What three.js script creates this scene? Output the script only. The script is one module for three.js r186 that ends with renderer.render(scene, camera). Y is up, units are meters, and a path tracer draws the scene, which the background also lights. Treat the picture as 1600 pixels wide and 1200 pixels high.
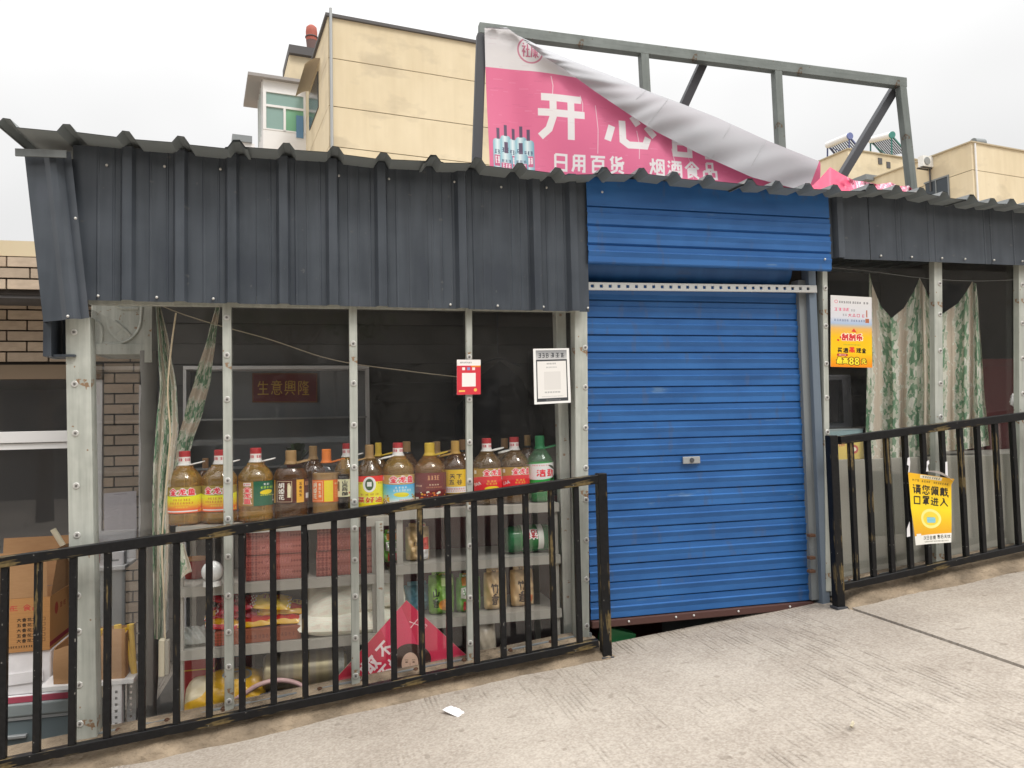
import * as THREE from 'three';
import { mergeGeometries, toCreasedNormals } from 'three/addons/utils/BufferGeometryUtils.js';
import { RoundedBoxGeometry } from 'three/addons/geometries/RoundedBoxGeometry.js';

// ------------------------------------------------------------------ camera, sky, sun, exposure
const V = (x, y, z) => new THREE.Vector3(x, y, z);
const scene = new THREE.Scene();
const FOCAL = 1180, EYE = V(0, 1.5, 3.5);
const YAW = THREE.MathUtils.degToRad(14.2), PITCH = THREE.MathUtils.degToRad(3.0), ROLL = THREE.MathUtils.degToRad(1.3);
const FWD = V(Math.sin(YAW) * Math.cos(PITCH), Math.sin(PITCH), -Math.cos(YAW) * Math.cos(PITCH));
const R0 = new THREE.Vector3().crossVectors(FWD, V(0, 1, 0)).normalize(), U0 = new THREE.Vector3().crossVectors(R0, FWD);
const RIGHT = R0.clone().multiplyScalar(Math.cos(ROLL)).addScaledVector(U0, -Math.sin(ROLL));
const UP = R0.clone().multiplyScalar(Math.sin(ROLL)).addScaledVector(U0, Math.cos(ROLL));
const camera = new THREE.PerspectiveCamera(2 * Math.atan(600 / FOCAL) * 180 / Math.PI, 4 / 3, 0.05, 600);
camera.position.copy(EYE);
camera.quaternion.setFromRotationMatrix(new THREE.Matrix4().makeBasis(RIGHT, UP, FWD.clone().negate()));
const renderer = new THREE.WebGLRenderer({ antialias: true });
renderer.toneMapping = THREE.LinearToneMapping;
renderer.toneMappingExposure = 1.2;
renderer.shadowMap.enabled = true;

{ // overcast sky, brighter towards the zenith
  const w = 256, h = 128, d = new Float32Array(w * h * 4);
  for (let j = 0; j < h; j++) for (let i = 0; i < w; i++) {
    const el = ((j + 0.5) / h - 0.5) * Math.PI, s = Math.sin(el), a = (i / w) * Math.PI * 2;
    let cl = 0; for (let o = 1; o < 6; o++) { const f = 1.7 * o * o; cl += Math.sin(Math.cos(a) * f * Math.cos(el) * 2.1 + s * f * 5 + o * 1.7 + 1.4 * Math.sin(Math.sin(a) * f * 1.3 + o)) * Math.sin(Math.sin(a) * f * Math.cos(el) * 1.9 - s * f * 3 + o * 2.3) / o; }
    const cloud = 1 + 0.05 * cl;
    const L = (s > 0 ? 0.62 + 0.12 * s + 2.6 * s * s * s : 0.3) * cloud, k = (j * w + i) * 4;
    d[k] = L * 1.0; d[k + 1] = L * 1.0; d[k + 2] = L * 1.0; d[k + 3] = 1;
  }
  const sky = new THREE.DataTexture(d, w, h, THREE.RGBAFormat, THREE.FloatType);
  sky.mapping = THREE.EquirectangularReflectionMapping; sky.magFilter = THREE.LinearFilter; sky.minFilter = THREE.LinearFilter;
  sky.wrapS = THREE.RepeatWrapping; sky.needsUpdate = true;
  scene.background = sky; scene.environment = sky;
}
const sun = new THREE.DirectionalLight(new THREE.Color(1, 0.96, 0.9), 1.5);
sun.name = 'sun'; sun.position.set(9, 22, 13); sun.target.position.set(1, 1, 0);
sun.castShadow = true; sun.shadow.radius = 34; sun.shadow.mapSize.set(2048, 2048);
Object.assign(sun.shadow.camera, { left: -12, right: 12, top: 12, bottom: -12, near: 1, far: 80 });
scene.add(sun, sun.target);

// ------------------------------------------------------------------ helpers
let seed = 20231;
const rnd = () => { seed = (seed + 0x6d2b79f5) | 0; let t = Math.imul(seed ^ (seed >>> 15), 1 | seed); t = (t + Math.imul(t ^ (t >>> 7), 61 | t)) ^ t; return ((t ^ (t >>> 14)) >>> 0) / 4294967296; };
const rr = (a, b) => a + (b - a) * rnd();
const clamp = THREE.MathUtils.clamp, lerp = THREE.MathUtils.lerp, sstep = THREE.MathUtils.smoothstep;
// survey of the photograph: the place in the upright plane at depth z that a photo pixel (1600 x 1200) lies on
const sight = (px, py) => FWD.clone().addScaledVector(RIGHT, (px - 800) / FOCAL).addScaledVector(UP, -(py - 600) / FOCAL);
const M = (px, py, z = 0) => { const d = sight(px, py); return EYE.clone().addScaledVector(d, (z - EYE.z) / d.z); };
const onPlane = (px, py, p, n) => { const d = sight(px, py); return EYE.clone().addScaledVector(d, p.clone().sub(EYE).dot(n) / d.dot(n)); };
const ramp = (x) => 0.262 + 0.1 * x;                                   // the street rises to the right

// noise that tiles
const lattice = new Float32Array(65536); for (let i = 0; i < 65536; i++) lattice[i] = rnd();
const hash2 = (x, y, s) => lattice[(Math.imul(x, 73856093) ^ Math.imul(y, 19349663) ^ Math.imul(s + 11, 83492791)) & 65535];
function vnoise(x, y, px, py, s) {
  const x0 = Math.floor(x), y0 = Math.floor(y), fx = x - x0, fy = y - y0, m = (a, p) => ((a % p) + p) % p;
  const a = m(x0, px), b = m(x0 + 1, px), c = m(y0, py), d = m(y0 + 1, py), u = fx * fx * (3 - 2 * fx), v = fy * fy * (3 - 2 * fy);
  return lerp(lerp(hash2(a, c, s), hash2(b, c, s), u), lerp(hash2(a, d, s), hash2(b, d, s), u), v);
}
function fbm(u, v, px, py, oct, s = 0) { let t = 0, a = 0.5, n = 0; for (let o = 0; o < oct; o++) { t += a * vnoise(u * px, v * py, px, py, s + o); n += a; a *= 0.55; px *= 2; py *= 2; } return t / n; }
const enc = (x) => { x = clamp(x, 0, 1); return Math.round(255 * (x <= 0.0031308 ? x * 12.92 : 1.055 * Math.pow(x, 1 / 2.4) - 0.055)); };
// fn(u, v) gives linear colour (colour maps) or a height / roughness value
function noiseTex(w, h, metres, fn, colour = true) {
  const d = new Uint8Array(w * h * 4);
  for (let j = 0; j < h; j++) for (let i = 0; i < w; i++) {
    const c = fn((i + 0.5) / w, (j + 0.5) / h), k = (j * w + i) * 4;
    if (colour) { d[k] = enc(c[0]); d[k + 1] = enc(c[1]); d[k + 2] = enc(c[2]); } else d[k] = d[k + 1] = d[k + 2] = clamp(Math.round(c * 255), 0, 255);
    d[k + 3] = 255;
  }
  const t = new THREE.DataTexture(d, w, h, THREE.RGBAFormat); t.magFilter = THREE.LinearFilter; t.minFilter = THREE.LinearMipmapLinearFilter; t.generateMipmaps = true;
  t.wrapS = t.wrapT = THREE.RepeatWrapping; t.repeat.set(1 / metres, 1 / (metres * h / w)); if (colour) t.colorSpace = THREE.SRGBColorSpace; t.needsUpdate = true;
  return t;
}
function paintTex(w, h, draw, ink = 1) { // ink: how strong the print is
  const c = document.createElement('canvas'); c.width = w; c.height = h; const g = c.getContext('2d'); draw(g, w, h);
  if (ink !== 1) { const im = g.getImageData(0, 0, w, h), d = im.data; for (let i = 0; i < d.length; i += 4) { const m = (d[i] + d[i + 1] + d[i + 2]) / 3; for (let k = 0; k < 3; k++) d[i + k] = clamp((m + (d[i + k] - m) * 1.08) * ink, 0, 236); } g.putImageData(im, 0, 0); }
  const t = new THREE.CanvasTexture(c); t.colorSpace = THREE.SRGBColorSpace; t.anisotropy = 8; return t;
}
const lin = (r, g, b) => new THREE.Color().setRGB(r, g, b);
const mat = (color, roughness = 0.8, more = {}) => new THREE.MeshStandardMaterial({ color, roughness, ...more });
const phys = (color, roughness = 0.3, more = {}) => new THREE.MeshPhysicalMaterial({ color, roughness, ...more });

// uv in metres from the side a face points to
function boxUV(g) {
  if (g.index) g = g.toNonIndexed();
  if (!g.attributes.normal) g.computeVertexNormals();
  const p = g.attributes.position, uv = new Float32Array(p.count * 2), a = V(), b = V(), c = V(), n = V();
  for (let i = 0; i < p.count; i += 3) {
    a.fromBufferAttribute(p, i); b.fromBufferAttribute(p, i + 1); c.fromBufferAttribute(p, i + 2);
    n.crossVectors(b.clone().sub(a), c.clone().sub(a)); const X = Math.abs(n.x), Y = Math.abs(n.y), Z = Math.abs(n.z);
    [a, b, c].forEach((q, k) => { const o = (i + k) * 2; if (Z >= X && Z >= Y) { uv[o] = q.x; uv[o + 1] = q.y; } else if (X >= Y) { uv[o] = q.z; uv[o + 1] = q.y; } else { uv[o] = q.x; uv[o + 1] = q.z; } });
  }
  g.setAttribute('uv', new THREE.BufferAttribute(uv, 2)); return g;
}
const taken = new Map();
const numbered = (n) => { const k = taken.get(n) ?? 0; taken.set(n, k + 1); return k ? n + '_' + String(k).padStart(3, '0') : n; };
const shade = (o) => { o.castShadow = true; o.receiveShadow = true; return o; };
function tag(o, label, category, group, kind) { if (label) o.userData.label = label; if (category) o.userData.category = category; if (group) o.userData.group = group; if (kind) o.userData.kind = kind; return o; }
function thing(name, label, category, at = V(0, 0, 0), group) { const o = new THREE.Group(); o.name = numbered(name); o.position.copy(at); scene.add(o); return tag(o, label, category, group); }
const rootOf = (o) => { while (o.parent && o.parent !== scene) o = o.parent; return o; };
// a part whose geometry is given in world metres
function part(name, geo, material, parent) {
  const g = geo.clone(), at = rootOf(parent).position; g.translate(-at.x, -at.y, -at.z);
  const m = shade(new THREE.Mesh(g, material)); m.name = name; parent.add(m); return m;
}
// a part that shares its geometry with others; at is in world metres, parent is the thing or an unmoved part of it
function piece(name, geo, material, parent, at, rot) {
  const m = shade(new THREE.Mesh(geo, material)); m.name = name; m.position.copy(at).sub(rootOf(parent).position); if (rot) m.rotation.set(...rot); parent.add(m); return m;
}
function solo(name, geo, material, label, category, at = V(0, 0, 0), group) { const m = shade(new THREE.Mesh(geo.clone().translate(-at.x, -at.y, -at.z), material)); m.name = numbered(name); m.position.copy(at); scene.add(m); return tag(m, label, category, group); }
const structure = (name, geo, material) => { const m = shade(new THREE.Mesh(geo, material)); m.name = numbered(name); m.userData.kind = 'structure'; scene.add(m); return m; };
const join = (list) => mergeGeometries(list.map((g) => { g = g.index ? g.toNonIndexed() : g; for (const k of Object.keys(g.attributes)) if (!['position', 'normal', 'uv'].includes(k)) g.deleteAttribute(k); return g; }));
const box = (x0, x1, y0, y1, z0, z1, bevel = 0) => {
  const w = Math.abs(x1 - x0), h = Math.abs(y1 - y0), d = Math.abs(z1 - z0);
  const g = bevel ? new RoundedBoxGeometry(w, h, d, 2, Math.min(bevel, w * 0.45, h * 0.45, d * 0.45)) : new THREE.BoxGeometry(w, h, d);
  return boxUV(g.translate((x0 + x1) / 2, (y0 + y1) / 2, (z0 + z1) / 2));
};
// bar between two points, w across (in the plane of the bar and the vertical / x), d along z
function bar(a, b, w, d, bevel = 0, zdir = V(0, 0, 1)) {
  const L = a.distanceTo(b), g0 = bevel ? new RoundedBoxGeometry(w, L, d, 2, bevel) : new THREE.BoxGeometry(w, L, d);
  const g = boxUV(g0), y = b.clone().sub(a).normalize(), x = new THREE.Vector3().crossVectors(y, zdir).normalize(), z = new THREE.Vector3().crossVectors(x, y);
  return g.applyMatrix4(new THREE.Matrix4().makeBasis(x, y, z)).translate((a.x + b.x) / 2, (a.y + b.y) / 2, (a.z + b.z) / 2);
}
const tube = (pts, r, seg = 40, rad = 8) => new THREE.TubeGeometry(new THREE.CatmullRomCurve3(pts), seg, r, rad);
// grid of points f(u, v), u across 0..1, v 0..1; uv(u, v) optional
function grid(nu, nv, f, uvf = (u, v) => [u, v], smooth = true) {
  const pos = [], uv = [], idx = [];
  for (let j = 0; j <= nv; j++) for (let i = 0; i <= nu; i++) { const p = f(i / nu, j / nv, i, j); pos.push(p.x, p.y, p.z); uv.push(...uvf(i / nu, j / nv, p)); }
  for (let j = 0; j < nv; j++) for (let i = 0; i < nu; i++) { const a = j * (nu + 1) + i, b = a + 1, c = a + nu + 1, d = c + 1; idx.push(a, c, b, b, c, d); }
  let g = new THREE.BufferGeometry(); g.setAttribute('position', new THREE.Float32BufferAttribute(pos, 3)); g.setAttribute('uv', new THREE.Float32BufferAttribute(uv, 2)); g.setIndex(idx);
  if (!smooth) g = g.toNonIndexed(); g.computeVertexNormals(); return g;
}
// folded sheet metal: profile = [[s, out], ...] along the u direction, run along the v direction
function folded(profile, place, nv = 1) {
  const n = profile.length - 1, g = grid(n, nv, (u, v, i) => place(profile[i][0], profile[i][1], v), (u, v, p) => [p.x, p.y], false); return g;
}
const along = (pts, t) => { const s = t * (pts.length - 1), i = Math.min(pts.length - 2, Math.floor(s)), f = s - i; return pts[i].map((x, k) => lerp(x, pts[i + 1][k], f)); };
// puffy bag lying in the xy plane
function pillow(w, h, d, nx = 14, ny = 10, wr = 0.06, crimp = 0.06) {
  const s0 = rnd() * 50, f = (sgn) => grid(nx, ny, (u, v) => {
    const a = u * 2 - 1, b = v * 2 - 1, e = Math.pow(Math.max(0, 1 - Math.pow(Math.abs(a), 3.2)), 0.6) * Math.pow(Math.max(0, 1 - Math.pow(Math.abs(b), 3)), 0.6);
    const k = 1 - crimp * (1 - Math.abs(b)) * Math.abs(a) * 0 - 0.06 * Math.pow(Math.abs(b), 4) * Math.pow(Math.abs(a), 2);
    const n = wr * d * (Math.sin(a * 9 + b * 5 + s0) + Math.sin(b * 13 - a * 6 + s0 * 2)) * 0.5 * (0.3 + e);
    return V(a * w / 2 * k, b * h / 2 * (1 - 0.05 * a * a), sgn * (e * d / 2 + n * (e > 0.05 ? 1 : 0)));
  }, (u, v) => [sgn > 0 ? u : 1 - u, v]);
  const A = f(1), B = f(-1), ia = A.index.array; for (let i = 0; i < ia.length; i += 3) { const t = ia[i]; ia[i] = ia[i + 2]; ia[i + 2] = t; } A.computeVertexNormals();
  return join([A, B]);
}
// ------------------------------------------------------------------ brush strokes of the characters that are written on things (grid 0..100, y down)
const HAN = {
  开: '12,18 88,18|6,48 94,48|34,18 34,55 26,80 10,96|68,18 68,98', 心: '18,48 10,82|36,34 36,80 46,90 74,90 80,70|54,22 64,42|78,44 92,66',
  日: '20,8 80,8 80,94 20,94 20,8|20,50 80,50', 用: '18,8 84,8 84,94 70,94|18,8 18,70 8,96|18,36 84,36|18,62 84,62|50,8 50,94',
  百: '8,10 92,10|48,10 38,32|22,32 80,32 80,94 22,94 22,32|22,62 80,62', 货: '30,4 12,28|22,20 22,50|80,10 44,26|46,4 46,36 54,42 84,42 86,32|22,54 78,54 78,80|22,54 22,80|50,60 46,82 14,98|58,84 88,98',
  烟: '24,6 24,50 6,96|8,30 12,48|40,26 30,42|26,56 40,84|50,12 94,12 94,94 50,94 50,12|58,38 86,38|72,22 70,50 58,78|72,50 86,78',
  酒: '10,10 20,22|6,34 16,46|6,94 22,62|32,12 96,12|36,30 92,30 92,94 36,94 36,30|54,12 54,46 44,58|72,12 72,52 82,54|36,68 92,68',
  食: '50,4 8,44|50,4 92,44|42,30 58,30|26,44 74,44 74,70 26,70|26,57 74,57|26,44 26,94 52,84|80,72 60,80|46,68 90,98', 品: '30,6 70,6 70,42 30,42 30,6|8,54 44,54 44,94 8,94 8,54|56,54 92,54 92,94 56,94 56,54',
  金: '50,4 6,44|50,4 94,44|30,40 70,40|18,60 82,60|50,40 50,92|30,68 38,84|70,68 60,86|8,94 92,94', 龙: '8,32 94,32|48,6 40,50 8,96|56,34 56,84 64,92 92,90 94,74|86,48 40,84|64,8 76,22',
  鱼: '36,4 14,30|36,14 66,14 56,30|20,32 80,32 80,78 20,78 20,32|50,32 50,78|20,55 80,55|6,94 94,94', 胡: '6,28 48,28|27,6 27,52|10,52 44,52 44,88 10,88 10,52|58,8 90,8 90,94 78,94|58,8 58,60 48,96|58,36 90,36|58,62 90,62',
  姬: '24,6 10,60 40,94|6,34 44,34 34,66 8,96|54,8 96,8|54,8 54,94 96,94|54,34 90,34 90,66 54,66|72,8 72,34|72,66 72,94', 花: '6,20 94,20|34,6 34,34|66,6 66,34|36,38 10,70|26,58 26,98|88,46 50,70|54,40 54,84 62,92 90,92 92,76',
  山: '50,8 50,86|14,36 14,88 86,88|86,36 86,92', 西: '8,10 92,10|14,34 86,34 86,94 14,94 14,34|38,10 38,50 26,68|62,10 62,60 72,66 84,64',
  陈: '12,8 12,96|12,10 38,10 24,40 38,58 30,72 18,70|46,18 96,18|64,6 50,46 94,46|72,30 72,94 62,88|56,62 46,82|84,60 96,82',
  醋: '6,10 46,10|8,28 44,28 44,94 8,94 8,28|20,10 20,50|32,10 32,50|8,70 44,70|54,20 96,20|50,42 98,42|64,6 64,42|84,6 84,42|58,54 92,54 92,94 58,94 58,54|58,74 92,74',
  菜: '6,14 94,14|34,4 34,24|66,4 66,24|84,28 20,36|24,42 30,52|50,40 52,50|80,38 68,52|8,62 92,62|50,52 50,98|46,64 10,92|54,64 90,92', 好: '24,6 10,60 40,92|6,34 44,34 34,66 8,96|54,14 90,14 72,38|72,38 72,90 60,86|50,54 96,54',
  油: '10,10 20,22|6,36 16,46|6,94 24,60|36,28 92,28 92,92 36,92 36,28|36,58 92,58|64,6 64,92', 天: '14,14 86,14|8,46 92,46|50,14 46,60 10,96|54,50 92,94', 下: '6,14 94,14|48,14 48,98|54,36 80,56',
  五: '12,12 88,12|44,12 34,90|18,46 76,46 72,90|6,90 94,90', 谷: '38,6 16,30|62,6 86,30|50,26 6,62|50,26 94,62|28,62 72,62 72,94 28,94 28,62', 洁: '10,10 20,22|6,36 16,46|6,94 22,60|32,22 96,22|64,4 64,44|38,44 92,44|42,60 86,60 86,94 42,94 42,60',
  劲: '8,12 42,12 10,50|26,32 46,48|8,62 46,62|27,62 27,88|6,92 48,86|54,30 92,30 88,92 76,88|70,8 68,56 50,94', 生: '26,8 10,42|16,28 88,28|50,6 50,92|18,58 82,58|6,92 94,92',
  意: '50,2 50,12|14,12 86,12|34,16 38,26|66,16 60,26|6,28 94,28|24,36 76,36 76,64 24,64 24,36|24,50 76,50|18,72 10,92|34,70 34,88 44,94 70,94 72,82|48,70 54,82|80,70 92,88',
  興: '24,8 10,16|14,16 14,66|14,30 28,30|14,48 28,48|72,10 88,10 88,66|72,30 88,30|72,48 88,48|36,8 66,8 66,60|36,8 36,60|44,22 58,22|42,34 60,34 60,52 42,52 42,34|4,68 96,68|34,76 14,96|64,76 86,96',
  隆: '12,8 12,96|12,10 36,10 24,38 36,56 28,70 18,68|58,4 42,34|52,14 86,14 44,46|56,20 94,44|50,50 88,50|54,56 46,70|50,64 92,64|70,44 70,92|52,78 88,78|40,94 98,94',
  刮: '44,6 12,18|6,36 56,36|32,14 32,58|14,58 50,58 50,92 14,92 14,58|68,18 68,70|90,6 90,94 78,90', 乐: '78,6 24,18 16,50 90,50|52,28 52,94 40,88|30,60 14,86|72,60 88,86', 买: '10,10 88,10 80,28|24,24 36,34|18,42 30,52|6,62 94,62|56,22 52,62 10,96|58,66 90,94',
  赢: '50,2 50,10|12,10 88,10|18,10 18,22 88,22|34,28 66,28 66,42 34,42 34,28|10,50 30,50 30,94|10,50 8,94|10,64 30,64|38,50 62,50 62,80|38,50 38,80|50,58 44,92|52,80 62,94|70,50 88,50 88,84 94,94|70,50 68,94|74,64 82,76',
  现: '6,14 42,14|8,46 40,46|24,14 24,82|4,86 44,76|54,8 90,8 90,60|54,8 54,60|72,20 70,60 48,96|74,60 74,90 96,90 96,76', 最: '26,4 76,4 76,36 26,36 26,4|26,20 76,20|4,44 96,44|14,44 14,90|44,44 44,98|14,58 44,58|14,72 44,72|4,90 50,84|54,56 88,56 76,80 52,98|60,66 94,98',
  高: '50,2 50,14|8,16 92,16|32,24 68,24 68,40 32,40 32,24|12,96 12,50 88,50 88,94 78,92|34,62 66,62 66,84 34,84 34,62', 元: '22,14 78,14|6,42 94,42|38,42 34,72 8,96|62,42 62,86 70,92 92,92 94,74',
  请: '14,8 22,20|6,38 22,38 22,84 34,72|40,12 94,12|44,26 90,26|36,42 98,42|66,4 66,42|46,52 88,52 88,94 76,92|46,52 46,96|46,66 88,66|46,78 88,78',
  您: '26,4 6,36|16,24 16,58|46,4 32,28|42,16 90,16 82,30|64,16 64,56 54,54|48,32 38,48|80,32 92,46|16,70 8,92|32,68 32,88 42,94 70,94 74,80|50,66 56,80|82,66 94,86',
  佩: '24,4 4,44|15,28 15,98|34,10 88,10 88,84 98,94|34,10 34,64 24,94|46,26 76,26|46,40 76,40 76,82 70,80|46,40 46,84|61,26 61,96',
  戴: '8,16 56,16|32,4 32,28|4,28 96,28|14,36 50,36 50,56 14,56 14,36|14,46 50,46|32,36 32,56|8,66 56,66|4,80 60,80|22,60 22,80|42,60 42,80|22,84 10,96|42,84 54,96|68,4 72,50 84,80 96,94 98,80|90,44 78,72 62,90|80,8 90,18',
  口: '16,14 84,14 84,88 16,88 16,14', 罩: '14,4 86,4 86,22 14,22 14,4|38,4 38,22|62,4 62,22|50,26 50,40|50,33 80,33|26,40 74,40 74,66 26,66 26,40|26,53 74,53|8,78 92,78|50,66 50,98',
  进: '12,8 24,20|4,42 22,42 22,74 6,90|20,78 36,90 98,92|36,26 94,26|32,52 98,52|54,8 54,60 44,80|78,8 78,82', 入: '36,6 50,14 44,50 8,94|50,14 60,54 94,94', 次: '10,16 22,30|8,90 26,58|50,6 36,40|44,24 92,24 82,44|66,30 60,66 32,96|66,50 94,96',
  自: '50,2 40,14|20,16 80,16 80,96 20,96 20,16|20,42 80,42|20,68 80,68', 提: '20,4 20,92 10,86|4,26 36,26|4,62 36,50|46,6 88,6 88,36 46,36 46,6|46,21 88,21|38,48 98,48|68,48 68,90|68,68 92,68|50,60 40,96|46,78 66,92 98,92',
  售: '34,2 12,34|24,20 24,58|50,2 56,12|24,14 90,14|24,28 84,28|24,42 84,42|24,56 92,56|56,14 56,56|24,68 76,68 76,96 24,96 24,68', 后: '80,4 16,14|16,14 16,60 4,96|16,34 96,34|32,54 84,54 84,94 32,94 32,54',
  无: '14,14 86,14|6,44 94,44|48,14 42,66 8,96|58,44 58,84 66,92 92,92 94,76', 忧: '20,4 20,98|8,28 4,52|30,22 38,40|40,34 98,34|62,6 56,60 36,96|70,34 70,86 78,92 96,90 97,76|80,8 90,20',
  不: '6,12 94,12|56,12 42,42 8,72|52,38 52,98|60,44 92,68', 怕: '20,4 20,98|8,28 4,52|30,22 38,40|66,4 56,22|48,24 90,24 90,94 48,94 48,24|48,58 90,58', 竹: '22,6 6,40|16,26 48,26|32,26 32,96|64,6 52,36|58,26 96,26|78,26 78,92 68,88',
  香: '74,4 26,14|6,28 94,28|50,12 50,52|46,30 10,56|54,30 90,56|26,58 74,58 74,96 26,96 26,58|26,76 74,76', 大: '6,34 94,34|50,6 46,44 8,96|52,44 92,96', 众: '50,4 28,44|50,4 74,44|28,46 6,94|26,60 44,92|72,46 54,94|70,60 96,92',
  社: '20,4 28,14|6,26 40,26 10,64|24,48 24,96|32,54 42,68|70,10 70,92|52,44 92,44|46,92 98,92', 康: '50,2 50,12|14,14 94,14|14,14 14,60 4,96|28,30 82,30 82,58|24,44 94,44|28,58 82,58|54,20 54,94 46,92|34,66 42,74|26,90 48,76|80,64 64,76|58,74 90,92',
  润: '10,10 20,22|6,36 16,46|6,94 22,60|34,8 42,18|34,26 34,96|50,12 94,12 94,92 84,90|46,36 82,36|46,56 80,56|44,76 84,76|64,36 64,76', 的: '28,4 18,22|8,24 42,24 42,90 8,90 8,24|8,56 42,56|64,4 52,38|60,22 92,22 90,90 76,90|64,46 74,64',
  为: '24,8 34,22|8,34 88,34 84,92 70,90|50,6 46,50 10,96|54,54 64,70', 了: '16,12 84,12 52,40|52,40 52,92 38,88', 人: '50,6 46,48 8,94|50,30 92,94', 敢: '8,12 52,12|18,12 18,80|42,12 42,96|18,34 42,34|18,56 42,56|6,84 50,76|66,4 54,36|60,24 96,24|84,26 76,66 54,96|60,40 74,74 96,96',
};
function hanzi(g, ch, x, y, w, h, lw, colour, outline, ow = 0) {
  const strokes = HAN[ch]; if (!strokes) return;
  const run = () => { for (const s of strokes.split('|')) { g.beginPath(); s.split(' ').forEach((p, i) => { const [a, b] = p.split(',').map(Number); const X = x + a / 100 * w, Y = y + b / 100 * h; i ? g.lineTo(X, Y) : g.moveTo(X, Y); }); g.stroke(); } };
  g.lineJoin = 'miter'; g.miterLimit = 3; g.lineCap = 'butt';
  if (outline) { g.lineCap = 'round'; g.lineJoin = 'round'; g.strokeStyle = outline; g.lineWidth = lw + ow * 2; run(); g.lineCap = 'butt'; g.lineJoin = 'miter'; }
  g.strokeStyle = colour; g.lineWidth = lw; run();
}
function words(g, text, x, y, s, o = {}) { // a row (or column) of characters
  const { lw = s * 0.12, colour = '#000', gap = 0.08, down = false, outline, ow, w = s } = o;
  [...text].forEach((c, i) => { const X = down ? x : x + i * w * (1 + gap), Y = down ? y + i * s * (1 + gap) : y; if (HAN[c]) hanzi(g, c, X, Y, w, s, lw, colour, outline, ow); });
}
// print too small to read in the photograph
function fine(g, x, y, w, h, n, colour) {
  g.strokeStyle = colour; g.lineCap = 'butt'; const s = w / n; g.lineWidth = Math.max(1, h * 0.13);
  for (let i = 0; i < n; i++) { const X = x + i * s + s * 0.1, W = s * 0.8; g.beginPath(); for (let k = 0; k < 3; k++) { const t = y + h * (0.1 + 0.4 * k) + rr(-1, 1) * h * 0.05; g.moveTo(X + W * rr(0, 0.2), t); g.lineTo(X + W * rr(0.8, 1), t); } for (let k = 0; k < 2; k++) { const t = X + W * rr(0.15, 0.85); g.moveTo(t, y + h * rr(0, 0.2)); g.lineTo(t + W * rr(-0.15, 0.15), y + h * rr(0.75, 1)); } g.stroke(); }
}
// ------------------------------------------------------------------ materials
const mix3 = (a, b, t) => [lerp(a[0], b[0], t), lerp(a[1], b[1], t), lerp(a[2], b[2], t)];
const crackNet = (u, v, p, s) => { const n = fbm(u, v, p, p, 5, s); return Math.abs(n - 0.5); };
const groove = (u, v) => { const patch = 0.15 + 0.85 * sstep(fbm(u, v, 6, 6, 3, 70), 0.4, 0.62), w = fbm(u, v, 10, 6, 3, 77) * 6; return patch * Math.pow(0.5 + 0.5 * Math.sin((u * 150 + w * 0.16) * Math.PI * 2), 2) * sstep(fbm(u, v, 150, 26, 2, 5), 0.3, 0.8); };
const concreteC = noiseTex(2048, 2048, 3.1, (u, v) => {
  const big = fbm(u, v, 4, 4, 4, 3), mid = fbm(u, v, 20, 20, 4, 9), fine_ = fbm(u, v, 420, 420, 2, 21);
  let c = mix3([0.262, 0.22, 0.18], [0.455, 0.405, 0.345], clamp(0.5 + (big - 0.5) * 0.9 + (mid - 0.5) * 0.5 + (fine_ - 0.5) * 0.9 - groove(u, v) * 0.36, 0, 1));
  const spot = fbm(u, v, 60, 60, 2, 33); if (spot > 0.82) c = mix3(c, [0.2, 0.165, 0.13], sstep(spot, 0.82, 0.88) * 0.5);
  return c;
});
const concreteB = noiseTex(2048, 2048, 3.1, (u, v) => {
  return 0.55 + 0.32 * (fbm(u, v, 120, 120, 3, 8) - 0.5) + 0.2 * (fbm(u, v, 14, 14, 3, 14) - 0.5) - groove(u, v) * 0.5;
}, false);
const streak = (size, metres, a, b, spotCol, o = {}) => noiseTex(size, size, metres, (u, v) => {
  const st = fbm(u, v, o.sx ?? 60, o.sy ?? 4, 3, o.s ?? 1), cl = fbm(u, v, 8, 8, 4, (o.s ?? 1) + 5);
  let c = mix3(a, b, clamp(0.5 + (st - 0.5) * 1.2 + (cl - 0.5) * 1.2, 0, 1)); const sp = fbm(u, v, o.sp ?? 30, o.sp ?? 30, 4, (o.s ?? 1) + 40);
  if (spotCol && sp > (o.th ?? 0.7)) c = mix3(c, spotCol, sstep(sp, o.th ?? 0.7, (o.th ?? 0.7) + 0.05)); return c;
});
const galvC = streak(512, 0.7, [0.37, 0.385, 0.345], [0.52, 0.535, 0.485], [0.27, 0.17, 0.1], { s: 2, th: 0.735, sp: 24 });
const galvR = noiseTex(256, 256, 0.5, (u, v) => 0.42 + 0.3 * fbm(u, v, 20, 20, 3, 6), false);
const darkC = streak(512, 1.1, [0.044, 0.052, 0.064], [0.07, 0.081, 0.097], [0.09, 0.095, 0.1], { s: 12, th: 0.8, sx: 40, sy: 3 });
const roofC = streak(512, 1.1, [0.125, 0.135, 0.135], [0.185, 0.197, 0.195], [0.22, 0.21, 0.19], { s: 16, th: 0.72, sx: 8, sy: 20 });
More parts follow.
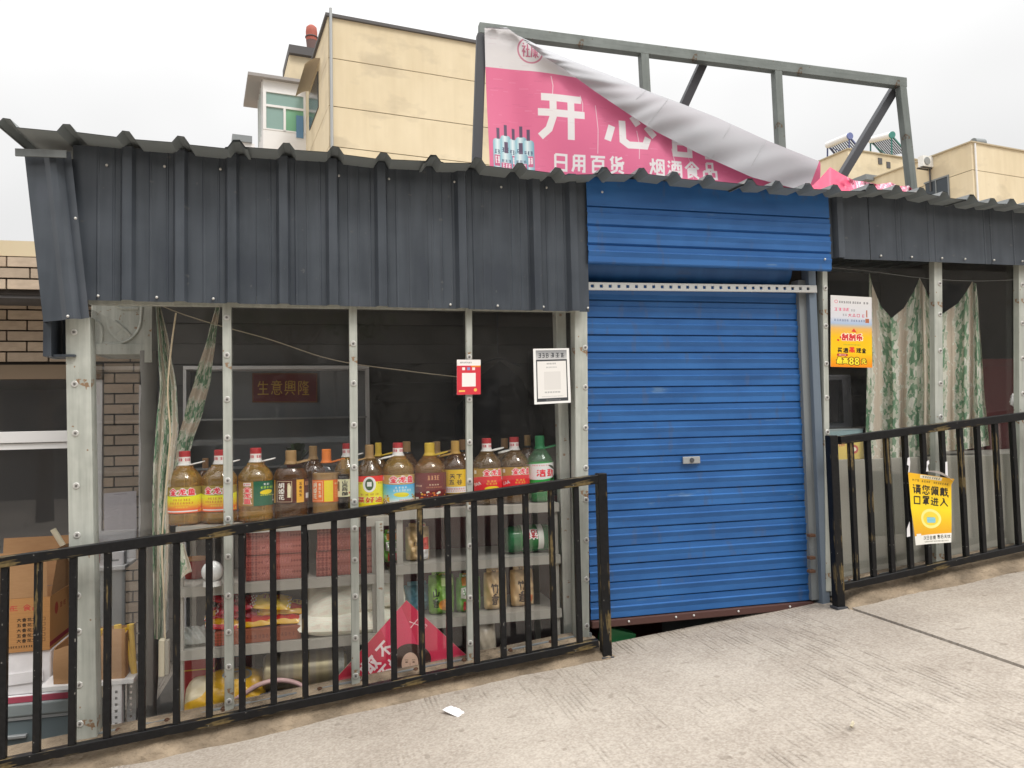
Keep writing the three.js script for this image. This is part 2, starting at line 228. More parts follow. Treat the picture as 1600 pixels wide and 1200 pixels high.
const blueC = noiseTex(1024, 1024, 1.6, (u, v) => { const st = fbm(u, v, 6, 40, 3, 22), cl = fbm(u, v, 8, 8, 4, 27); let c = mix3([0.013, 0.09, 0.28], [0.024, 0.13, 0.37], clamp(0.5 + (st - 0.5) * 1.3 + (cl - 0.5) * 1.3, 0, 1)); const sc = fbm(u, v, 14, 90, 3, 62), pt = fbm(u, v, 5, 5, 2, 66); if (sc * 0.6 + pt * 0.5 > 0.77) c = mix3(c, [0.12, 0.21, 0.34], sstep(sc * 0.6 + pt * 0.5, 0.77, 0.9) * 0.6); const d = fbm(u, v, 40, 12, 4, 71); if (d > 0.66) c = mix3(c, [0.05, 0.1, 0.22], sstep(d, 0.66, 0.8) * 0.5); return c; });
const chip = (sx, sy, s) => noiseTex(512, 512, 0.8, (u, v) => {
  const n = fbm(u, v, sx, sy, 4, s), big = fbm(u, v, 5, 5, 2, s + 9), f = fbm(u, v, 70, 70, 2, s + 3); let c = mix3([0.004, 0.004, 0.0045], [0.011, 0.011, 0.012], f);
  const k = n + (big - 0.5) * 0.9; if (k > 0.83) c = mix3(c, [0.19, 0.135, 0.055], sstep(k, 0.83, 0.88) * (0.25 + 0.6 * f)); if (f > 0.9) c = [0.2, 0.19, 0.17]; return c;
});
// dusty, wiped window panes
const dust = noiseTex(512, 512, 1.3, (u, v) => { const n = fbm(u, v, 6, 6, 5, 400), sw = Math.abs(fbm(u, v, 9, 5, 3, 410) - 0.5), gr = fbm(u, v, 120, 120, 2, 420); return 1.0 - 0.006 * sstep(n, 0.25, 0.8) - (sw < 0.01 ? 0.008 * (1 - sw / 0.01) : 0) - 0.004 * gr; }, false);
const T = {
  blackV: chip(46, 4, 60),
  plaster: noiseTex(512, 512, 9, (u, v) => { const n = fbm(u, v, 4, 3, 5, 81), st = fbm(u, v, 40, 3, 3, 85); let c = mix3([0.6, 0.5, 0.335], [0.7, 0.6, 0.425], clamp(0.5 + (n - 0.5) * 2.0 + (st - 0.5) * 0.6, 0, 1)); const ws = fbm(u, v, 5, 9, 5, 93); if (ws > 0.54) c = mix3(c, [0.46, 0.385, 0.27], sstep(ws, 0.48, 0.75) * 0.6); return c; }),
  card: noiseTex(256, 256, 0.5, (u, v) => mix3([0.34, 0.185, 0.085], [0.42, 0.245, 0.12], clamp(fbm(u, v, 4, 60, 3, 100) * 0.6 + fbm(u, v, 6, 6, 3, 104) * 0.4, 0, 1))),
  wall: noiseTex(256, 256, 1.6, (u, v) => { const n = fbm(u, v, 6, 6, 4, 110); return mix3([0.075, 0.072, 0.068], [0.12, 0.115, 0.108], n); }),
  paper: noiseTex(256, 256, 0.3, (u, v) => { const n = fbm(u, v, 8, 8, 4, 118); return mix3([0.7, 0.68, 0.69], [0.82, 0.8, 0.81], n); }),
  cement: noiseTex(512, 512, 1.2, (u, v) => { const n = fbm(u, v, 10, 10, 5, 122), d = fbm(u, v, 4, 4, 3, 126); return mix3([0.1, 0.075, 0.05], [0.33, 0.255, 0.175], clamp((n - 0.5) * 1.5 + (d - 0.5) * 0.8 + 0.55, 0, 1)); }),
  cementB: noiseTex(256, 256, 0.5, (u, v) => fbm(u, v, 14, 14, 5, 130), false),
  curtain: noiseTex(512, 512, 0.34, (u, v) => { // beige cloth with two bands of a leafy green and white print
    let c = mix3([0.54, 0.46, 0.36], [0.65, 0.57, 0.46], fbm(u, v, 60, 8, 3, 140)); const b = Math.cos(u * Math.PI * 4) + 0.55, n = fbm(u, v, 11, 10, 3, 146), rag = fbm(u, v, 18, 18, 3, 151);
    const m = 0.5 + 0.5 * Math.cos(v * Math.PI * 6 + (u > 0.25 && u < 0.75 ? Math.PI : 0)), k = b + (rag - 0.5) * 1.5;
    if (k > -0.05) c = [0.7, 0.7, 0.61]; const g = b * 0.5 + m * 0.35 + (n - 0.5) * 3.8; if (k > 0.1 && g > 0.5) c = [0.21, 0.34, 0.21]; if (k > 0.1 && g > 1.05) c = [0.125, 0.255, 0.145]; if (k > 0.1 && rag > 0.58) c = [0.5, 0.53, 0.42]; return c;
  }),
};
const MT = {
  concrete: new THREE.MeshStandardMaterial({ map: concreteC, bumpMap: concreteB, bumpScale: 0.01, roughness: 0.93 }),
  galv: mat('#ffffff', 1, { map: galvC, roughnessMap: galvR, metalness: 0.25 }),
  steel: mat(lin(0.36, 0.37, 0.37), 0.55, { metalness: 0.4 }), steelGrey: mat(lin(0.2, 0.215, 0.22), 0.6, { metalness: 0.2 }), steelDark: mat(lin(0.06, 0.062, 0.07), 0.65),
  screw: mat(lin(0.62, 0.61, 0.58), 0.35, { metalness: 0.3 }), screwHead: mat(lin(0.2, 0.19, 0.18), 0.4, { metalness: 0.6 }), slot: mat(lin(0.04, 0.04, 0.04), 0.6), rust: mat(lin(0.12, 0.06, 0.035), 0.9), rustBar: mat(lin(0.075, 0.03, 0.024), 0.7),
  dark: mat('#ffffff', 0.32, { map: darkC }), roof: mat('#ffffff', 0.55, { map: roofC }), roofUnder: mat(lin(0.24, 0.27, 0.28), 0.5), blue: mat('#ffffff', 0.5, { map: blueC }),
  blackV: phys('#ffffff', 0.42, { map: T.blackV, specularIntensity: 0.5 }),
  glass: phys('#ffffff', 0.02, { transmission: 1, transmissionMap: dust, thickness: 0, ior: 1.5, specularIntensity: 0.85 }),
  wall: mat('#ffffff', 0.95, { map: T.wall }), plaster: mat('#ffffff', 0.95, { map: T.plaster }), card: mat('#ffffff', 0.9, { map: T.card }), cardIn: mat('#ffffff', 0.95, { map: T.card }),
  paper: mat('#ffffff', 0.85, { map: T.paper }), cement: mat('#ffffff', 0.95, { map: T.cement, bumpMap: T.cementB, bumpScale: 0.02 }),
  curtain: phys('#ffffff', 0.95, { map: T.curtain, transmission: 0.12, thickness: 0 }),
  white: mat(lin(0.74, 0.73, 0.72), 0.5), whiteGloss: mat(lin(0.74, 0.73, 0.7), 0.25), shelf: mat(lin(0.34, 0.325, 0.285), 0.6), joint: mat(lin(0.03, 0.024, 0.02), 0.95),
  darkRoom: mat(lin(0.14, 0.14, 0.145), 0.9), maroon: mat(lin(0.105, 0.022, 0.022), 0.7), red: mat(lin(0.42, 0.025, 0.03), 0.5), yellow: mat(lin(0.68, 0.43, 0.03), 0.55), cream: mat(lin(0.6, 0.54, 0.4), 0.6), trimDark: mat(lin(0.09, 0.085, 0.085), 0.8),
};
const brickMats = [[0.44, 0.345, 0.255], [0.48, 0.38, 0.285], [0.4, 0.315, 0.235], [0.47, 0.36, 0.26]].map((c, i) => mat('#ffffff', 0.9, { map: noiseTex(128, 128, 0.24, (u, v) => { const n = fbm(u, v, 5, 14, 4, 160 + i * 7); return c.map((x) => x * (0.82 + 0.36 * n)); }) }));
// ------------------------------------------------------------------ the ground: one sheet, sloping along the shop front, with an expansion joint; behind the shop front it drops to the yard
{
  const xs = [], zs = [], JX = 2.6;
  for (let x = -200; x < -9; x += 16) xs.push(x); for (let x = -9; x <= 9.001; x += 0.3) if (Math.abs(x - JX) > 0.02) xs.push(x); for (let x = 12; x <= 220; x += 16) xs.push(x);
  xs.push(JX - 0.012, JX - 0.0075, JX + 0.0075, JX + 0.012); xs.sort((a, b) => a - b);
  for (let z = 220; z > 8; z -= 14) zs.push(z); for (let z = 8; z > 0.05; z -= 0.3) zs.push(z); zs.push(0.02, -0.075, -0.08, -1, -3); for (let z = -8; z > -260; z -= 14) zs.push(z);
  const hgt = (x, z) => {
    const xx = x < -6 ? -6 : x > 9 ? 9 : x; let y = ramp(xx); if (z < -0.078) y = Math.min(y, -0.14);
    else { const a = Math.abs(x - JX); if (a < 0.008) y -= 0.03; y += 0.004 * (Math.sin(x * 2.1 + z * 1.3) + Math.sin(x * 0.9 - z * 2.3)); }
    return y;
  };
  const g = grid(xs.length - 1, zs.length - 1, (u, v, i, j) => V(xs[i], hgt(xs[i], zs[j]), zs[j]), (u, v, p) => [p.x, p.z]);
  const gn = toCreasedNormals(g, 0.5); structure('ground', gn, MT.concrete);
}
function kerb(x0, x1) { // rough cement fillet between the pavement and the shop front
  const n = Math.round((x1 - x0) / 0.04);
  const prof = [[-0.07, 0.1], [0.02, 0.088], [0.06, 0.066], [0.1, 0.036], [0.145, -0.012]];
  const g = grid(n, prof.length - 1, (u, v, i, j) => { const x = lerp(x0, x1, u), end = Math.min(1, Math.min(x - x0, x1 - x) / 0.12 + 0.02), k = [prof[j][0], prof[j][1] < 0 ? prof[j][1] : prof[j][1] * Math.sqrt(end) - 0.004], w = 0.05 * (fbm(x / 8 + 3, 0.3, 60, 3, 3, 200) - 0.5) + 0.07 * (fbm(x / 8 + 3, 0.7, 16, 3, 2, 204) - 0.5); return V(x, ramp(x) + k[1] + (j > 0 && j < 4 ? 0.03 * (fbm(x / 8 + 3, j * 0.2, 90, 9, 3, 208) - 0.5) : 0), k[0] + (j > 1 ? w : 0)); }, (u, v, p) => [p.x, p.z - p.y + ramp(p.x)]);
  structure('kerb', g, MT.cement);
}
kerb(-1.9, 1.33); kerb(2.6, 5.4);

// ------------------------------------------------------------------ brick building on the left, behind the shop
const WALLZ = -2.2, OVERZ = -1.85;
{
  const b = thing('brick_building', 'tan brick building with a dark window and yellow band, left behind the shop', 'building', V(-2, -0.14, WALLZ));
  const WY0 = M(0, 578, WALLZ).y, jx = M(150, 700, WALLZ).x, jx2 = M(162, 700, WALLZ).x, px1 = M(219, 700, WALLZ).x, OY0 = M(0, 460, OVERZ).y, OY1 = M(0, 400, OVERZ).y, OY2 = M(0, 376, OVERZ).y;
  part('wall', join([box(-6, px1, WY0, OY1, WALLZ - 0.25, WALLZ), box(jx2, px1, -0.14, WY0, WALLZ - 0.25, WALLZ)]), MT.joint, b);
  part('overhang', box(-6, -1.32, OY0, OY1, WALLZ + 0.002, OVERZ), MT.joint, b);
  part('parapet_band', box(-6.01, -1.31, OY1, OY2, WALLZ - 0.2, OVERZ + 0.012), MT.plaster, b);
  part('soffit', box(-6, -1.33, OY0 - 0.02, OY0 - 0.001, WALLZ + 0.004, OVERZ - 0.01), MT.trimDark, b);
  // bricks
  const BL = 0.24, BH = 0.06, J = 0.011, geoCache = new Map();
  const brickGeo = (w) => { const k = w.toFixed(3); if (!geoCache.has(k)) geoCache.set(k, boxUV(new THREE.BoxGeometry(w, BH, 0.024))); return geoCache.get(k); };
  const courses = (x0, x1, y0, y1, z, off0 = 0) => { let row = 0; for (let y = y1 - BH / 2; y - BH / 2 > y0 - 0.01; y -= BH + J, row++) { let x = x0 - (row % 2 ? 0.13 : 0.01) - off0; while (x < x1 - 0.012) { const a = Math.max(x, x0), e = Math.min(x + BL, x1); if (e - a > 0.02) piece('brick', brickGeo(e - a), brickMats[Math.floor(rnd() * 4)], b, V((a + e) / 2, y, z + rr(0, 0.003)), [0, 0, rr(-0.004, 0.004)]); x += BL + J; } } };
  courses(-2.9, -1.33, OY0 + 0.004, OY1 - 0.008, OVERZ + 0.006);
  courses(-2.9, px1, WY0 + 0.05, OY0 + 0.02, WALLZ + 0.004);
  courses(jx2 + 0.004, px1 - 0.002, 0.0, WY0 + 0.04, WALLZ + 0.004, 0.05);
  // window with its dark room
  const w = part('window', join([box(jx, jx2 - 0.002, -0.1, WY0 - 0.07, WALLZ - 0.06, WALLZ + 0.03, 0.004), box(-6, jx - 0.002, M(0, 690, WALLZ).y - 0.012, M(0, 675, WALLZ).y, WALLZ - 0.05, WALLZ + 0.035, 0.004), box(-6, jx + 0.02, M(0, 696, WALLZ).y - 0.03, M(0, 690, WALLZ).y - 0.016, WALLZ - 0.05, WALLZ + 0.02)]), MT.white, b);
  part('window_head', box(-6, jx2, WY0 - 0.065, WY0 + 0.03, WALLZ - 0.05, WALLZ + 0.05), mat(lin(0.16, 0.115, 0.075), 0.8), b);
  const ry = M(0, 683, WALLZ).y;
  part('upper_pane', box(-5.9, jx - 0.004, ry + 0.02, WY0 - 0.07, WALLZ - 0.026, WALLZ - 0.02), MT.glass, w);
  part('lower_pane', box(-5.9, jx - 0.004, -0.1, ry - 0.07, WALLZ - 0.02, WALLZ - 0.014), MT.glass, w);
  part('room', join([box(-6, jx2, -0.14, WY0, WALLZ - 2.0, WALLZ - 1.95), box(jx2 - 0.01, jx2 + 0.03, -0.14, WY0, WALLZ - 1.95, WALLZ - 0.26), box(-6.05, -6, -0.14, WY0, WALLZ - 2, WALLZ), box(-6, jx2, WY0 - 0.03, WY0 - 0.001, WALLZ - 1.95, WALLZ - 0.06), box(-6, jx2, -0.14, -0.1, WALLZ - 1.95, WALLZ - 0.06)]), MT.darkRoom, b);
  part('jamb_board', box(px1 + 0.002, M(228, 700, WALLZ).x, 0, M(224, 602, WALLZ).y, WALLZ - 0.1, WALLZ + 0.05), MT.white, b);
}

// ------------------------------------------------------------------ houses farther back
const DR = V(0.989, 0, -0.148).normalize(), DL = V(-0.148, 0, -0.989).normalize(), NR = V(-DR.z, 0, DR.x).negate(); // NR faces the street
if (NR.z < 0) NR.negate();
const yawOf = Math.atan2(-DR.z, DR.x);
function block(corner, w, d, y0, y1) { // box with its near corner at 'corner', w along DR, d along DL
  const g = boxUV(new THREE.BoxGeometry(w, y1 - y0, d)), q = g.attributes.uv; for (let i = 0; i < q.count; i++) q.setY(i, q.getY(i) + (y0 + y1) / 2);
  return g.applyMatrix4(new THREE.Matrix4().makeBasis(DR, V(0, 1, 0), DL.clone().negate())).translate(corner.x + DR.x * w / 2 + DL.x * d / 2, (y0 + y1) / 2, corner.z + DR.z * w / 2 + DL.z * d / 2);
}
const shift = (p, a = 0, b = 0, y = 0) => p.clone().addScaledVector(DR, a).addScaledVector(DL, b).add(V(0, y, 0));
{
  const c = M(514, 200, -30); c.y = 0; const onR = (px, py) => onPlane(px, py, c, NR), top = onR(515, 27).y, W = onR(872, 150).sub(c).dot(DR);
  const a = thing('apartment_building', 'tall pale yellow apartment block with glazed balcony, behind the dark roof left of the banner', 'building', c);
  const js = [onR(515, 90).y, onR(515, 165).y, onR(515, 228).y, 7.4, 4.6], ys = [top, ...js, 0];
  part('core', block(shift(c, 0.05, 0.05), W - 0.1, 13.9, 0, top - 0.1), MT.joint, a);
  for (let i = 0; i + 1 < ys.length; i++) part('wall_band', block(c, W, 14, ys[i + 1] + 0.018, ys[i] - (i ? 0.018 : 0)), MT.plaster, a);
  part('roof_edge', block(shift(c, -0.12, -0.12), W + 0.24, 14.24, top + 0.002, top + 0.14), MT.trimDark, a);
  const pp = onR(516, 27).addScaledVector(NR, 0.12); part('drainpipe', new THREE.CylinderGeometry(0.07, 0.07, pp.y + 0.35, 10).translate(pp.x, (pp.y + 0.35) / 2, pp.z), MT.steel, a);
  // window and its hood in the left face
  const nL = DR.clone().negate(), onL = (px, py) => onPlane(px, py, c, nL);
  const w0 = onL(484, 150), w1 = onL(498, 150), s0 = w0.clone().sub(c).dot(DL), s1 = w1.clone().sub(c).dot(DL), wy1 = onL(492, 128).y, wy0 = onL(492, 184).y;
  const lf = (s, y, out) => shift(c, -out, s, y);
  const quadBox = (sA, sB, yA, yB, o0, o1) => block(shift(c, -o1, Math.min(sA, sB)), o1 - o0, Math.abs(sB - sA), yA, yB);
  part('window', quadBox(s0, s1, wy0, wy1, 0.004, 0.05), mat(lin(0.05, 0.06, 0.07), 0.2), a);
  part('window_hood', grid(8, 1, (u, v) => { const o = 0.7 * u; return lf(lerp(s1 - 0.5, s0 + 0.3, v), wy1 + 0.42 - 0.42 * u * u, o); }), mat(lin(0.5, 0.43, 0.33), 0.8), a);
  // glazed balcony on the left face
  const sb = (() => { const p = onL(478, 190); return p.clone().sub(c).dot(DL); })(), bc = shift(c, 0, sb), onB = (px, py) => onPlane(px, py, bc, NR);
  const bx = (px) => -onB(px, 190).sub(bc).dot(DR), bw = bx(411), bTop = onB(440, 128).y, bBot = onB(440, 205).y, wt = onB(415, 141).y, rail = onB(415, 164).y;
  part('balcony_wall', block(shift(bc, -bw, 0.0), bw, 3.2, bBot - 4, bBot), MT.white, a); part('balcony_head', block(shift(bc, -bw, 0.0), bw, 3.2, wt, bTop), MT.white, a);
  part('balcony_roof', block(shift(bc, -bw - 0.75, -0.3), bw + 0.75, 4.2, bTop, bTop + 0.16), mat(lin(0.3, 0.28, 0.27), 0.9), a);
  const fr = (x0, x1, y0, y1) => block(shift(bc, -x0, -0.02), x0 - x1, 0.12, y0, y1);
  part('balcony_frame', join([fr(bw, bw - 0.16, bBot, wt), fr(0.12, 0, bBot, wt), fr(bw - 0.16, 0.12, rail - 0.06, rail + 0.06), fr(bw / 2 + 0.06, bw / 2 - 0.06, bBot, rail - 0.06), fr(bw - 0.16, 0.12, bBot, bBot + 0.07), fr(bw - 0.16, 0.12, wt - 0.07, wt)]), MT.white, a);
  const pane = phys(lin(0.24, 0.36, 0.33), 0.12), pane2 = phys(lin(0.2, 0.42, 0.27), 0.15);
  part('balcony_pane', block(shift(bc, -bw + 0.16, 0.05), bw - 0.28, 0.04, rail + 0.06, wt - 0.07), pane, a);
  part('balcony_pane', block(shift(bc, -bw + 0.16, 0.05), bw / 2 - 0.22, 0.04, bBot + 0.07, rail - 0.06), pane, a);
  part('balcony_pane', block(shift(bc, -bw / 2 + 0.06, 0.05), bw / 2 - 0.18, 0.04, bBot + 0.07, rail - 0.06), pane2, a);
  part('balcony_curtain', block(shift(bc, -0.5, -0.05), 0.36, 0.05, bBot - 0.25, rail - 0.35), mat(lin(0.12, 0.24, 0.38), 0.8), a);
  for (let k = 0; k < 4; k++) part('balcony_post', block(shift(bc, -bw - 0.06, 0.3 + k * 0.8), 0.07, 0.07, bBot - 3, bTop), MT.white, a);
  for (let k = 0; k < 3; k++) part('balcony_side_pane', block(shift(bc, -bw - 0.03, 0.38 + k * 0.8), 0.03, 0.7, bBot, bTop - 0.1), pane, a);
  // stair head behind
  const hc = shift(c, 0.2, 12); const onH = (px, py) => onPlane(px, py, hc, NR), hx = (px) => onH(px, 100).sub(hc).dot(DR), hTop = onH(455, 86).y;
  part('stair_head', block(shift(hc, hx(452), 0), 5, 3, 0, hTop), MT.plaster, a);
  part('stair_head_roof', block(shift(hc, hx(451), -0.3), 5.4, 3.6, hTop, hTop + 0.5), MT.trimDark, a);
  const tk = shift(hc, 0, 2); const tp = onPlane(487, 78, tk, NR), tt = onPlane(487, 40, tk, NR), tr = onPlane(496, 60, tk, NR).distanceTo(onPlane(478, 60, tk, NR)) / 2;
  const tank = thing('water_tank', 'small rusty red water tank on the roof of the yellow apartment block', 'water tank', tp);
  const H = tt.y - tp.y;
  part('tank', new THREE.LatheGeometry([[0.01, H], [tr * 0.5, H * 0.99], [tr * 0.9, H * 0.9], [tr, H * 0.7], [tr * 0.96, H * 0.35]].map((p) => new THREE.Vector2(...p)), 18).translate(tp.x, tp.y, tp.z), mat(lin(0.36, 0.09, 0.06), 0.7), tank);
  part('stand', new THREE.CylinderGeometry(tr * 0.95, tr * 0.8, H * 0.35, 14).translate(tp.x, tp.y + H * 0.175, tp.z), mat(lin(0.16, 0.1, 0.09), 0.8), tank);
  part('band', new THREE.TorusGeometry(tr * 1.01, 0.04, 6, 20).rotateX(Math.PI / 2).translate(tp.x, tp.y + H * 0.5, tp.z), MT.trimDark, tank);
  // far low shed behind the roof ridge
  const sc = M(363, 214, -20); const sh = thing('shed_roof', 'small grey sheet roof shed just above the dark roof, left of the apartment block', 'shed', V(sc.x, 0, sc.z));
  part('wall', block(V(sc.x + 0.1, 0, sc.z - 0.1), M(392, 214, -20).x - sc.x, 1.5, 0, sc.y - 0.1), MT.white, sh); part('roof', block(V(sc.x, 0, sc.z), M(394, 214, -20).x - sc.x, 2, sc.y - 0.1, sc.y + 0.1), MT.steelGrey, sh);
}
{ // house on the right
  const c = M(1519, 260, -36); c.y = 0; const onR = (px, py) => onPlane(px, py, c, NR), onL = (px, py) => onPlane(px, py, c, DR.clone().negate()), top = onR(1519, 223).y, band = onR(1519, 265).y;
  const h = thing('flat_roofed_house', 'flat-roofed yellow house with an air conditioner on its side, above the roof at far right', 'building', c);
  part('core', block(shift(c, 0.06, 0.06), 19.9, 15.9, 0, top - 0.1), MT.joint, h);
  part('wall_band', block(c, 20, 16, band + 0.02, top), MT.plaster, h); part('wall_band', block(c, 20, 16, 0, band - 0.02), MT.plaster, h);
  part('roof_edge', block(shift(c, -0.1, -0.1), 20.2, 16.2, top + 0.002, top + 0.09), mat(lin(0.42, 0.35, 0.24), 0.9), h);
  const pp = onR(1521, 225).addScaledVector(NR, 0.1); part('drainpipe', new THREE.CylinderGeometry(0.06, 0.06, pp.y, 8).translate(pp.x, pp.y / 2, pp.z), MT.white, h);
  const sOf = (px, py) => onL(px, py).sub(c).dot(DL), w0 = sOf(1482, 290), w1 = sOf(1446, 290), wy = onL(1480, 276).y;
  part('window', block(shift(c, -0.02, w0), 0.05, w1 - w0, wy - 2.2, wy), mat(lin(0.035, 0.045, 0.055), 0.15), h);
  part('window_frame', join([block(shift(c, -0.06, w0 - 0.08), 0.08, 0.1, wy - 2.2, wy), block(shift(c, -0.06, (w0 + w1) / 2), 0.08, 0.08, wy - 2.2, wy), block(shift(c, -0.06, w0 - 0.08), 0.08, w1 - w0 + 0.16, wy, wy + 0.1)]), MT.steelGrey, h);
  const s = sOf(1456, 252), ay = onL(1456, 262).y, ac = shift(c, -0.62, s, ay);
  const u = thing('air_conditioner', 'white outdoor air conditioner unit on the side of the flat-roofed yellow house', 'air conditioner', ac);
  // the unit's fan faces the street
  part('casing', block(shift(ac, -0.35, -0.1, 0).setY(0), 1.0, 0.4, ay, ay + 0.72), MT.whiteGloss, u);
  const fp = shift(ac, 0.02, -0.13, 0.36); part('fan_grille', new THREE.CylinderGeometry(0.27, 0.27, 0.04, 24).rotateX(Math.PI / 2).rotateY(yawOf).translate(fp.x, fp.y, fp.z), mat(lin(0.25, 0.26, 0.26), 0.6), u);
  part('bracket', join([block(shift(ac, -0.4, 0, 0).setY(0), 1.1, 0.08, ay - 0.1, ay - 0.01), block(shift(ac, -0.4, 0.3, 0).setY(0), 1.1, 0.08, ay - 0.1, ay - 0.01)]), MT.trimDark, u);
  part('stained_pipe', block(shift(ac, 0.5, 0.1, 0).setY(0), 0.08, 0.08, ay - 1.6, ay), MT.trimDark, u);
  const t = M(1528, 222, -42); const st = thing('roof_tank', 'grey horizontal tank end showing over the roof edge at far right', 'tank', t);
  part('tank', new THREE.CylinderGeometry(0.36, 0.36, 0.9, 20).rotateZ(Math.PI / 2).translate(t.x, t.y - 0.1, t.z), MT.steelGrey, st); part('cradle', block(V(t.x - 0.4, 0, t.z + 0.3), 0.8, 0.6, t.y - 1.2, t.y - 0.3), MT.steelDark, st);
}
{ // lower yellow house with two solar water heaters
  const c = M(1325, 240, -46); c.y = 0; const onR = (px, py) => onPlane(px, py, c, NR), top = onR(1327, 234).y;
  const h = thing('yellow_house', 'low yellow house with vents carrying two solar water heaters, seen between the banner frame tubes', 'building', c);
  part('wall', block(c, 14, 9, 0, top), MT.plaster, h); part('parapet', block(shift(c, -0.1, -0.1), 14.2, 9.2, top + 0.002, top + 0.1), mat(lin(0.4, 0.33, 0.22), 0.9), h);
  for (const [px, py] of [[1375, 252], [1388, 258]]) { const p = onR(px, py); part('vent', block(V(p.x - 0.2, 0, p.z + 0.08), 0.4, 0.1, p.y - 0.25, p.y + 0.25), MT.trimDark, h); }
  const lc = onR(1365, 285); part('lean_to_roof', block(shift(lc, -3.6, -2.5).setY(0), 9, 2.5, lc.y - 0.9, lc.y - 0.5), MT.steelGrey, h);
  [[1293, 1327, 222, 209, lin(0.14, 0.17, 0.36), 'solar water heater with a blue tank end on the yellow house roof'], [1360, 1393, 214, 207, lin(0.06, 0.25, 0.22), 'solar water heater with a green tank end and striped tubes, nearest the frame corner']].forEach(([x0, x1, y0, y1, end, label], i) => {
    const a = onPlane(x0, y0 + 5, shift(c, 0, 3.2), NR), b = onPlane(x1, y1 + 4, shift(c, 0, 0.8), NR), r = 0.27;
    const s = thing('solar_water_heater', label, 'water heater', V((a.x + b.x) / 2, top, a.z), 'solar heaters on the roofs');
    const dir = b.clone().sub(a), L = dir.length(), q = new THREE.Quaternion().setFromUnitVectors(V(0, 1, 0), dir.clone().normalize());
    part('tank', new THREE.CylinderGeometry(r, r, L, 20).applyQuaternion(q).translate((a.x + b.x) / 2, (a.y + b.y) / 2, (a.z + b.z) / 2), MT.white, s);
    const e = b.clone().addScaledVector(dir.clone().normalize(), 0.06); part('end_cap', new THREE.CylinderGeometry(r * 1.03, r * 1.03, 0.14, 20).applyQuaternion(q).translate(e.x, e.y, e.z), mat(end, 0.5), s);
    const side = V(0.55, -1, 0.35).normalize(), down = 1.9;
    for (let k = 0; k < 11; k++) { const p = a.clone().lerp(b, 0.04 + k * 0.092), p2 = p.clone().addScaledVector(side, down); part('tube', bar(p, p2, 0.07, 0.07), MT.steelDark, s); }
    const leg = mat(end.clone().multiplyScalar(0.6), 0.6);
    for (const p of [a, b]) { part('leg', bar(p, p.clone().addScaledVector(side, down + 0.1), 0.09, 0.09), leg, s); part('leg', bar(p, V(p.x - 0.1, top, p.z), 0.09, 0.09), leg, s); }
    part('brace', bar(a.clone().add(V(0, -0.2, 0)), V(b.x, top + 0.15, b.z), 0.05, 0.05), leg, s);
  });
}
// ------------------------------------------------------------------ across the street, behind the viewer: only mirrored in the glass
{
  const f = thing('street_building', 'grey plastered building across the street, seen only as a dark mirror image in the panes', 'building', V(0, 0, 16));
  part('wall', box(-22, 26, -0.5, 6.2, 16, 20), mat(lin(0.13, 0.125, 0.115), 0.95), f);
  for (let k = 0; k < 12; k++) for (let r = 0; r < 2; r++) part('window', box(-20 + k * 3.8, -18.2 + k * 3.8, 1.2 + r * 2.9, 2.7 + r * 2.9, 15.96, 16.002), mat(lin(0.03, 0.035, 0.04), 0.2), f);
  const leaf = new THREE.PlaneGeometry(0.16, 0.1), leafM = [mat(lin(0.05, 0.085, 0.03), 0.8), mat(lin(0.075, 0.1, 0.035), 0.8)];
  [[-5.5, 9.5, 'broad dark tree across the street, leftmost of the mirrored trees'], [-0.5, 10.5, 'dark tree across the street, middle of the mirrored trees'], [5, 10, 'dark tree across the street, rightmost of the mirrored trees']].forEach(([x, z, label], i) => {
    const y0 = ramp(clamp(x, -6, 9)), t = thing('street_tree', label, 'tree', V(x, y0, z), 'trees across the street');
    const limbs = [new THREE.CylinderGeometry(0.1, 0.17, 2.6, 10).translate(x, y0 + 1.3, z)];
    for (let k = 0; k < 7; k++) { const a = k * 0.9 + i, p = V(x, y0 + 2.2 + 0.1 * k, z), e = V(x + Math.cos(a) * 1.7, y0 + 3.6 + (k % 3) * 0.5, z + Math.sin(a) * 1.5); limbs.push(tube([p, p.clone().lerp(e, 0.5).add(V(0, 0.2, 0)), e], 0.04, 8, 6)); }
    part('trunk', join(limbs), mat(lin(0.09, 0.07, 0.05), 0.95), t);
    const crowns = [[], []]; const q = new THREE.Quaternion(), e = new THREE.Euler();
    for (let k = 0; k < 2600; k++) { const a = rnd() * 6.283, b = Math.acos(rr(-0.7, 1)), rad = 2.1 * Math.cbrt(rr(0.25, 1)) * (0.8 + 0.25 * Math.sin(a * 3 + i) * Math.sin(b * 4)); e.set(rnd() * 6, rnd() * 6, rnd() * 6); q.setFromEuler(e); const g = leaf.clone().applyQuaternion(q).translate(x + Math.sin(b) * Math.cos(a) * rad, y0 + 3.9 + Math.cos(b) * rad * 0.8, z + Math.sin(b) * Math.sin(a) * rad); crowns[k & 1].push(g); }
    const cr = part('crown', join(crowns[0]), leafM[0], t); part('crown', join(crowns[1]), leafM[1], t); cr.userData.kind = 'stuff';
  });
}
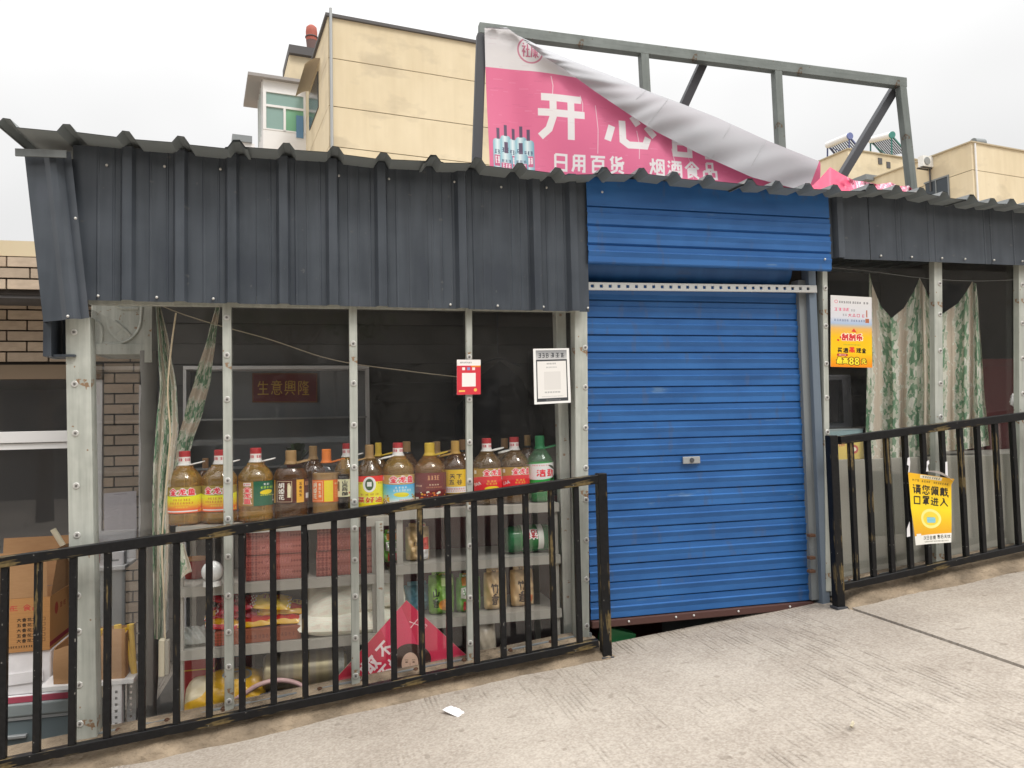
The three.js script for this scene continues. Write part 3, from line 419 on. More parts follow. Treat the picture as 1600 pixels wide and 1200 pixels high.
// ------------------------------------------------------------------ the shop: a shack of galvanised posts, glass and sheet metal
const shop = thing('kiosk_shop', 'low kiosk shop with dark corrugated fascia, glass front and blue roller shutter', 'shop', V(1.5, 0, 0));
const washerGeo = new THREE.LatheGeometry([[0.0135, -0.0015], [0.013, 0.0015], [0.0105, 0.0028], [0.0085, 0.0012], [0.001, 0.001]].map((p) => new THREE.Vector2(...p)), 18).rotateX(Math.PI / 2), headGeo = new THREE.CylinderGeometry(0.0046, 0.0056, 0.006, 6).rotateX(Math.PI / 2);
const boltGeo = join([new THREE.CylinderGeometry(0.012, 0.013, 0.004, 12).rotateX(Math.PI / 2), new THREE.CylinderGeometry(0.008, 0.009, 0.012, 6).rotateX(Math.PI / 2).translate(0, 0, 0.007)]);
const smallScrew = new THREE.SphereGeometry(0.006, 8, 6);
function post(name, xt, yt, xb, yb, w, d, screws, xoff = 0, z = 0) { // pixels of the centre line, top and bottom
  const a = M(xt, yt, z), b = M(xb, yb, z); b.y = ramp(b.x) + 0.06; a.z = b.z = z - d / 2;
  const p = part(name, bar(b, a, w, d, Math.min(0.004, d * 0.3)), MT.galv, shop);
  for (const sy of screws) { const t = (sy - yt) / (yb - yt), q = M(lerp(xt, xb, t) + xoff, sy, z); piece('washer', washerGeo, MT.screw, p, V(q.x, q.y, z + 0.0016)); piece('screw', headGeo, MT.screwHead, p, V(q.x, q.y, z + 0.0048), [0, 0, rnd() * 3]); }
  return p;
}
post('corner_post', 121, 495, 132, 1180, 0.094, 0.08, [519, 600, 677, 759, 836, 931, 987, 1070, 1131], -6);
post('post', 354, 470, 358, 1115, 0.037, 0.034, [496, 555, 624, 684, 751, 811, 870, 931, 988, 1042, 1096]);
post('post', 551.5, 474, 556, 1075, 0.036, 0.034, [537, 599, 664, 730, 784, 826, 875, 932, 997, 1056]);
post('post', 733, 480, 735, 1030, 0.03, 0.03, [558, 624, 691, 752, 794, 853, 934, 1005]);
post('end_post', 908, 484, 911, 1003, 0.066, 0.07, [543, 605, 668, 731, 781, 844, 905, 978], 6);
post('door_post', 1289, 410, 1297, 958, 0.032, 0.05, [450, 509, 568, 621, 675]);
post('post', 1466, 405, 1470, 900, 0.055, 0.04, [443, 491, 548, 599, 651], 2);
post('post', 1597, 410, 1600, 885, 0.045, 0.04, [445, 505, 560, 615], 0);
// glass panes
function pane(xa, xb, ytop) { const sh = [[xa, ramp(xa) + 0.085], [xb, ramp(xb) + 0.085], [xb, ytop], [xa, ytop]], s = new THREE.Shape(sh.map((p) => new THREE.Vector2(...p))); part('glass_pane', boxUV(new THREE.ExtrudeGeometry(s, { depth: 0.004, bevelEnabled: false }).translate(0, 0, -0.046)), MT.glass, shop); }
pane(-0.93, -0.401, 2.08); pane(-0.399, 0.139, 2.08); pane(0.141, 0.686, 2.08); pane(0.688, 1.225, 2.08); pane(2.63, 3.339, 2.4); pane(3.341, 3.96, 2.4); pane(3.962, 4.9, 2.4);
part('side_pane', box(-0.99, -0.986, 0.2, 2.05, -2.1, -0.09), MT.glass, shop);
// base plates under the glass, bolted down
function plate(xa, xb) {
  const s = new THREE.Shape([[xa, ramp(xa) + 0.03], [xb, ramp(xb) + 0.03], [xb, ramp(xb) + 0.09], [xa, ramp(xa) + 0.09]].map((p) => new THREE.Vector2(...p)));
  const p = part('base_plate', boxUV(new THREE.ExtrudeGeometry(s, { depth: 0.02, bevelEnabled: false }).translate(0, 0, -0.036)), MT.steelGrey, shop);
  for (let x = xa + 0.12; x < xb; x += 0.21 + rr(-0.03, 0.03)) piece('bolt', boltGeo, MT.rust, p, V(x, ramp(x) + 0.085, -0.014));
}
plate(-0.95, 1.26); plate(2.6, 4.95);
// fascia sheets
const RIB = (x, o = 0.03) => [[x - 0.034, 0], [x - 0.02, o], [x + 0.016, o], [x + 0.026, 0]];
const BEAD = (x) => [[x - 0.006, 0], [x - 0.002, 0.0028], [x + 0.002, 0.0028], [x + 0.006, 0]];
function fascia(name, x0, x1, ribs, beads, yb, yt, z, lean = 0) {
  let prof = [[x0, 0.001]]; const items = [...ribs.map((x) => [x, RIB(x)]), ...beads.map((x) => [x, BEAD(x)])].sort((a, b) => a[0] - b[0]); for (const [, p] of items) if (p[0][0] > prof[prof.length - 1][0] + 0.002 && p[p.length - 1][0] < x1 - 0.002) prof.push(...p); prof.push([x1, 0.001]);
  const front = folded(prof, (s, o, v) => V(s + lean * (1 - v), lerp(yb(s), yt, v), z + o)), back = folded(prof, (s, o, v) => V(s + lean * (1 - v), lerp(yb(s), yt, v), z + o - 0.0015));
  return part(name, join([front, back]), MT.dark, shop);
}
const fx = (px, py = 350) => M(px, py, 0.06).x;
const leftRibs = [120, 201, 283, 364, 444, 521, 597, 661, 722, 781, 838, 895].map((p) => fx(p)), leftBeads = [152, 177, 234, 261, 318, 341, 400, 422, 462, 480, 500, 545, 560, 578, 620, 640, 676, 690, 706, 740, 755, 768, 798, 812, 824, 855, 868, 880].map((p) => fx(p));
const yFas = (x) => 2.052 - 0.008 * (x + 0.9);
[[fx(112), fx(400)], [fx(400) + 0.001, fx(668)], [fx(668) + 0.001, fx(918)]].forEach(([a, b], i) => { const p = fascia('fascia_panel', a, b, leftRibs.filter((x) => x > a && x < b), leftBeads.filter((x) => x > a && x < b), yFas, 2.705, 0.05 + (i % 2) * 0.002); for (let x = a + 0.1; x < b; x += 0.225) { piece('screw', smallScrew, MT.screw, p, V(x, yFas(x) + 0.018, 0.057)); piece('screw', smallScrew, MT.screw, p, V(x + 0.03, 2.635 + rr(-0.01, 0.01), 0.057)); } });
{ // bent corner sheet, hanging a little lower and askew
  const tl = M(36, 236, 0.09), tr = M(112, 238, 0.09), bl = M(66, 503, 0.09), br = M(141, 497, 0.09), prof = [[0, -0.05], [0.02, 0], [0.42, 0.004], [0.55, 0.02], [0.68, 0.018], [0.8, -0.004], [0.92, 0.006], [1, 0.012]];
  const p = part('corner_sheet', folded(prof, (s, o, v) => { const a = tl.clone().lerp(bl, v), b = tr.clone().lerp(br, v), q = a.lerp(b, s); q.z += o; return q; }, 6), MT.dark, shop);
  for (const [x, y] of [[118, 341], [106, 494]]) piece('screw', smallScrew, MT.screw, p, M(x, y, 0.112));
  const g0 = M(74, 500, 0.03), g1 = M(80, 557, 0.03); part('gutter_end', join([box(g0.x - 0.012, g0.x + 0.018, g1.y, g0.y + 0.1, -0.1, 0.04), box(g0.x + 0.02, g0.x + 0.1, g1.y - 0.0, g1.y + 0.01, -0.1, 0.02), box(g0.x + 0.02, g0.x + 0.1, g1.y + 0.012, g0.y + 0.1, -0.1, -0.09)]), MT.dark, shop);
  part('eave_strip', bar(M(24, 238, 0.14), M(104, 241, 0.14), 0.03, 0.008), MT.roof, shop);
}
const rightFascia = [[fx(1297), fx(1360), [1305, 1311, 1317], []], [fx(1360) + 0.001, fx(1492), [], [1362, 1402, 1410, 1452, 1462]], [fx(1492) + 0.001, fx(1492) + 1.0, [1500], [1540, 1550, 1585]]];
for (const [a, b, ribs, beads] of rightFascia) { const p = fascia('fascia_panel', a, b, ribs.map((q) => fx(q)), beads.map((q) => fx(q)), () => 2.343, 2.7, 0.045 + rr(0, 0.006)); for (let x = a + 0.06; x < b; x += 0.2) piece('screw', smallScrew, MT.screw, p, V(x, 2.365, 0.056)); }
// blue sheet over the door
const bx0 = M(918, 350, 0.07).x, bx1 = M(1297, 360, 0.07).x;
{
  const y0 = 2.27, y1 = 2.7, prof = [[y0, -0.012], [y0 + 0.004, 0]]; for (const y of [2.272, 2.366, 2.46]) prof.push([y + 0.008, 0.003], [y + 0.034, 0.003], [y + 0.056, 0.0095], [y + 0.059, 0.0095], [y + 0.064, 0.002], [y + 0.087, 0.004], [y + 0.0885, -0.008], [y + 0.0935, -0.008]); prof.push([2.556, 0.003], [y1, 0]);
  const p = part('door_header', folded(prof, (s, o, v) => V(lerp(bx0, bx1, v), s, 0.066 + o)), MT.blue, shop); for (const [x, y] of [[941, 300], [1289, 405]]) piece('screw', smallScrew, MT.screw, p, M(x, y, 0.078));
}
// roof: overlapping ribbed sheets running back over the shop
{
  const ribs = [10, 104, 197, 283, 370, 448, 525, 600, 678, 748, 813, 872, 945, 1003, 1055, 1108, 1172, 1215, 1262, 1305, 1362, 1402, 1440, 1476, 1518, 1550, 1580, 1612, 1650, 1690].map((p) => M(p, 260, 0.2).x); while (ribs[ribs.length - 1] < 5.0) ribs.push(ribs[ribs.length - 1] + 0.2);
  const EDGE = [[-1.3, 2.664], [-0.84, 2.652], [-0.43, 2.63], [-0.08, 2.64], [0.3, 2.621], [0.64, 2.633], [1.1, 2.61], [1.52, 2.628], [1.86, 2.613], [2.6, 2.613], [2.95, 2.63], [3.42, 2.6], [5.3, 2.58]];
  const edgeY = (x) => { for (let k = 0; k + 1 < EDGE.length; k++) if (x < EDGE[k + 1][0]) return lerp(EDGE[k][1], EDGE[k + 1][1], clamp((x - EDGE[k][0]) / (EDGE[k + 1][0] - EDGE[k][0]), 0, 1)); return 2.58; };
  for (let k = 0, i = 0; i < ribs.length - 1; k++, i += 4) {
    const r = ribs.slice(i, i + 5), prof = [[r[0] - 0.05 + (k ? 0.002 : 0.02), 0]]; for (const x of r) prof.push([x - 0.036, 0.002], [x - 0.014, 0.032], [x + 0.012, 0.032], [x + 0.034, 0.002]); prof.push([r[r.length - 1] + 0.045, 0]);
    const up = (k % 2) * 0.008 + 0.003 * k % 0.005, fz = 0.2 + rr(-0.008, 0.008), s1 = rr(-0.02, 0.02);
    const pl = (s, o, v) => V(s, lerp(1.5 + (edgeY(s) - 1.5) * 1.041 + 0.003 * Math.sin(s * 19 + k), 2.81, sstep(v, 0, 1) * 0.4 + v * 0.6) + o + up * 0.6, lerp(fz, -2.45, v));
    const rs = part('roof_sheet', folded(prof, pl), MT.roof, shop); part('underside', folded(prof, (s, o, v) => pl(s, o, v).add(V(0, -0.0025, 0))), MT.roofUnder, rs);
  }
  part('eave_beam', box(-1.14, 4.95, 2.57, 2.655, -0.06, 0.02), MT.steelDark, shop);
}
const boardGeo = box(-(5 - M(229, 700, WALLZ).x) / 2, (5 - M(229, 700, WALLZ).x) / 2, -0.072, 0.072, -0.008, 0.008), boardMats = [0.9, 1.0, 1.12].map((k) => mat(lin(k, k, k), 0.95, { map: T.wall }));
// closed shell: floor, back and right walls
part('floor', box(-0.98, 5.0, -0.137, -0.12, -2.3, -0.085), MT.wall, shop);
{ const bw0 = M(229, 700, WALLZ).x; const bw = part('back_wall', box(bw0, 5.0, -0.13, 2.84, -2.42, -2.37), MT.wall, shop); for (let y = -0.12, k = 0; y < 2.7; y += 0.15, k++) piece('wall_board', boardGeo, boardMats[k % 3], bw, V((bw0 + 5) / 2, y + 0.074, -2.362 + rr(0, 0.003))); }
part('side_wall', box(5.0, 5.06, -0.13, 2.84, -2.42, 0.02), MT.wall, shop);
part('head_rail', box(-0.95, 1.27, 2.045, 2.09, -0.045, -0.005), MT.galv, shop);
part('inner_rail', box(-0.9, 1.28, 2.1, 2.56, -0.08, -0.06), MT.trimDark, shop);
// shutter
{
  const x0 = M(917, 700, -0.05).x, x1 = M(1258, 700, -0.05).x, ys = 0.525, ye = 2.2, n = 19, h = (ye - ys) / n;
  const sh = part('roller_shutter', box(x0 + 0.01, x1 - 0.01, ys, ye, -0.078, -0.074), MT.blue, shop);
  const prof = [[0, -0.009], [0.0025, -0.009], [0.0045, 0.003], [0.36 * h, 0.003], [0.6 * h, 0.0095], [0.63 * h, 0.0095], [0.68 * h, 0.002], [h - 0.004, 0.0035], [h - 0.0022, -0.009], [h, -0.009]];
  const geos = Array.from({ length: 19 }, (_, k) => folded(prof, (s, o, v) => V(lerp(x0, x1, v) - (x0 + x1) / 2, s - h / 2, o + 0.002 * Math.sin(v * 7 + k * 2)), 6)); geos.forEach((g, k) => { const u = g.attributes.uv; for (let i = 0; i < u.count; i++) u.setXY(i, u.getX(i) + k * 0.618 + (k * k % 7) * 0.23, u.getY(i) + k * 0.37); });
  for (let i = 0; i < n; i++) piece('slat', geos[i], MT.blue, sh, V((x0 + x1) / 2, ys + h * (i + 0.5), -0.064 + rr(0, 0.0015)), [rr(-0.012, 0.012), 0, rr(-0.0006, 0.0006)]);
  const bb = part('bottom_bar', box(x0, x1 + 0.01, ys - 0.036, ys - 0.001, -0.085, -0.045, 0.004), MT.rustBar, sh); for (const px of [983, 1057, 1085, 1155, 1236]) { const q = M(px, 970, -0.04); piece('rivet', smallScrew, MT.screw, bb, V(q.x, ys - 0.016, -0.044)); }
  const lk = M(1081, 719, -0.04); const lp = part('lock_plate', box(lk.x - 0.048, lk.x + 0.048, lk.y - 0.018, lk.y + 0.018, -0.052, -0.04, 0.003), MT.steel, sh); piece('keyhole', new THREE.CylinderGeometry(0.011, 0.012, 0.01, 16).rotateX(Math.PI / 2), MT.steelDark, lp, V(lk.x, lk.y, -0.038));
  part('shutter_roll', new THREE.CylinderGeometry(0.115, 0.115, x1 - x0 - 0.04, 28).rotateZ(Math.PI / 2).translate((x0 + x1) / 2, 2.32, -0.18), MT.blue, shop);
  const gx = M(1265, 700, -0.03).x; part('guide_rail', join([box(gx - 0.022, gx + 0.028, ramp(2.5) + 0.02, 2.24, -0.1, -0.035, 0.003)]), MT.steelGrey, shop);
  const tx = M(1278, 700, -0.02).x; part('door_frame_tube', box(tx - 0.022, tx + 0.024, ramp(2.5) - 0.02, 2.3, -0.07, -0.006, 0.004), mat(lin(0.16, 0.2, 0.25), 0.45, { metalness: 0.3 }), shop);
  for (const py of [837, 872, 893]) { const q = M(1271, py, 0); part('rusty_hinge', box(q.x - 0.02, q.x + 0.015, q.y - 0.008, q.y + 0.008, -0.03, 0.0, 0.003), MT.rust, shop); }
  // slotted steel strip across the opening
  const a = M(919, 447, 0.01), b = M(1276, 451.5, 0.01), L = a.distanceTo(b), s = new THREE.Shape(); s.moveTo(0, -0.018); s.lineTo(L, -0.018); s.lineTo(L, 0.018); s.lineTo(0, 0.018); s.closePath();
  for (let x = 0.012; x < L - 0.02; x += 0.047) { const o = new THREE.Path(); o.moveTo(x, -0.009); o.lineTo(x + 0.02, -0.009); o.lineTo(x + 0.02, 0.01); o.lineTo(x, 0.01); o.closePath(); s.holes.push(o); }
  part('slotted_strip', boxUV(new THREE.ExtrudeGeometry(s, { depth: 0.006, bevelEnabled: true, bevelSize: 0.002, bevelThickness: 0.002, bevelSegments: 1 })).rotateZ(Math.atan2(b.y - a.y, b.x - a.x)).translate(a.x, a.y, 0.004), mat(lin(0.62, 0.62, 0.6), 0.35, { metalness: 0.5 }), shop);
}
// kick panels behind the right-hand glass, inner uprights
{
  const yk = M(1315, 719, -0.08).y; let x = 2.64; const ws = [0.2, 0.24, 0.22, 0.26, 0.24, 0.22, 0.25]; for (const w of ws) { part('kick_panel', box(x, x + w - 0.004, ramp(x) + 0.08, yk + rr(-0.006, 0.006), -0.105, -0.085, 0.003), mat(lin(0.3, 0.295, 0.25), 0.7), shop); x += w; }
  const u1 = M(882, 700, -0.1); part('inner_upright', box(u1.x - 0.027, u1.x + 0.027, -0.12, 2.5, -0.16, -0.1, 0.004), MT.galv, shop);
  const u2 = M(233, 520, -0.4); part('inner_upright', box(u2.x - 0.02, u2.x + 0.012, M(233, 566, -0.4).y, 2.5, -0.44, -0.4), MT.galv, shop);
  const seg = []; for (let k = 0; k < 14; k++) { const y = lerp(-0.12, M(233, 568, -0.45).y, k / 13); seg.push(new THREE.Vector2(0.036 + (k % 2) * 0.006, y), new THREE.Vector2(0.036 + (k % 2) * 0.006, y + 0.06)); }
  part('drain_hose', new THREE.LatheGeometry(seg, 16).translate(M(233, 700, -0.45).x, 0, -0.45), mat(lin(0.15, 0.145, 0.13), 0.7), shop);
  // strip joint between the stock boards on the right wall
  part('inner_panel', box(M(690, 900, -0.6).x, 1.9, -0.1, M(760, 780, -0.6).y, -0.64, -0.6), MT.maroon, shop);
}

// ------------------------------------------------------------------ railings
function railing(name, label, zf, top, bottom, xs, endPx, leftEnd) {
  const a = M(...top[0], zf), b = M(...top[1], zf), c = M(...bottom[0], zf), d = M(...bottom[1], zf), r = thing(name, label, 'railing', V((c.x + d.x) / 2, ramp((c.x + d.x) / 2), zf));
  part('top_rail', bar(a, b, 0.042, 0.042, 0.004), MT.blackV, r); part('bottom_rail', bar(c, d, 0.036, 0.036, 0.004), MT.blackV, r);
  const ty = (x) => lerp(a.y, b.y, (x - a.x) / (b.x - a.x)), by = (x) => lerp(c.y, d.y, (x - c.x) / (d.x - c.x));
  for (const [px, py] of xs) { const x = M(px, py, zf).x; const g = bar(V(x, by(x) + 0.017, zf), V(x, ty(x) - 0.02, zf), 0.026, 0.026, 0.003), du = rnd(), dv = rnd(), q = g.attributes.uv; for (let i = 0; i < q.count; i++) q.setXY(i, q.getX(i) + du, q.getY(i) + dv); part('baluster', g, MT.blackV, r); }
  const e = M(...endPx[0], zf), f = M(...endPx[1], zf); part('post', bar(V(e.x, ramp(e.x) - 0.02 + 0.0, zf), V(e.x, f.y, zf), 0.046, 0.046, 0.004), MT.blackV, r);
  part('foot', box(e.x - 0.03, e.x + 0.03, ramp(e.x) + 0.0, ramp(e.x) + 0.012, zf - 0.03, zf + 0.03), MT.steelDark, r);
}
railing('railing', 'worn black steel railing with chipped paint, in front of the left shop window', 0.1, [[-170, 902], [936, 748]], [[-170, 1228], [934, 1004]], [[-105, 1050], [-50, 1050], [6, 1030], [59, 1010], [114, 1000], [168, 990], [222, 980], [276, 970], [327, 960], [378, 955], [427, 945], [476, 935], [523, 930], [569, 920], [614, 915], [657.6, 905], [700.6, 900], [742.6, 895], [784, 885], [823, 880], [863, 870], [902, 865]], [[943, 890], [943, 739]]);
railing('railing', 'black steel railing with a torn yellow notice on it, right of the shutter', 0.1, [[1310, 688], [1720, 634]], [[1310, 918], [1720, 828]], [[1333, 790], [1360, 790], [1389, 785], [1418, 780], [1446, 775], [1476, 770], [1504, 765], [1531, 760], [1559, 755], [1586, 750], [1614, 745], [1642, 740]], [[1305, 820], [1305, 680]]);
// ------------------------------------------------------------------ steel frame and loose banner on the roof
{
  const Z = -0.42, f = thing('banner_frame', 'galvanised steel tube frame standing on the shop roof, half bare', 'frame', V(2.2, 2.7, Z));
  const P = (x, y, dz = 0) => M(x, y, Z + dz), low = (p) => V(p.x, 2.68, p.z);
  const tubeM = mat('#a3a8ab', 1, { map: galvC, roughnessMap: galvR, metalness: 0.3 }); part('top_beam', bar(P(748, 46), P(1413, 131), 0.062, 0.05, 0.004), tubeM, f);
  const up = (x, y, x2, y2, m) => { const a = P(x, y), b = P(x2, y2), k = (2.72 - a.y) / (b.y - a.y); part('upright', bar(a, a.clone().lerp(b, k), 0.05, 0.048, 0.004), m, f); };
  up(752, 55, 745, 252, MT.steelDark); up(1005, 84, 1008, 140, tubeM); up(1213, 112, 1219, 228, tubeM); up(1407, 134, 1424, 292, tubeM);
  const st = (x, y, x2, y2) => { const a = P(x, y, -0.055), b = M(x2, y2, Z - 0.1), k = (2.72 - a.y) / (b.y - a.y); part('strut', bar(a, a.clone().lerp(b, k), 0.05, 0.05, 0.004), MT.steelDark, f); };
  st(1098, 100, 1068, 165); st(1397, 140, 1322, 264);

  const BZ = Z + 0.045, p0 = M(757, 42, BZ), X0 = p0.x - 0.01, Y1 = p0.y + 0.01, BW = 2.75, BH = 0.98;
  const bc = (px, py, W, H) => { const q = M(px, py, BZ); return [(q.x - X0) / BW * W, (Y1 - q.y) / BH * H]; };
  const print = paintTex(2048, 730, (g, W, H) => {
    g.fillStyle = '#d9d5d6'; g.fillRect(0, 0, W, H); const C = (x, y) => bc(x, y, W, H);
    g.fillStyle = '#da6a90'; g.beginPath(); g.moveTo(...C(756, 103)); g.lineTo(...C(905, 122)); g.lineTo(...C(1400, 190)); g.lineTo(W, H); g.lineTo(0, H); g.closePath(); g.fill();
    const put = (ch, x0, y0, x1, y1, lw, col) => { const [a, b] = C(x0, y0), [c, d] = C(x1, y1); hanzi(g, ch, a, b, c - a, d - b, lw, col); };
    const wht = '#e4dfe0'; put('开', 834, 137, 919, 222, 30, wht); put('心', 938, 163, 1030, 238, 30, wht); put('的', 1048, 190, 1120, 250, 24, wht);
    [['日', 862, 892], ['用', 893, 918], ['百', 921, 948], ['货', 950, 977], ['烟', 1012, 1038], ['酒', 1041, 1067], ['食', 1069, 1095], ['品', 1098, 1122]].forEach(([c, a, b]) => put(c, a, 238 + (a - 860) * 0.06, b, 267 + (a - 860) * 0.06, 10, wht));
    const [lx, ly] = C(828, 80), [lx2] = C(847, 80), r = lx2 - lx; g.strokeStyle = '#c27d90'; g.lineWidth = 7; g.beginPath(); g.arc(lx, ly, r, 0, 7); g.stroke(); words(g, '社', lx - r * 0.72, ly - r * 0.6, r * 1.2, { lw: 6, w: r * 0.7, colour: '#c06f86' }); words(g, '康', lx + r * 0.02, ly - r * 0.6, r * 1.2, { lw: 6, w: r * 0.7, colour: '#c06f86' });
    // printed bottles
    for (const [x, y, w] of [[778, 200, 17], [790, 195, 17], [803, 200, 17], [815, 196, 17], [826, 202, 17], [791, 222, 21], [815, 222, 21]]) {
      const [a, b] = C(x - w / 2, y + 16), [c] = C(x + w / 2, y + 16), [, d] = C(x, 275), [, n] = C(x, y), ww = c - a, gr = g.createLinearGradient(a, 0, c, 0); gr.addColorStop(0, '#7fb4c4'); gr.addColorStop(0.4, '#dfe8ea'); gr.addColorStop(1, '#6a9eb2'); g.fillStyle = gr; g.beginPath(); g.moveTo(a, d); g.lineTo(a, b + ww * 0.4); g.quadraticCurveTo(a, b, a + ww * 0.35, b); g.lineTo(a + ww * 0.65, b); g.quadraticCurveTo(c, b, c, b + ww * 0.4); g.lineTo(c, d); g.fill();
      g.fillStyle = '#5a4660'; g.fillRect(a + ww * 0.36, n, ww * 0.28, b - n + 2); g.fillStyle = '#c65f86'; g.fillRect(a + ww * 0.1, b + (d - b) * 0.45, ww * 0.8, (d - b) * 0.3); fine(g, a + ww * 0.1, b + (d - b) * 0.3, ww * 0.8, (d - b) * 0.12, 3, '#3c4a66'); fine(g, a + ww * 0.15, b + (d - b) * 0.48, ww * 0.7, (d - b) * 0.2, 3, '#e9e1e4');
    }
    g.strokeStyle = 'rgba(230,222,224,0.75)'; for (const [a, b, c, d] of [[930, 165, 934, 240], [906, 150, 910, 175], [1050, 232, 1054, 268], [994, 205, 997, 250], [1075, 240, 1084, 280], [860, 120, 862, 150]]) { g.lineWidth = rr(1.5, 4); g.beginPath(); g.moveTo(...C(a, b)); g.lineTo(...C((a + c) / 2 + 2, (b + d) / 2)); g.lineTo(...C(c, d)); g.stroke(); }
    for (let k = 0; k < 900; k++) { g.fillStyle = k % 2 ? 'rgba(240,232,234,0.10)' : 'rgba(120,40,70,0.06)'; g.fillRect(rnd() * W, rnd() * H, rr(2, 40), rr(1, 5)); }
  });
  const vinyl = phys('#ffffff', 0.55, { map: print, transmission: 0.1, thickness: 0 }), backing = phys(lin(0.44, 0.445, 0.47), 0.6, { transmission: 0.15, thickness: 0 });
  const upper = [[757, 42], [792, 43], [806, 54], [825, 63], [860, 80], [895, 95], [970, 124], [1012, 142], [1050, 156], [1117, 182], [1200, 220], [1280, 252]];
  const lower = [[760, 44], [796, 46], [812, 57], [822, 66], [848, 88], [880, 107], [930, 143], [985, 180], [1022, 204], [1092, 240], [1175, 277], [1262, 300]];
  const b = thing('shop_banner', 'faded pink vinyl banner with white characters, its top corner torn loose and folded over', 'banner', V(1.6, 2.7, BZ));
  const uvB = (u, v, p) => [(p.x - X0) / BW, 1 - (Y1 - p.y) / BH];
  part('printed_face', grid(70, 16, (u, v) => { const [px, py] = along(upper, u), t = M(px, py, BZ), y = lerp(t.y - 0.006, 2.74, v); return V(t.x + 0.01 * v * (1 - u), y, BZ + 0.012 * Math.sin(u * 21 + v * 2) * v + 0.01 * Math.sin(u * 8 - v * 5)); }, uvB), vinyl, b);
  const flap = part('folded_flap', grid(90, 14, (u, v) => {
    const a = along(upper, u), c = along(lower, u), e = v * v * 0.35 + v * 0.65, px = lerp(a[0], c[0], e), py = lerp(a[1], c[1], e), bul = 0.006 + 0.04 * sstep(u, 0.02, 0.5) * (0.55 + 0.45 * (1 - sstep(u, 0.75, 1)));
    const wr = 0.006 * Math.sin(u * 60 + v * 4) * v + 0.008 * Math.sin(u * 27 - v * 3) + 0.004 * Math.sin(u * 113 + v * 9) * v; return M(px, py, BZ + 0.015 + bul * Math.sin(Math.PI * (0.12 + v * 0.62)) + wr);
  }), backing, b);
  // seams of the folded back
  for (const t of [0.62, 0.7, 0.84, 0.9]) { const pts = []; for (let k = 1; k <= 10; k++) { const v = k / 10.5, a = along(upper, t), c = along(lower, t), e = v * v * 0.35 + v * 0.65; pts.push(M(lerp(a[0], c[0], e) + 8 * (1 - v) + 0, lerp(a[1], c[1], e), BZ + 0.02 + 0.04 * Math.sin(Math.PI * (0.12 + v * 0.62)) * (0.55 + 0.45 * (1 - sstep(t, 0.75, 1))) + 0.006)); } part('crease', tube(pts, 0.0012, 20, 4), MT.steel, flap); }
  // the torn end lying on the roof
  const tornTex = paintTex(512, 128, (g, W, H) => { g.fillStyle = '#d8406a'; g.fillRect(0, 0, W, H); for (let k = 0; k < 240; k++) { const x = W * (0.42 + 0.58 * rnd()); g.strokeStyle = rnd() < 0.6 ? 'rgba(225,205,212,0.5)' : 'rgba(200,70,100,0.5)'; g.lineWidth = rr(1, 7); g.beginPath(); g.moveTo(x, 0); g.quadraticCurveTo(x + rr(-30, 30), H / 2, x + rr(-50, 50), H); g.stroke(); } g.fillStyle = 'rgba(226,205,212,0.85)'; for (let k = 0; k < 26; k++) { g.beginPath(); g.ellipse(W * (0.45 + 0.5 * rnd()), H * rnd(), rr(6, 26), rr(3, 9), rr(-1, 1), 0, 7); g.fill(); } });
  const top = [[1262, 297], [1280, 280], [1297, 261], [1315, 272], [1335, 282], [1352, 284], [1372, 288], [1392, 285], [1405, 291], [1420, 290], [1430, 300]];
  part('torn_end', grid(70, 12, (u, v) => { const [px, py] = along(top, u), n = fbm(u, v * 0.5, 24, 6, 3, 300) - 0.5, q = M(px, py + v * 30, BZ + 0.16 + 0.1 * v + n * 0.16 * sstep(u, 0.2, 0.5)); q.y = Math.max(q.y, 2.7); return q; }), phys('#ffffff', 0.45, { map: tornTex, transmission: 0.1, thickness: 0 }), b);
}
// ------------------------------------------------------------------ stock inside the shop
// two shelf racks behind the glass
const RACK = { lx0: -0.62, lx1: 0.3, rx0: 0.33, rx1: 1.13, ly: [1.082, 0.82, 0.55, 0.255], ry: [1.105, 0.853, 0.592] };
{
  const board = (x0, x1, y, z0, z1) => join([box(x0, x1, y - 0.012, y, z1, z0 - 0.0145), box(x0, x1, y - 0.042, y + 0.0, z0 - 0.014, z0)]);
  const l = thing('shelf_rack', 'grey metal shelf rack of oil bottles, noodles and flour in the left window', 'shelf', V(-0.16, -0.12, -0.25));
  for (const y of RACK.ly) part('shelf', board(RACK.lx0, RACK.lx1, y, -0.075, -0.46), MT.shelf, l);
  const up = (x, r, top) => { for (const z of [-0.1, -0.45]) part('upright', box(x - 0.014, x + 0.014, -0.12, top, z - 0.012, z + 0.012), MT.shelf, r); };
  up(M(594, 900, -0.06).x - 0.02, l, 1.06); up(-0.605, l, 1.06);
  part('upright', box(M(588, 900, -0.06).x, M(600, 900, -0.06).x, -0.12, 1.062, -0.072, -0.06, 0.002), MT.galv, l);
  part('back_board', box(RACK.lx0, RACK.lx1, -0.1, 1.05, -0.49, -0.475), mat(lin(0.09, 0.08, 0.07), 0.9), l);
  const r = thing('shelf_rack', 'grey metal shelf rack of rice bags beside the shutter post', 'shelf', V(0.75, -0.12, -0.25));
  for (const y of RACK.ry) part('shelf', board(RACK.rx0, RACK.rx1, y, -0.075, -0.46), MT.shelf, r);
  up(1.11, r, 1.09); up(0.35, r, 1.09);
}
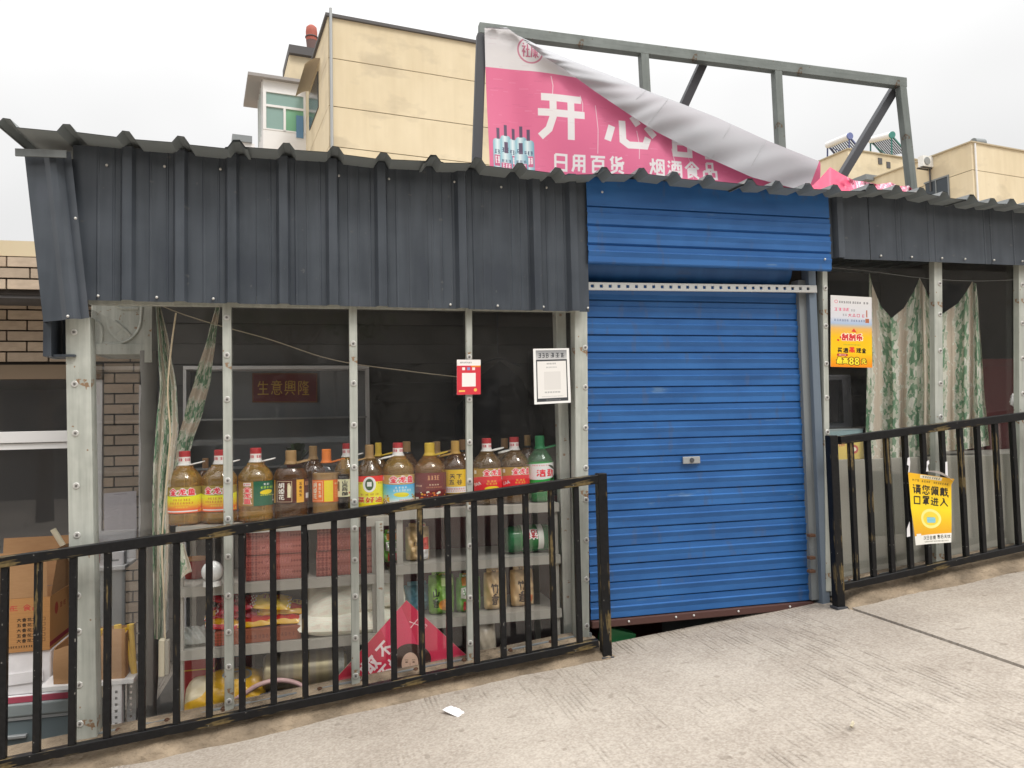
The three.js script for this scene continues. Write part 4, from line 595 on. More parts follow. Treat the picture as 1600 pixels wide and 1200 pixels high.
// ---- bottles
const LBL = {};
function label(key, w, h, draw) { LBL[key] = mat('#ffffff', 0.45, { map: paintTex(w, h, draw, 1.14) }); }
const fillAll = (g, w, h, c) => { g.fillStyle = c; g.fillRect(0, 0, w, h); };
const redName = (g, x, y, s, o = {}) => words(g, '金龙鱼', x, y, s, { lw: s * 0.15, colour: '#c8233a', outline: '#f3dcd6', ow: s * 0.07, gap: 0.12, ...o });
label('sunflower', 512, 320, (g, w, h) => {
  fillAll(g, w, h, '#8a7a3c'); const gr = g.createLinearGradient(0, 100, 0, h); gr.addColorStop(0, '#fbe21e'); gr.addColorStop(0.55, '#f7a81c'); gr.addColorStop(0.85, '#e5501d'); g.fillStyle = gr; g.beginPath(); g.moveTo(0, 90); g.quadraticCurveTo(w / 2, 150, w, 90); g.lineTo(w, h); g.lineTo(0, h); g.fill(); redName(g, 130, 18, 84);
  fine(g, 170, 145, 180, 26, 7, '#a8541c'); fine(g, 130, 185, 250, 26, 9, '#a8481c'); fine(g, 180, 222, 150, 12, 10, '#c0601c'); fine(g, 200, 240, 120, 16, 5, '#f6d04a'); g.fillStyle = '#f5efe4'; g.fillRect(90, 290, 340, 16); for (let k = 0; k < 70; k++) { g.fillStyle = k % 3 ? '#f4b02a' : '#d9541c'; const sd = k % 2; g.beginPath(); g.arc(sd ? rr(10, 95) : rr(420, 505), rr(200, 310), rr(3, 8), 0, 7); g.fill(); }
});
label('canola', 512, 420, (g, w, h) => { fillAll(g, w, h, '#0e4f38'); g.fillStyle = '#8a6a34'; g.fillRect(0, 0, 200, h); g.fillStyle = '#efe4d8'; g.fillRect(92, 22, 84, 56); fine(g, 96, 34, 76, 30, 3, '#b03040'); words(g, '金龙鱼', 90, 96, 90, { down: true, lw: 13, colour: '#c8233a', outline: '#e9c8bc', ow: 6 }); g.fillStyle = '#f3b814'; g.beginPath(); g.ellipse(340, 190, 76, 40, -0.15, 0, 7); g.fill(); fine(g, 300, 36, 80, 36, 2, '#e8efe0'); fine(g, 270, 92, 170, 36, 5, '#9cc24a'); fine(g, 265, 232, 160, 22, 7, '#f3d23c'); g.fillStyle = '#e9e6df'; g.fillRect(430, 246, 70, 110); fine(g, 436, 256, 58, 80, 5, '#333'); });
label('peanut_brown', 512, 360, (g, w, h) => { fillAll(g, w, h, '#4a1c12'); g.strokeStyle = '#d8c7a8'; g.lineWidth = 5; g.strokeRect(80, 20, 170, h - 40); words(g, '胡姬花', 98, 42, 84, { down: true, lw: 11, colour: '#e6dccb', w: 76 }); fine(g, 200, 60, 40, 220, 1, '#d8c7a8'); words(g, '香花生油', 200, 46, 50, { down: true, lw: 5, w: 40, gap: 0.2, colour: '#d8c7a8' }); g.fillStyle = '#d99a3a'; g.fillRect(300, 0, 90, h); g.fillRect(10, 0, 36, h); words(g, '五香花生', 326, 40, 46, { down: true, lw: 6, w: 40, gap: 0.3, colour: '#3a180c' }); fine(g, 410, 40, 90, 60, 3, '#c79a70'); g.fillStyle = '#d6d0d4'; g.fillRect(420, 220, 74, 84); });
label('peanut_orange', 512, 360, (g, w, h) => { fillAll(g, w, h, '#e8621c'); g.fillStyle = '#f4b81e'; g.fillRect(200, 10, 110, h - 20); g.strokeStyle = '#f3d6b0'; g.lineWidth = 4; g.strokeRect(20, 24, 160, h - 48); words(g, '胡姬花', 34, 40, 84, { down: true, lw: 10, colour: '#f3dcc0', w: 70 }); words(g, '香花生油', 124, 50, 50, { down: true, lw: 5, w: 40, gap: 0.2, colour: '#f3dcc0' }); fine(g, 330, 50, 140, 26, 5, '#f8d49a'); for (let k = 0; k < 7; k++) fine(g, 330, 120 + k * 26, 150, 12, 12, '#f3a868'); });
label('vinegar', 256, 340, (g, w, h) => { fillAll(g, w, h, '#e6dcae'); words(g, '山西陈醋', 90, 16, 70, { down: true, lw: 11, w: 84, colour: '#1c1812' }); fine(g, 20, 30, 40, 200, 1, '#6a5a30'); g.fillStyle = '#a83a24'; g.fillRect(190, 250, 34, 34); });
label('rape_yellow', 400, 560, (g, w, h) => { fillAll(g, w, h, '#eec216'); g.fillStyle = '#c8281e'; g.fillRect(0, 0, w, 90); g.fillStyle = '#f4ead8'; g.beginPath(); g.ellipse(w / 2, 130, 70, 120, 0, 0, 7); g.fill(); g.fillStyle = '#2a4a26'; g.beginPath(); g.ellipse(w / 2, 130, 44, 90, 0, 0, 7); g.fill(); g.fillStyle = '#efe6d2'; g.fillRect(w / 2 - 24, 90, 48, 70); fine(g, 30, 100, 90, 24, 3, '#7a3a10'); fine(g, 290, 100, 90, 24, 3, '#7a3a10'); fine(g, 90, 270, 220, 26, 4, '#8a4a10'); words(g, '菜好油', 60, 318, 92, { lw: 13, colour: '#b8301c', outline: '#f6e08a', ow: 4 }); fine(g, 150, 480, 110, 44, 2, '#3a2a10'); g.strokeStyle = '#c98a1c'; g.lineWidth = 8; for (let k = 0; k < 4; k++) { g.beginPath(); g.moveTo(0, 430 + k * 30); g.quadraticCurveTo(w / 2, 470 + k * 26, w, 420 + k * 30); g.stroke(); } });
label('corn_blue', 512, 400, (g, w, h) => { fillAll(g, w, h, '#a5894e'); const gr = g.createLinearGradient(0, 130, 0, h); gr.addColorStop(0, '#2f96cf'); gr.addColorStop(0.65, '#8cc3dc'); gr.addColorStop(1, '#e8e0cc'); g.fillStyle = gr; g.beginPath(); g.moveTo(0, 120); g.quadraticCurveTo(w / 2, 150, w, 130); g.lineTo(w, h); g.lineTo(0, h); g.fill(); redName(g, 140, 16, 96, { gap: 0.06 }); g.fillStyle = '#e9e2d6'; g.fillRect(10, 22, 46, 50); fine(g, 200, 165, 150, 26, 4, '#dff0f8'); fine(g, 180, 205, 220, 30, 7, '#eef6fa'); g.fillStyle = '#eac232'; g.beginPath(); g.ellipse(280, 280, 90, 34, 0.05, 0, 7); g.fill(); for (let k = 0; k < 50; k++) { g.fillStyle = k % 3 ? '#e8a92c' : '#7a4a1a'; g.beginPath(); g.arc(rnd() < 0.6 ? rr(10, 130) : rr(400, 500), rr(290, 390), rr(5, 14), 0, 7); g.fill(); } fine(g, 250, 350, 210, 16, 10, '#b8402c'); });
label('maroon', 512, 420, (g, w, h) => { fillAll(g, w, h, '#5c1216'); g.strokeStyle = '#b07a5c'; g.lineWidth = 3; fine(g, 180, 40, 150, 70, 4, '#b0805a'); fine(g, 200, 170, 120, 22, 4, '#e4c9a8'); fine(g, 20, 180, 100, 30, 6, '#c9a284'); fine(g, 170, 210, 190, 20, 9, '#b0805a'); for (let k = 0; k < 40; k++) { g.fillStyle = ['#d8a03a', '#e6d9c0', '#7a2a1c', '#c26a2a'][k % 4]; g.beginPath(); g.arc(rr(100, 460), rr(290, 410), rr(6, 20), 0, 7); g.fill(); } g.fillStyle = '#e8dcc6'; g.fillRect(10, 370, 60, 40); });
label('grain', 512, 400, (g, w, h) => { fillAll(g, w, h, '#f0a81a'); words(g, '天下', 120, 70, 84, { lw: 12, colour: '#2a1a0c', gap: 0.15 }); words(g, '五谷', 110, 168, 84, { lw: 12, colour: '#2a1a0c', gap: 0.3 }); g.fillStyle = '#e9e0d6'; g.fillRect(20, 290, 480, 100); fine(g, 40, 310, 300, 30, 9, '#b8504a'); fine(g, 40, 350, 430, 24, 14, '#c87a6a'); fine(g, 380, 240, 110, 50, 3, '#7a3a1a'); });
label('red_gold', 512, 360, (g, w, h) => { fillAll(g, w, h, '#9a7a32'); g.fillStyle = '#c01f2c'; g.beginPath(); g.moveTo(0, 130); g.quadraticCurveTo(w * 0.5, 90, w, 130); g.lineTo(w, h); g.lineTo(0, h); g.fill(); redName(g, 150, 16, 86, { gap: 0.06 }); g.fillStyle = '#e9e2d6'; g.fillRect(14, 26, 40, 50); g.save(); g.rotate(-0.3); g.fillStyle = '#f3e6da'; g.font = 'bold 60px sans-serif'; g.fillText('EAA', -60, 250); g.restore(); g.save(); g.rotate(0.28); g.fillStyle = '#f3e6da'; g.font = 'bold 60px sans-serif'; g.fillText('EAA', 440, 40); g.restore(); fine(g, 190, 170, 130, 26, 3, '#f0b84a'); fine(g, 180, 205, 150, 26, 4, '#f0b84a'); g.fillStyle = '#f2b428'; g.beginPath(); g.ellipse(260, 285, 96, 34, 0, 0, 7); g.fill(); fine(g, 60, 330, 380, 16, 18, '#f0c8b0'); });
label('detergent', 512, 380, (g, w, h) => { fillAll(g, w, h, '#1f8a3a'); g.fillStyle = '#eef0ea'; g.beginPath(); g.moveTo(0, 30); g.lineTo(w, 0); g.lineTo(w, 230); g.quadraticCurveTo(w * 0.5, 330, 0, 300); g.fill(); words(g, '洁劲', 130, 120, 130, { lw: 24, colour: '#c62a3a', outline: '#fff', ow: 9, gap: 0.1 }); fine(g, 60, 40, 260, 26, 8, '#c85a64'); g.fillStyle = '#1c2a1c'; g.beginPath(); g.ellipse(380, 90, 80, 22, 0.5, 0, 7); g.fill(); g.beginPath(); g.ellipse(400, 280, 90, 20, -0.6, 0, 7); g.fill(); });
const PET = phys('#ffffff', 0.06, { transmission: 1, thickness: 0, ior: 1.45 });
const oil = (r, g, b, tr = 0.76) => phys(lin(r, g, b), 0.08, { transmission: tr, thickness: 0.1, ior: 1.4, attenuationColor: lin(Math.min(1, r * 1.7), Math.min(1, g * 1.6), Math.min(1, b * 1.4)), attenuationDistance: 0.07 });
const OIL = { gold: oil(0.76, 0.5, 0.13), amber: oil(0.62, 0.32, 0.065), brown: oil(0.34, 0.15, 0.045), dark: oil(0.012, 0.008, 0.006, 0.1), cloudy: oil(0.5, 0.31, 0.13, 0.35), deep: oil(0.4, 0.22, 0.06), green: oil(0.02, 0.3, 0.09, 0.5) };
const CAP = { red: MT.red, tan: mat(lin(0.34, 0.21, 0.085), 0.5), gold: mat(lin(0.5, 0.3, 0.07), 0.45), orange: mat(lin(0.72, 0.2, 0.03), 0.5), yellow: mat(lin(0.68, 0.47, 0.05), 0.5), brown: mat(lin(0.24, 0.13, 0.055), 0.5), green: mat(lin(0.02, 0.22, 0.08), 0.4), white: MT.whiteGloss };
const capBand = mat('#ffffff', 0.5, { map: paintTex(256, 48, (g, w, h) => { fillAll(g, w, h, '#eee4e0'); for (let k = 0; k < 4; k++) words(g, '金龙鱼', 8 + k * 64, 10, 26, { w: 14, lw: 3, colour: '#c23a4a', gap: 0.15 }); }) });
const OILP = [[0, 0], [0.84, 0], [0.97, 0.02], [1, 0.05], [1, 0.13], [0.955, 0.15], [0.955, 0.16], [1, 0.18], [1, 0.52], [0.97, 0.535], [0.97, 0.55], [1, 0.57], [0.995, 0.61], [0.93, 0.655], [0.72, 0.72], [0.52, 0.77], [0.38, 0.8], [0.32, 0.81], [0.31, 0.84]];
const SQP = [[0, 0], [0.9, 0], [1, 0.025], [1, 0.24], [0.98, 0.26], [0.98, 0.55], [1, 0.57], [1, 0.64], [0.95, 0.69], [0.84, 0.74], [0.68, 0.78], [0.44, 0.81], [0.31, 0.82], [0.31, 0.84]];
const THINP = [[0, 0], [0.92, 0], [1, 0.02], [1, 0.62], [0.96, 0.68], [0.7, 0.77], [0.44, 0.83], [0.36, 0.86], [0.36, 0.92]];
function bottle(o) {
  const z = o.z ?? -0.18, yS = o.y ?? (M(o.x, 800, z).x < 0.315 ? RACK.ly[0] : RACK.ry[0]), c = M(o.x, o.top, z), h = c.y - yS, r = o.r ?? (M(o.x + o.w / 2, o.top, z).x - M(o.x - o.w / 2, o.top, z).x) / 2;
  const t = thing(o.name ?? 'oil_bottle', o.label, 'bottle', V(c.x, yS + 0.001, z), 'bottles along the window shelf'), P = (o.prof ?? OILP), at = (g) => g.translate(c.x, yS + 0.001, z), seg = o.seg ?? 28;
  const lath = (pts) => new THREE.LatheGeometry(pts.map(([a, b]) => new THREE.Vector2(Math.max(a, 0.0005), b)), seg);
  const body = P.map(([a, b]) => [a * r, b * h]); part('body', at(lath(body)), o.shell ?? PET, t);
  const lvl = (o.fill ?? 0.795) * h, inner = []; for (const [a, b] of body) { if (b <= lvl) inner.push([Math.max(0.0005, a - 0.0022), b + (b === 0 ? 0.003 : 0)]); } inner[inner.length - 1] && inner.push([inner[inner.length - 1][0] * 0.98, lvl], [0.0005, lvl]); part('oil', at(lath(inner)), o.oil, t);
  const cr = (o.capR ?? 0.32) * r, cy = 0.825 * h, ch = h - cy;
  const capP = o.plain ? [[0, h], [cr * 0.92, h], [cr, h - 0.004], [cr, cy + 0.004], [cr * 0.9, cy + 0.002]] : [[0, h], [cr * 0.9, h], [cr, h - 0.004], [cr, h - ch * 0.46]];
  const cap = part('cap', at(lath(capP)), o.cap, t);
  if (!o.plain) { part('cap_band', at(new THREE.CylinderGeometry(cr * 1.0, cr * 1.0, ch * 0.44, 24, 1, true).translate(0, h - ch * 0.68, 0)), capBand, cap); }
  if (o.ring) { // carrying ring with a loop to the side
    const ry = cy - 0.006; part('handle', at(join([new THREE.TorusGeometry(cr * 1.12, 0.0042, 6, 24).rotateX(Math.PI / 2).translate(0, ry, 0), new THREE.TorusGeometry(0.026, 0.0036, 6, 22).scale(1.25, 1, 1).rotateX(Math.PI / 2).rotateZ(0.22).translate((cr + 0.028) * (o.loop ?? 1), ry + 0.007 * (o.loop ?? 1), 0.008), new THREE.CylinderGeometry(cr * 1.04, cr * 1.2, 0.014, 20).translate(0, ry + 0.006, 0)])), o.ring, t);
  }
  if (o.lbl) { const [y0, y1] = o.ly ?? [0.2, 0.5], th = o.arc ?? 2.8; part('label', at(new THREE.CylinderGeometry(r * 1.006 + 0.0008, r * 1.006 + 0.0008, (y1 - y0) * h, 26, 1, true, -th / 2 + (o.turn ?? rr(-0.12, 0.18)), th).translate(0, (y0 + y1) / 2 * h, 0)), LBL[o.lbl], t); }
  return t;
}
const W = CAP.white;
bottle({ x: 288.5, top: 705, w: 57, oil: OIL.gold, cap: CAP.red, ring: W, lbl: 'sunflower', ly: [0.17, 0.52], label: 'oil bottle with red cap and yellow-orange label, leftmost on the shelf beside the curtain' });
bottle({ x: 343.5, top: 703, w: 56, oil: OIL.gold, cap: CAP.red, ring: W, lbl: 'sunflower', ly: [0.17, 0.52], label: 'oil bottle with red cap and yellow-orange label, half behind the first thin post' });
bottle({ x: 399.5, top: 700, w: 56, oil: OIL.gold, cap: CAP.red, ring: W, lbl: 'canola', ly: [0.22, 0.55], turn: 0.25, label: 'oil bottle with red cap and dark green label' });
bottle({ x: 454.5, top: 704, w: 54, prof: SQP, oil: OIL.brown, fill: 0.74, cap: CAP.tan, plain: true, ring: CAP.tan, lbl: 'peanut_brown', ly: [0.25, 0.58], label: 'brown peanut oil bottle with tan cap and dark brown label' });
bottle({ x: 510, top: 702, w: 46, z: -0.16, prof: SQP, oil: OIL.cloudy, fill: 0.66, cap: CAP.orange, plain: true, ring: CAP.orange, lbl: 'peanut_orange', ly: [0.24, 0.56], label: 'cloudy oil bottle with bright orange cap and orange label' });
bottle({ x: 536, top: 718, w: 21, z: -0.13, prof: THINP, name: 'vinegar_bottle', oil: OIL.dark, fill: 0.74, capR: 0.4, cap: CAP.tan, plain: true, lbl: 'vinegar', ly: [0.36, 0.66], label: 'small black vinegar bottle with cream label, left of the second thin post' });
bottle({ x: 577, top: 695, w: 42, oil: OIL.deep, cap: CAP.tan, plain: true, ring: CAP.tan, loop: -1, lbl: 'rape_yellow', ly: [0.05, 0.56], label: 'dark oil bottle with tall yellow label and red crest, right of the second thin post' });
bottle({ x: 621.5, top: 692, w: 50, oil: OIL.gold, cap: CAP.red, ring: W, loop: -1, lbl: 'corn_blue', ly: [0.1, 0.52], label: 'oil bottle with red cap and sky blue label' });
bottle({ x: 671, top: 692, w: 49, oil: OIL.amber, cap: CAP.yellow, plain: true, ring: CAP.yellow, lbl: 'maroon', ly: [0.12, 0.54], label: 'amber oil bottle with yellow cap and maroon label' });
bottle({ x: 711, top: 689, w: 40, z: -0.2, oil: OIL.brown, cap: CAP.gold, plain: true, ring: CAP.gold, loop: -1, lbl: 'grain', ly: [0.2, 0.56], label: 'brown oil bottle with gold cap and orange label, left of the third thin post' });
bottle({ x: 760, top: 685, w: 45, oil: OIL.deep, cap: CAP.red, ring: W, lbl: 'red_gold', ly: [0.17, 0.55], label: 'dark oil bottle with red cap and red label, just right of the third thin post' });
bottle({ x: 803, top: 683, w: 44, oil: OIL.deep, cap: CAP.red, ring: W, loop: -1, lbl: 'red_gold', ly: [0.17, 0.55], label: 'dark oil bottle with red cap and red label, left of the green detergent' });
bottle({ x: 843, top: 681, w: 39, name: 'detergent_bottle', prof: OILP, shell: phys(lin(0.25, 0.8, 0.4), 0.08, { transmission: 0.9, thickness: 0 }), oil: OIL.green, fill: 0.62, cap: CAP.green, plain: true, capR: 0.36, ring: CAP.green, lbl: 'detergent', ly: [0.28, 0.6], label: 'green dish detergent bottle with white label, rightmost on the shelf' });
// second row, only tops show
bottle({ x: 321, top: 716, r: 0.045, z: -0.36, oil: OIL.brown, cap: CAP.brown, plain: true, label: 'half-hidden brown-capped bottle behind the two leftmost oil bottles' });
bottle({ x: 489, top: 697, r: 0.062, z: -0.36, oil: OIL.brown, cap: CAP.tan, plain: true, ring: CAP.tan, loop: -1, label: 'half-hidden tan-capped bottle behind the brown and orange peanut oils' });
bottle({ x: 541, top: 693, r: 0.06, z: -0.34, oil: OIL.gold, cap: CAP.red, ring: W, label: 'half-hidden red-capped oil bottle behind the black vinegar bottle' });
bottle({ x: 591, top: 692, r: 0.05, z: -0.36, oil: OIL.deep, cap: CAP.yellow, plain: true, ring: CAP.yellow, label: 'half-hidden yellow-capped bottle behind the tall yellow label' });
bottle({ x: 635, top: 690, r: 0.065, z: -0.37, oil: OIL.brown, cap: CAP.tan, plain: true, label: 'half-hidden tan-capped bottle between the blue and the maroon label' });
bottle({ x: 682, top: 690, r: 0.06, z: -0.37, oil: OIL.brown, cap: CAP.tan, plain: true, ring: CAP.tan, label: 'half-hidden tan-capped bottle behind the yellow cap of the maroon label' });
bottle({ x: 723, top: 687, r: 0.06, z: -0.37, oil: OIL.brown, cap: CAP.brown, plain: true, label: 'half-hidden brown-capped bottle behind the gold-capped grain oil' });
bottle({ x: 788, top: 685, r: 0.055, z: -0.37, oil: OIL.deep, cap: CAP.brown, plain: true, label: 'half-hidden brown-capped bottle between the two red labels' });
bottle({ x: 824, top: 680, r: 0.055, z: -0.38, oil: OIL.brown, cap: CAP.tan, plain: true, label: 'half-hidden tan-capped bottle behind the green detergent' });

// ---- cartons of noodles on the second shelf
const cartonPrint = paintTex(512, 256, (g, w, h) => {
  fillAll(g, w, h, '#9c5347'); for (let r = 0; r < 5; r++) { for (let x = 0; x < w; x += 26) { g.fillStyle = r % 2 ? '#74291f' : '#86392e'; g.beginPath(); g.moveTo(x, r * 56 + 14); g.lineTo(x + 13, r * 56); g.lineTo(x + 26, r * 56 + 14); g.lineTo(x + 13, r * 56 + 30); g.fill(); } }
  for (let y = 0; y < h; y += 26) { g.fillStyle = '#6f211c'; for (let x = 8; x < 90; x += 34) { g.beginPath(); g.moveTo(x + 14, y); g.lineTo(x + 28, y + 12); g.lineTo(x + 14, y + 24); g.lineTo(x, y + 12); g.fill(); } }
  g.font = 'bold 72px sans-serif'; g.lineWidth = 14; g.strokeStyle = '#7c2f30'; g.fillStyle = '#98503f'; for (const [t, x, y] of [['CANBU', 150, 90], ['CANBUX', 120, 210]]) { g.strokeText(t, x, y); g.lineWidth = 7; g.strokeStyle = '#c98078'; g.strokeText(t, x, y); g.fillText(t, x, y); g.lineWidth = 14; g.strokeStyle = '#7c2f30'; }
}, 0.94);
const cartonM = mat('#ffffff', 0.75, { map: cartonPrint });
[[383, 475, 0, 'lower pink patterned noodle carton, left of the two stacks on the second shelf'], [384, 474, 1, 'upper pink patterned noodle carton, left of the two stacks on the second shelf'], [493, 586, 0, 'lower pink patterned noodle carton behind the second thin post'], [495, 587, 1, 'upper pink patterned noodle carton behind the second thin post']].forEach(([a, b, k, label], i) => {
  const x0 = M(a, 860, -0.1).x, x1 = Math.min(M(b, 860, -0.1).x, 0.285), y0 = RACK.ly[1] + 0.001 + k * 0.115, o = (i % 2) * 0.004;
  const t = thing('noodle_carton', label, 'carton', V((x0 + x1) / 2, y0, -0.25), 'noodle cartons on the second shelf');
  part('box', boxUVfit(new RoundedBoxGeometry(x1 - x0 - 0.004, 0.113, 0.3, 2, 0.004)).translate((x0 + x1) / 2, y0 + 0.0565, -0.255 + o), cartonM, t);
  part('tape', box((x0 + x1) / 2 - 0.022, (x0 + x1) / 2 + 0.022, y0 + 0.1135, y0 + 0.1145, -0.4, -0.11), MT.cream, t);
});
// front face carries the whole print
function boxUVfit(g) { g = g.index ? g.toNonIndexed() : g; g.computeBoundingBox(); const b = g.boundingBox, p = g.attributes.position, uv = g.attributes.uv; for (let i = 0; i < p.count; i++) uv.setXY(i, (p.getX(i) - b.min.x) / (b.max.x - b.min.x), (p.getY(i) - b.min.y) / (b.max.y - b.min.y)); return g; }
{ // cup noodle bowl in the dark left end of the second shelf
  const q = M(306, 862, -0.3), y = RACK.ly[1] + 0.001, t = thing('noodle_bowl', 'red instant noodle bowl in the dark left end of the second shelf', 'bowl', V(q.x, y, -0.3));
  part('bowl', new THREE.LatheGeometry([[0.001, 0], [0.045, 0], [0.062, 0.08], [0.066, 0.084]].map((p) => new THREE.Vector2(...p)), 24).translate(q.x, y, -0.3), mat(lin(0.35, 0.03, 0.025), 0.5), t); part('lid', new THREE.CylinderGeometry(0.065, 0.065, 0.004, 24).translate(q.x, y + 0.087, -0.3), mat(lin(0.5, 0.22, 0.08), 0.5), t);
}
// ---- third shelf: noodle packs on a brown carton, flour sacks
const bag = (name, label, cat, geo, m, at, rot, group) => { const o = shade(new THREE.Mesh(geo, m)); o.name = numbered(name); o.position.copy(at); o.rotation.set(...rot); scene.add(o); return tag(o, label, cat, group); };
{
  const x0 = M(335, 1000, -0.1).x, x1 = M(470, 985, -0.1).x, y = RACK.ly[2] + 0.001, t = thing('brown_carton', 'flat brown patterned carton under the pile of noodle packs', 'carton', V((x0 + x1) / 2, y, -0.25));
  part('box', boxUVfit(new RoundedBoxGeometry(x1 - x0, 0.06, 0.32, 2, 0.003)).translate((x0 + x1) / 2, y + 0.03, -0.26), mat('#ffffff', 0.8, { map: paintTex(512, 96, (g, w, h) => { fillAll(g, w, h, '#8a4a30'); for (let x = 0; x < 120; x += 20) for (let r = 0; r < 5; r++) { g.fillStyle = '#b5523c'; g.beginPath(); g.moveTo(x + 10, r * 20); g.lineTo(x + 19, r * 20 + 10); g.lineTo(x + 10, r * 20 + 19); g.lineTo(x + 1, r * 20 + 10); g.fill(); } fine(g, 160, 40, 320, 26, 14, '#6a3020'); }) }), t);
  part('flap', box(x0 + 0.005, x1 - 0.005, y + 0.0605, y + 0.062, -0.41, -0.26), MT.card, t);
  const packTex = (base, band, txt) => phys('#ffffff', 0.22, { map: paintTex(256, 128, (g, w, h) => { fillAll(g, w, h, base); g.fillStyle = band; g.fillRect(0, h * 0.55, w, h * 0.3); fine(g, 60, 22, 120, 36, 4, txt); g.fillStyle = '#f0e2d8'; for (let r = 0; r < 6; r++) for (let c = 0; c < 3; c++) if ((r + c) % 2) { g.fillRect(w - 24 + c * 8, 10 + r * 18, 8, 14); g.fillRect(c * 8, 10 + r * 18, 8, 14); } }), clearcoat: 0.4, clearcoatRoughness: 0.2 });
  const pm = [packTex('#d9a814', '#c02a22', '#8a3a10'), packTex('#c4232a', '#d9a21c', '#f2d9a0'), packTex('#b01c30', '#8a1622', '#e8c8b0'), packTex('#e0b41a', '#e6c64a', '#a0301c')];
  const yb = y + 0.062, spots = [[352, 0, 0.2, 1], [400, 0, -0.06, 0], [443, 0, 0.05, 0], [350, 1, -0.1, 1], [392, 1, 0.22, 2], [430, 1, 0.02, 3], [458, 1, 0.12, 0], [368, 2, -0.18, 2], [425, 2, 0.1, 3], [352, 3, 0.3, 2]];
  const wordsN = ['red noodle pack at the left foot of the noodle pile', 'yellow and red noodle pack at the middle foot of the noodle pile', 'yellow noodle pack at the right foot of the noodle pile', 'red noodle pack second from the bottom at the left of the pile', 'dark red noodle pack in the middle of the pile, second layer', 'bright yellow noodle pack in the second layer of the pile', 'yellow and red noodle pack at the right edge of the pile, next to the flour', 'dark red noodle pack in the third layer behind the first thin post', 'yellow noodle pack lying on top at the right of the pile', 'dark red noodle pack topping the pile at the left'];
  spots.forEach(([px, lv, tw, k], i) => { const q = M(px, 960, -0.16), g = pillow(0.17, 0.105, 0.042, 16, 10, 0.12); bag('noodle_pack', wordsN[i], 'noodle pack', g, pm[k], V(q.x, yb + 0.024 + lv * 0.036, -0.17 - 0.03 * (lv % 2)), [-1.15 + rr(-0.12, 0.12), tw, rr(-0.06, 0.06)], 'noodle packs piled on the third shelf'); });
  const flourM = mat('#ffffff', 0.85, { map: paintTex(512, 192, (g, w, h) => { fillAll(g, w, h, '#dcd6c8'); for (let k = 0; k < 900; k++) { g.fillStyle = 'rgba(150,140,120,0.12)'; g.fillRect(rnd() * w, rnd() * h, rr(10, 60), 1.5); } fine(g, 220, 40, 40, 26, 2, '#6a6a70'); fine(g, 330, 40, 60, 26, 2, '#6a6a70'); fine(g, 430, 40, 50, 26, 2, '#6a6a70'); }, 1.1) });
  const f = M(545, 985, -0.2); bag('flour_sack', 'white flour sack lying flat, lower of the two beside the noodle packs', 'sack', pillow(0.52, 0.25, 0.13, 30, 18, 0.05), flourM, V(f.x + 0.02, y + 0.066, -0.2), [-1.2, 0.06, 0.03], 'flour sacks on the third shelf');
  bag('flour_sack', 'white flour sack lying on another, upper of the two beside the noodle packs', 'sack', pillow(0.46, 0.25, 0.14, 30, 18, 0.05), flourM, V(f.x + 0.03, y + 0.165, -0.215), [-1.0, -0.05, 0.1], 'flour sacks on the third shelf');
  const cb = M(304, 975, -0.14); bag('clear_bag', 'crumpled clear plastic bag at the left end of the third shelf', 'bag', pillow(0.11, 0.09, 0.05, 18, 12, 0.22), phys(lin(0.6, 0.62, 0.58), 0.2, { transmission: 0.55, thickness: 0 }), V(cb.x, y + 0.045, -0.14), [-0.9, 0, 0]);
}
{ // white globe lamp lying on the edge of the second shelf
  const q = M(332, 894, -0.06), r = 0.046, t = thing('globe_lamp', 'white glass globe lamp hanging before the second shelf beside the first thin post', 'lamp', V(q.x, q.y - r, -0.03));
  part('globe', new THREE.SphereGeometry(r, 28, 20).translate(q.x, q.y + 0.004, -0.01 - r), phys(lin(0.8, 0.8, 0.78), 0.1, { clearcoat: 0.6 }), t); part('collar', new THREE.CylinderGeometry(r * 0.78, r * 0.86, 0.022, 24).translate(q.x, q.y - r + 0.0, -0.01 - r), MT.whiteGloss, t);
}
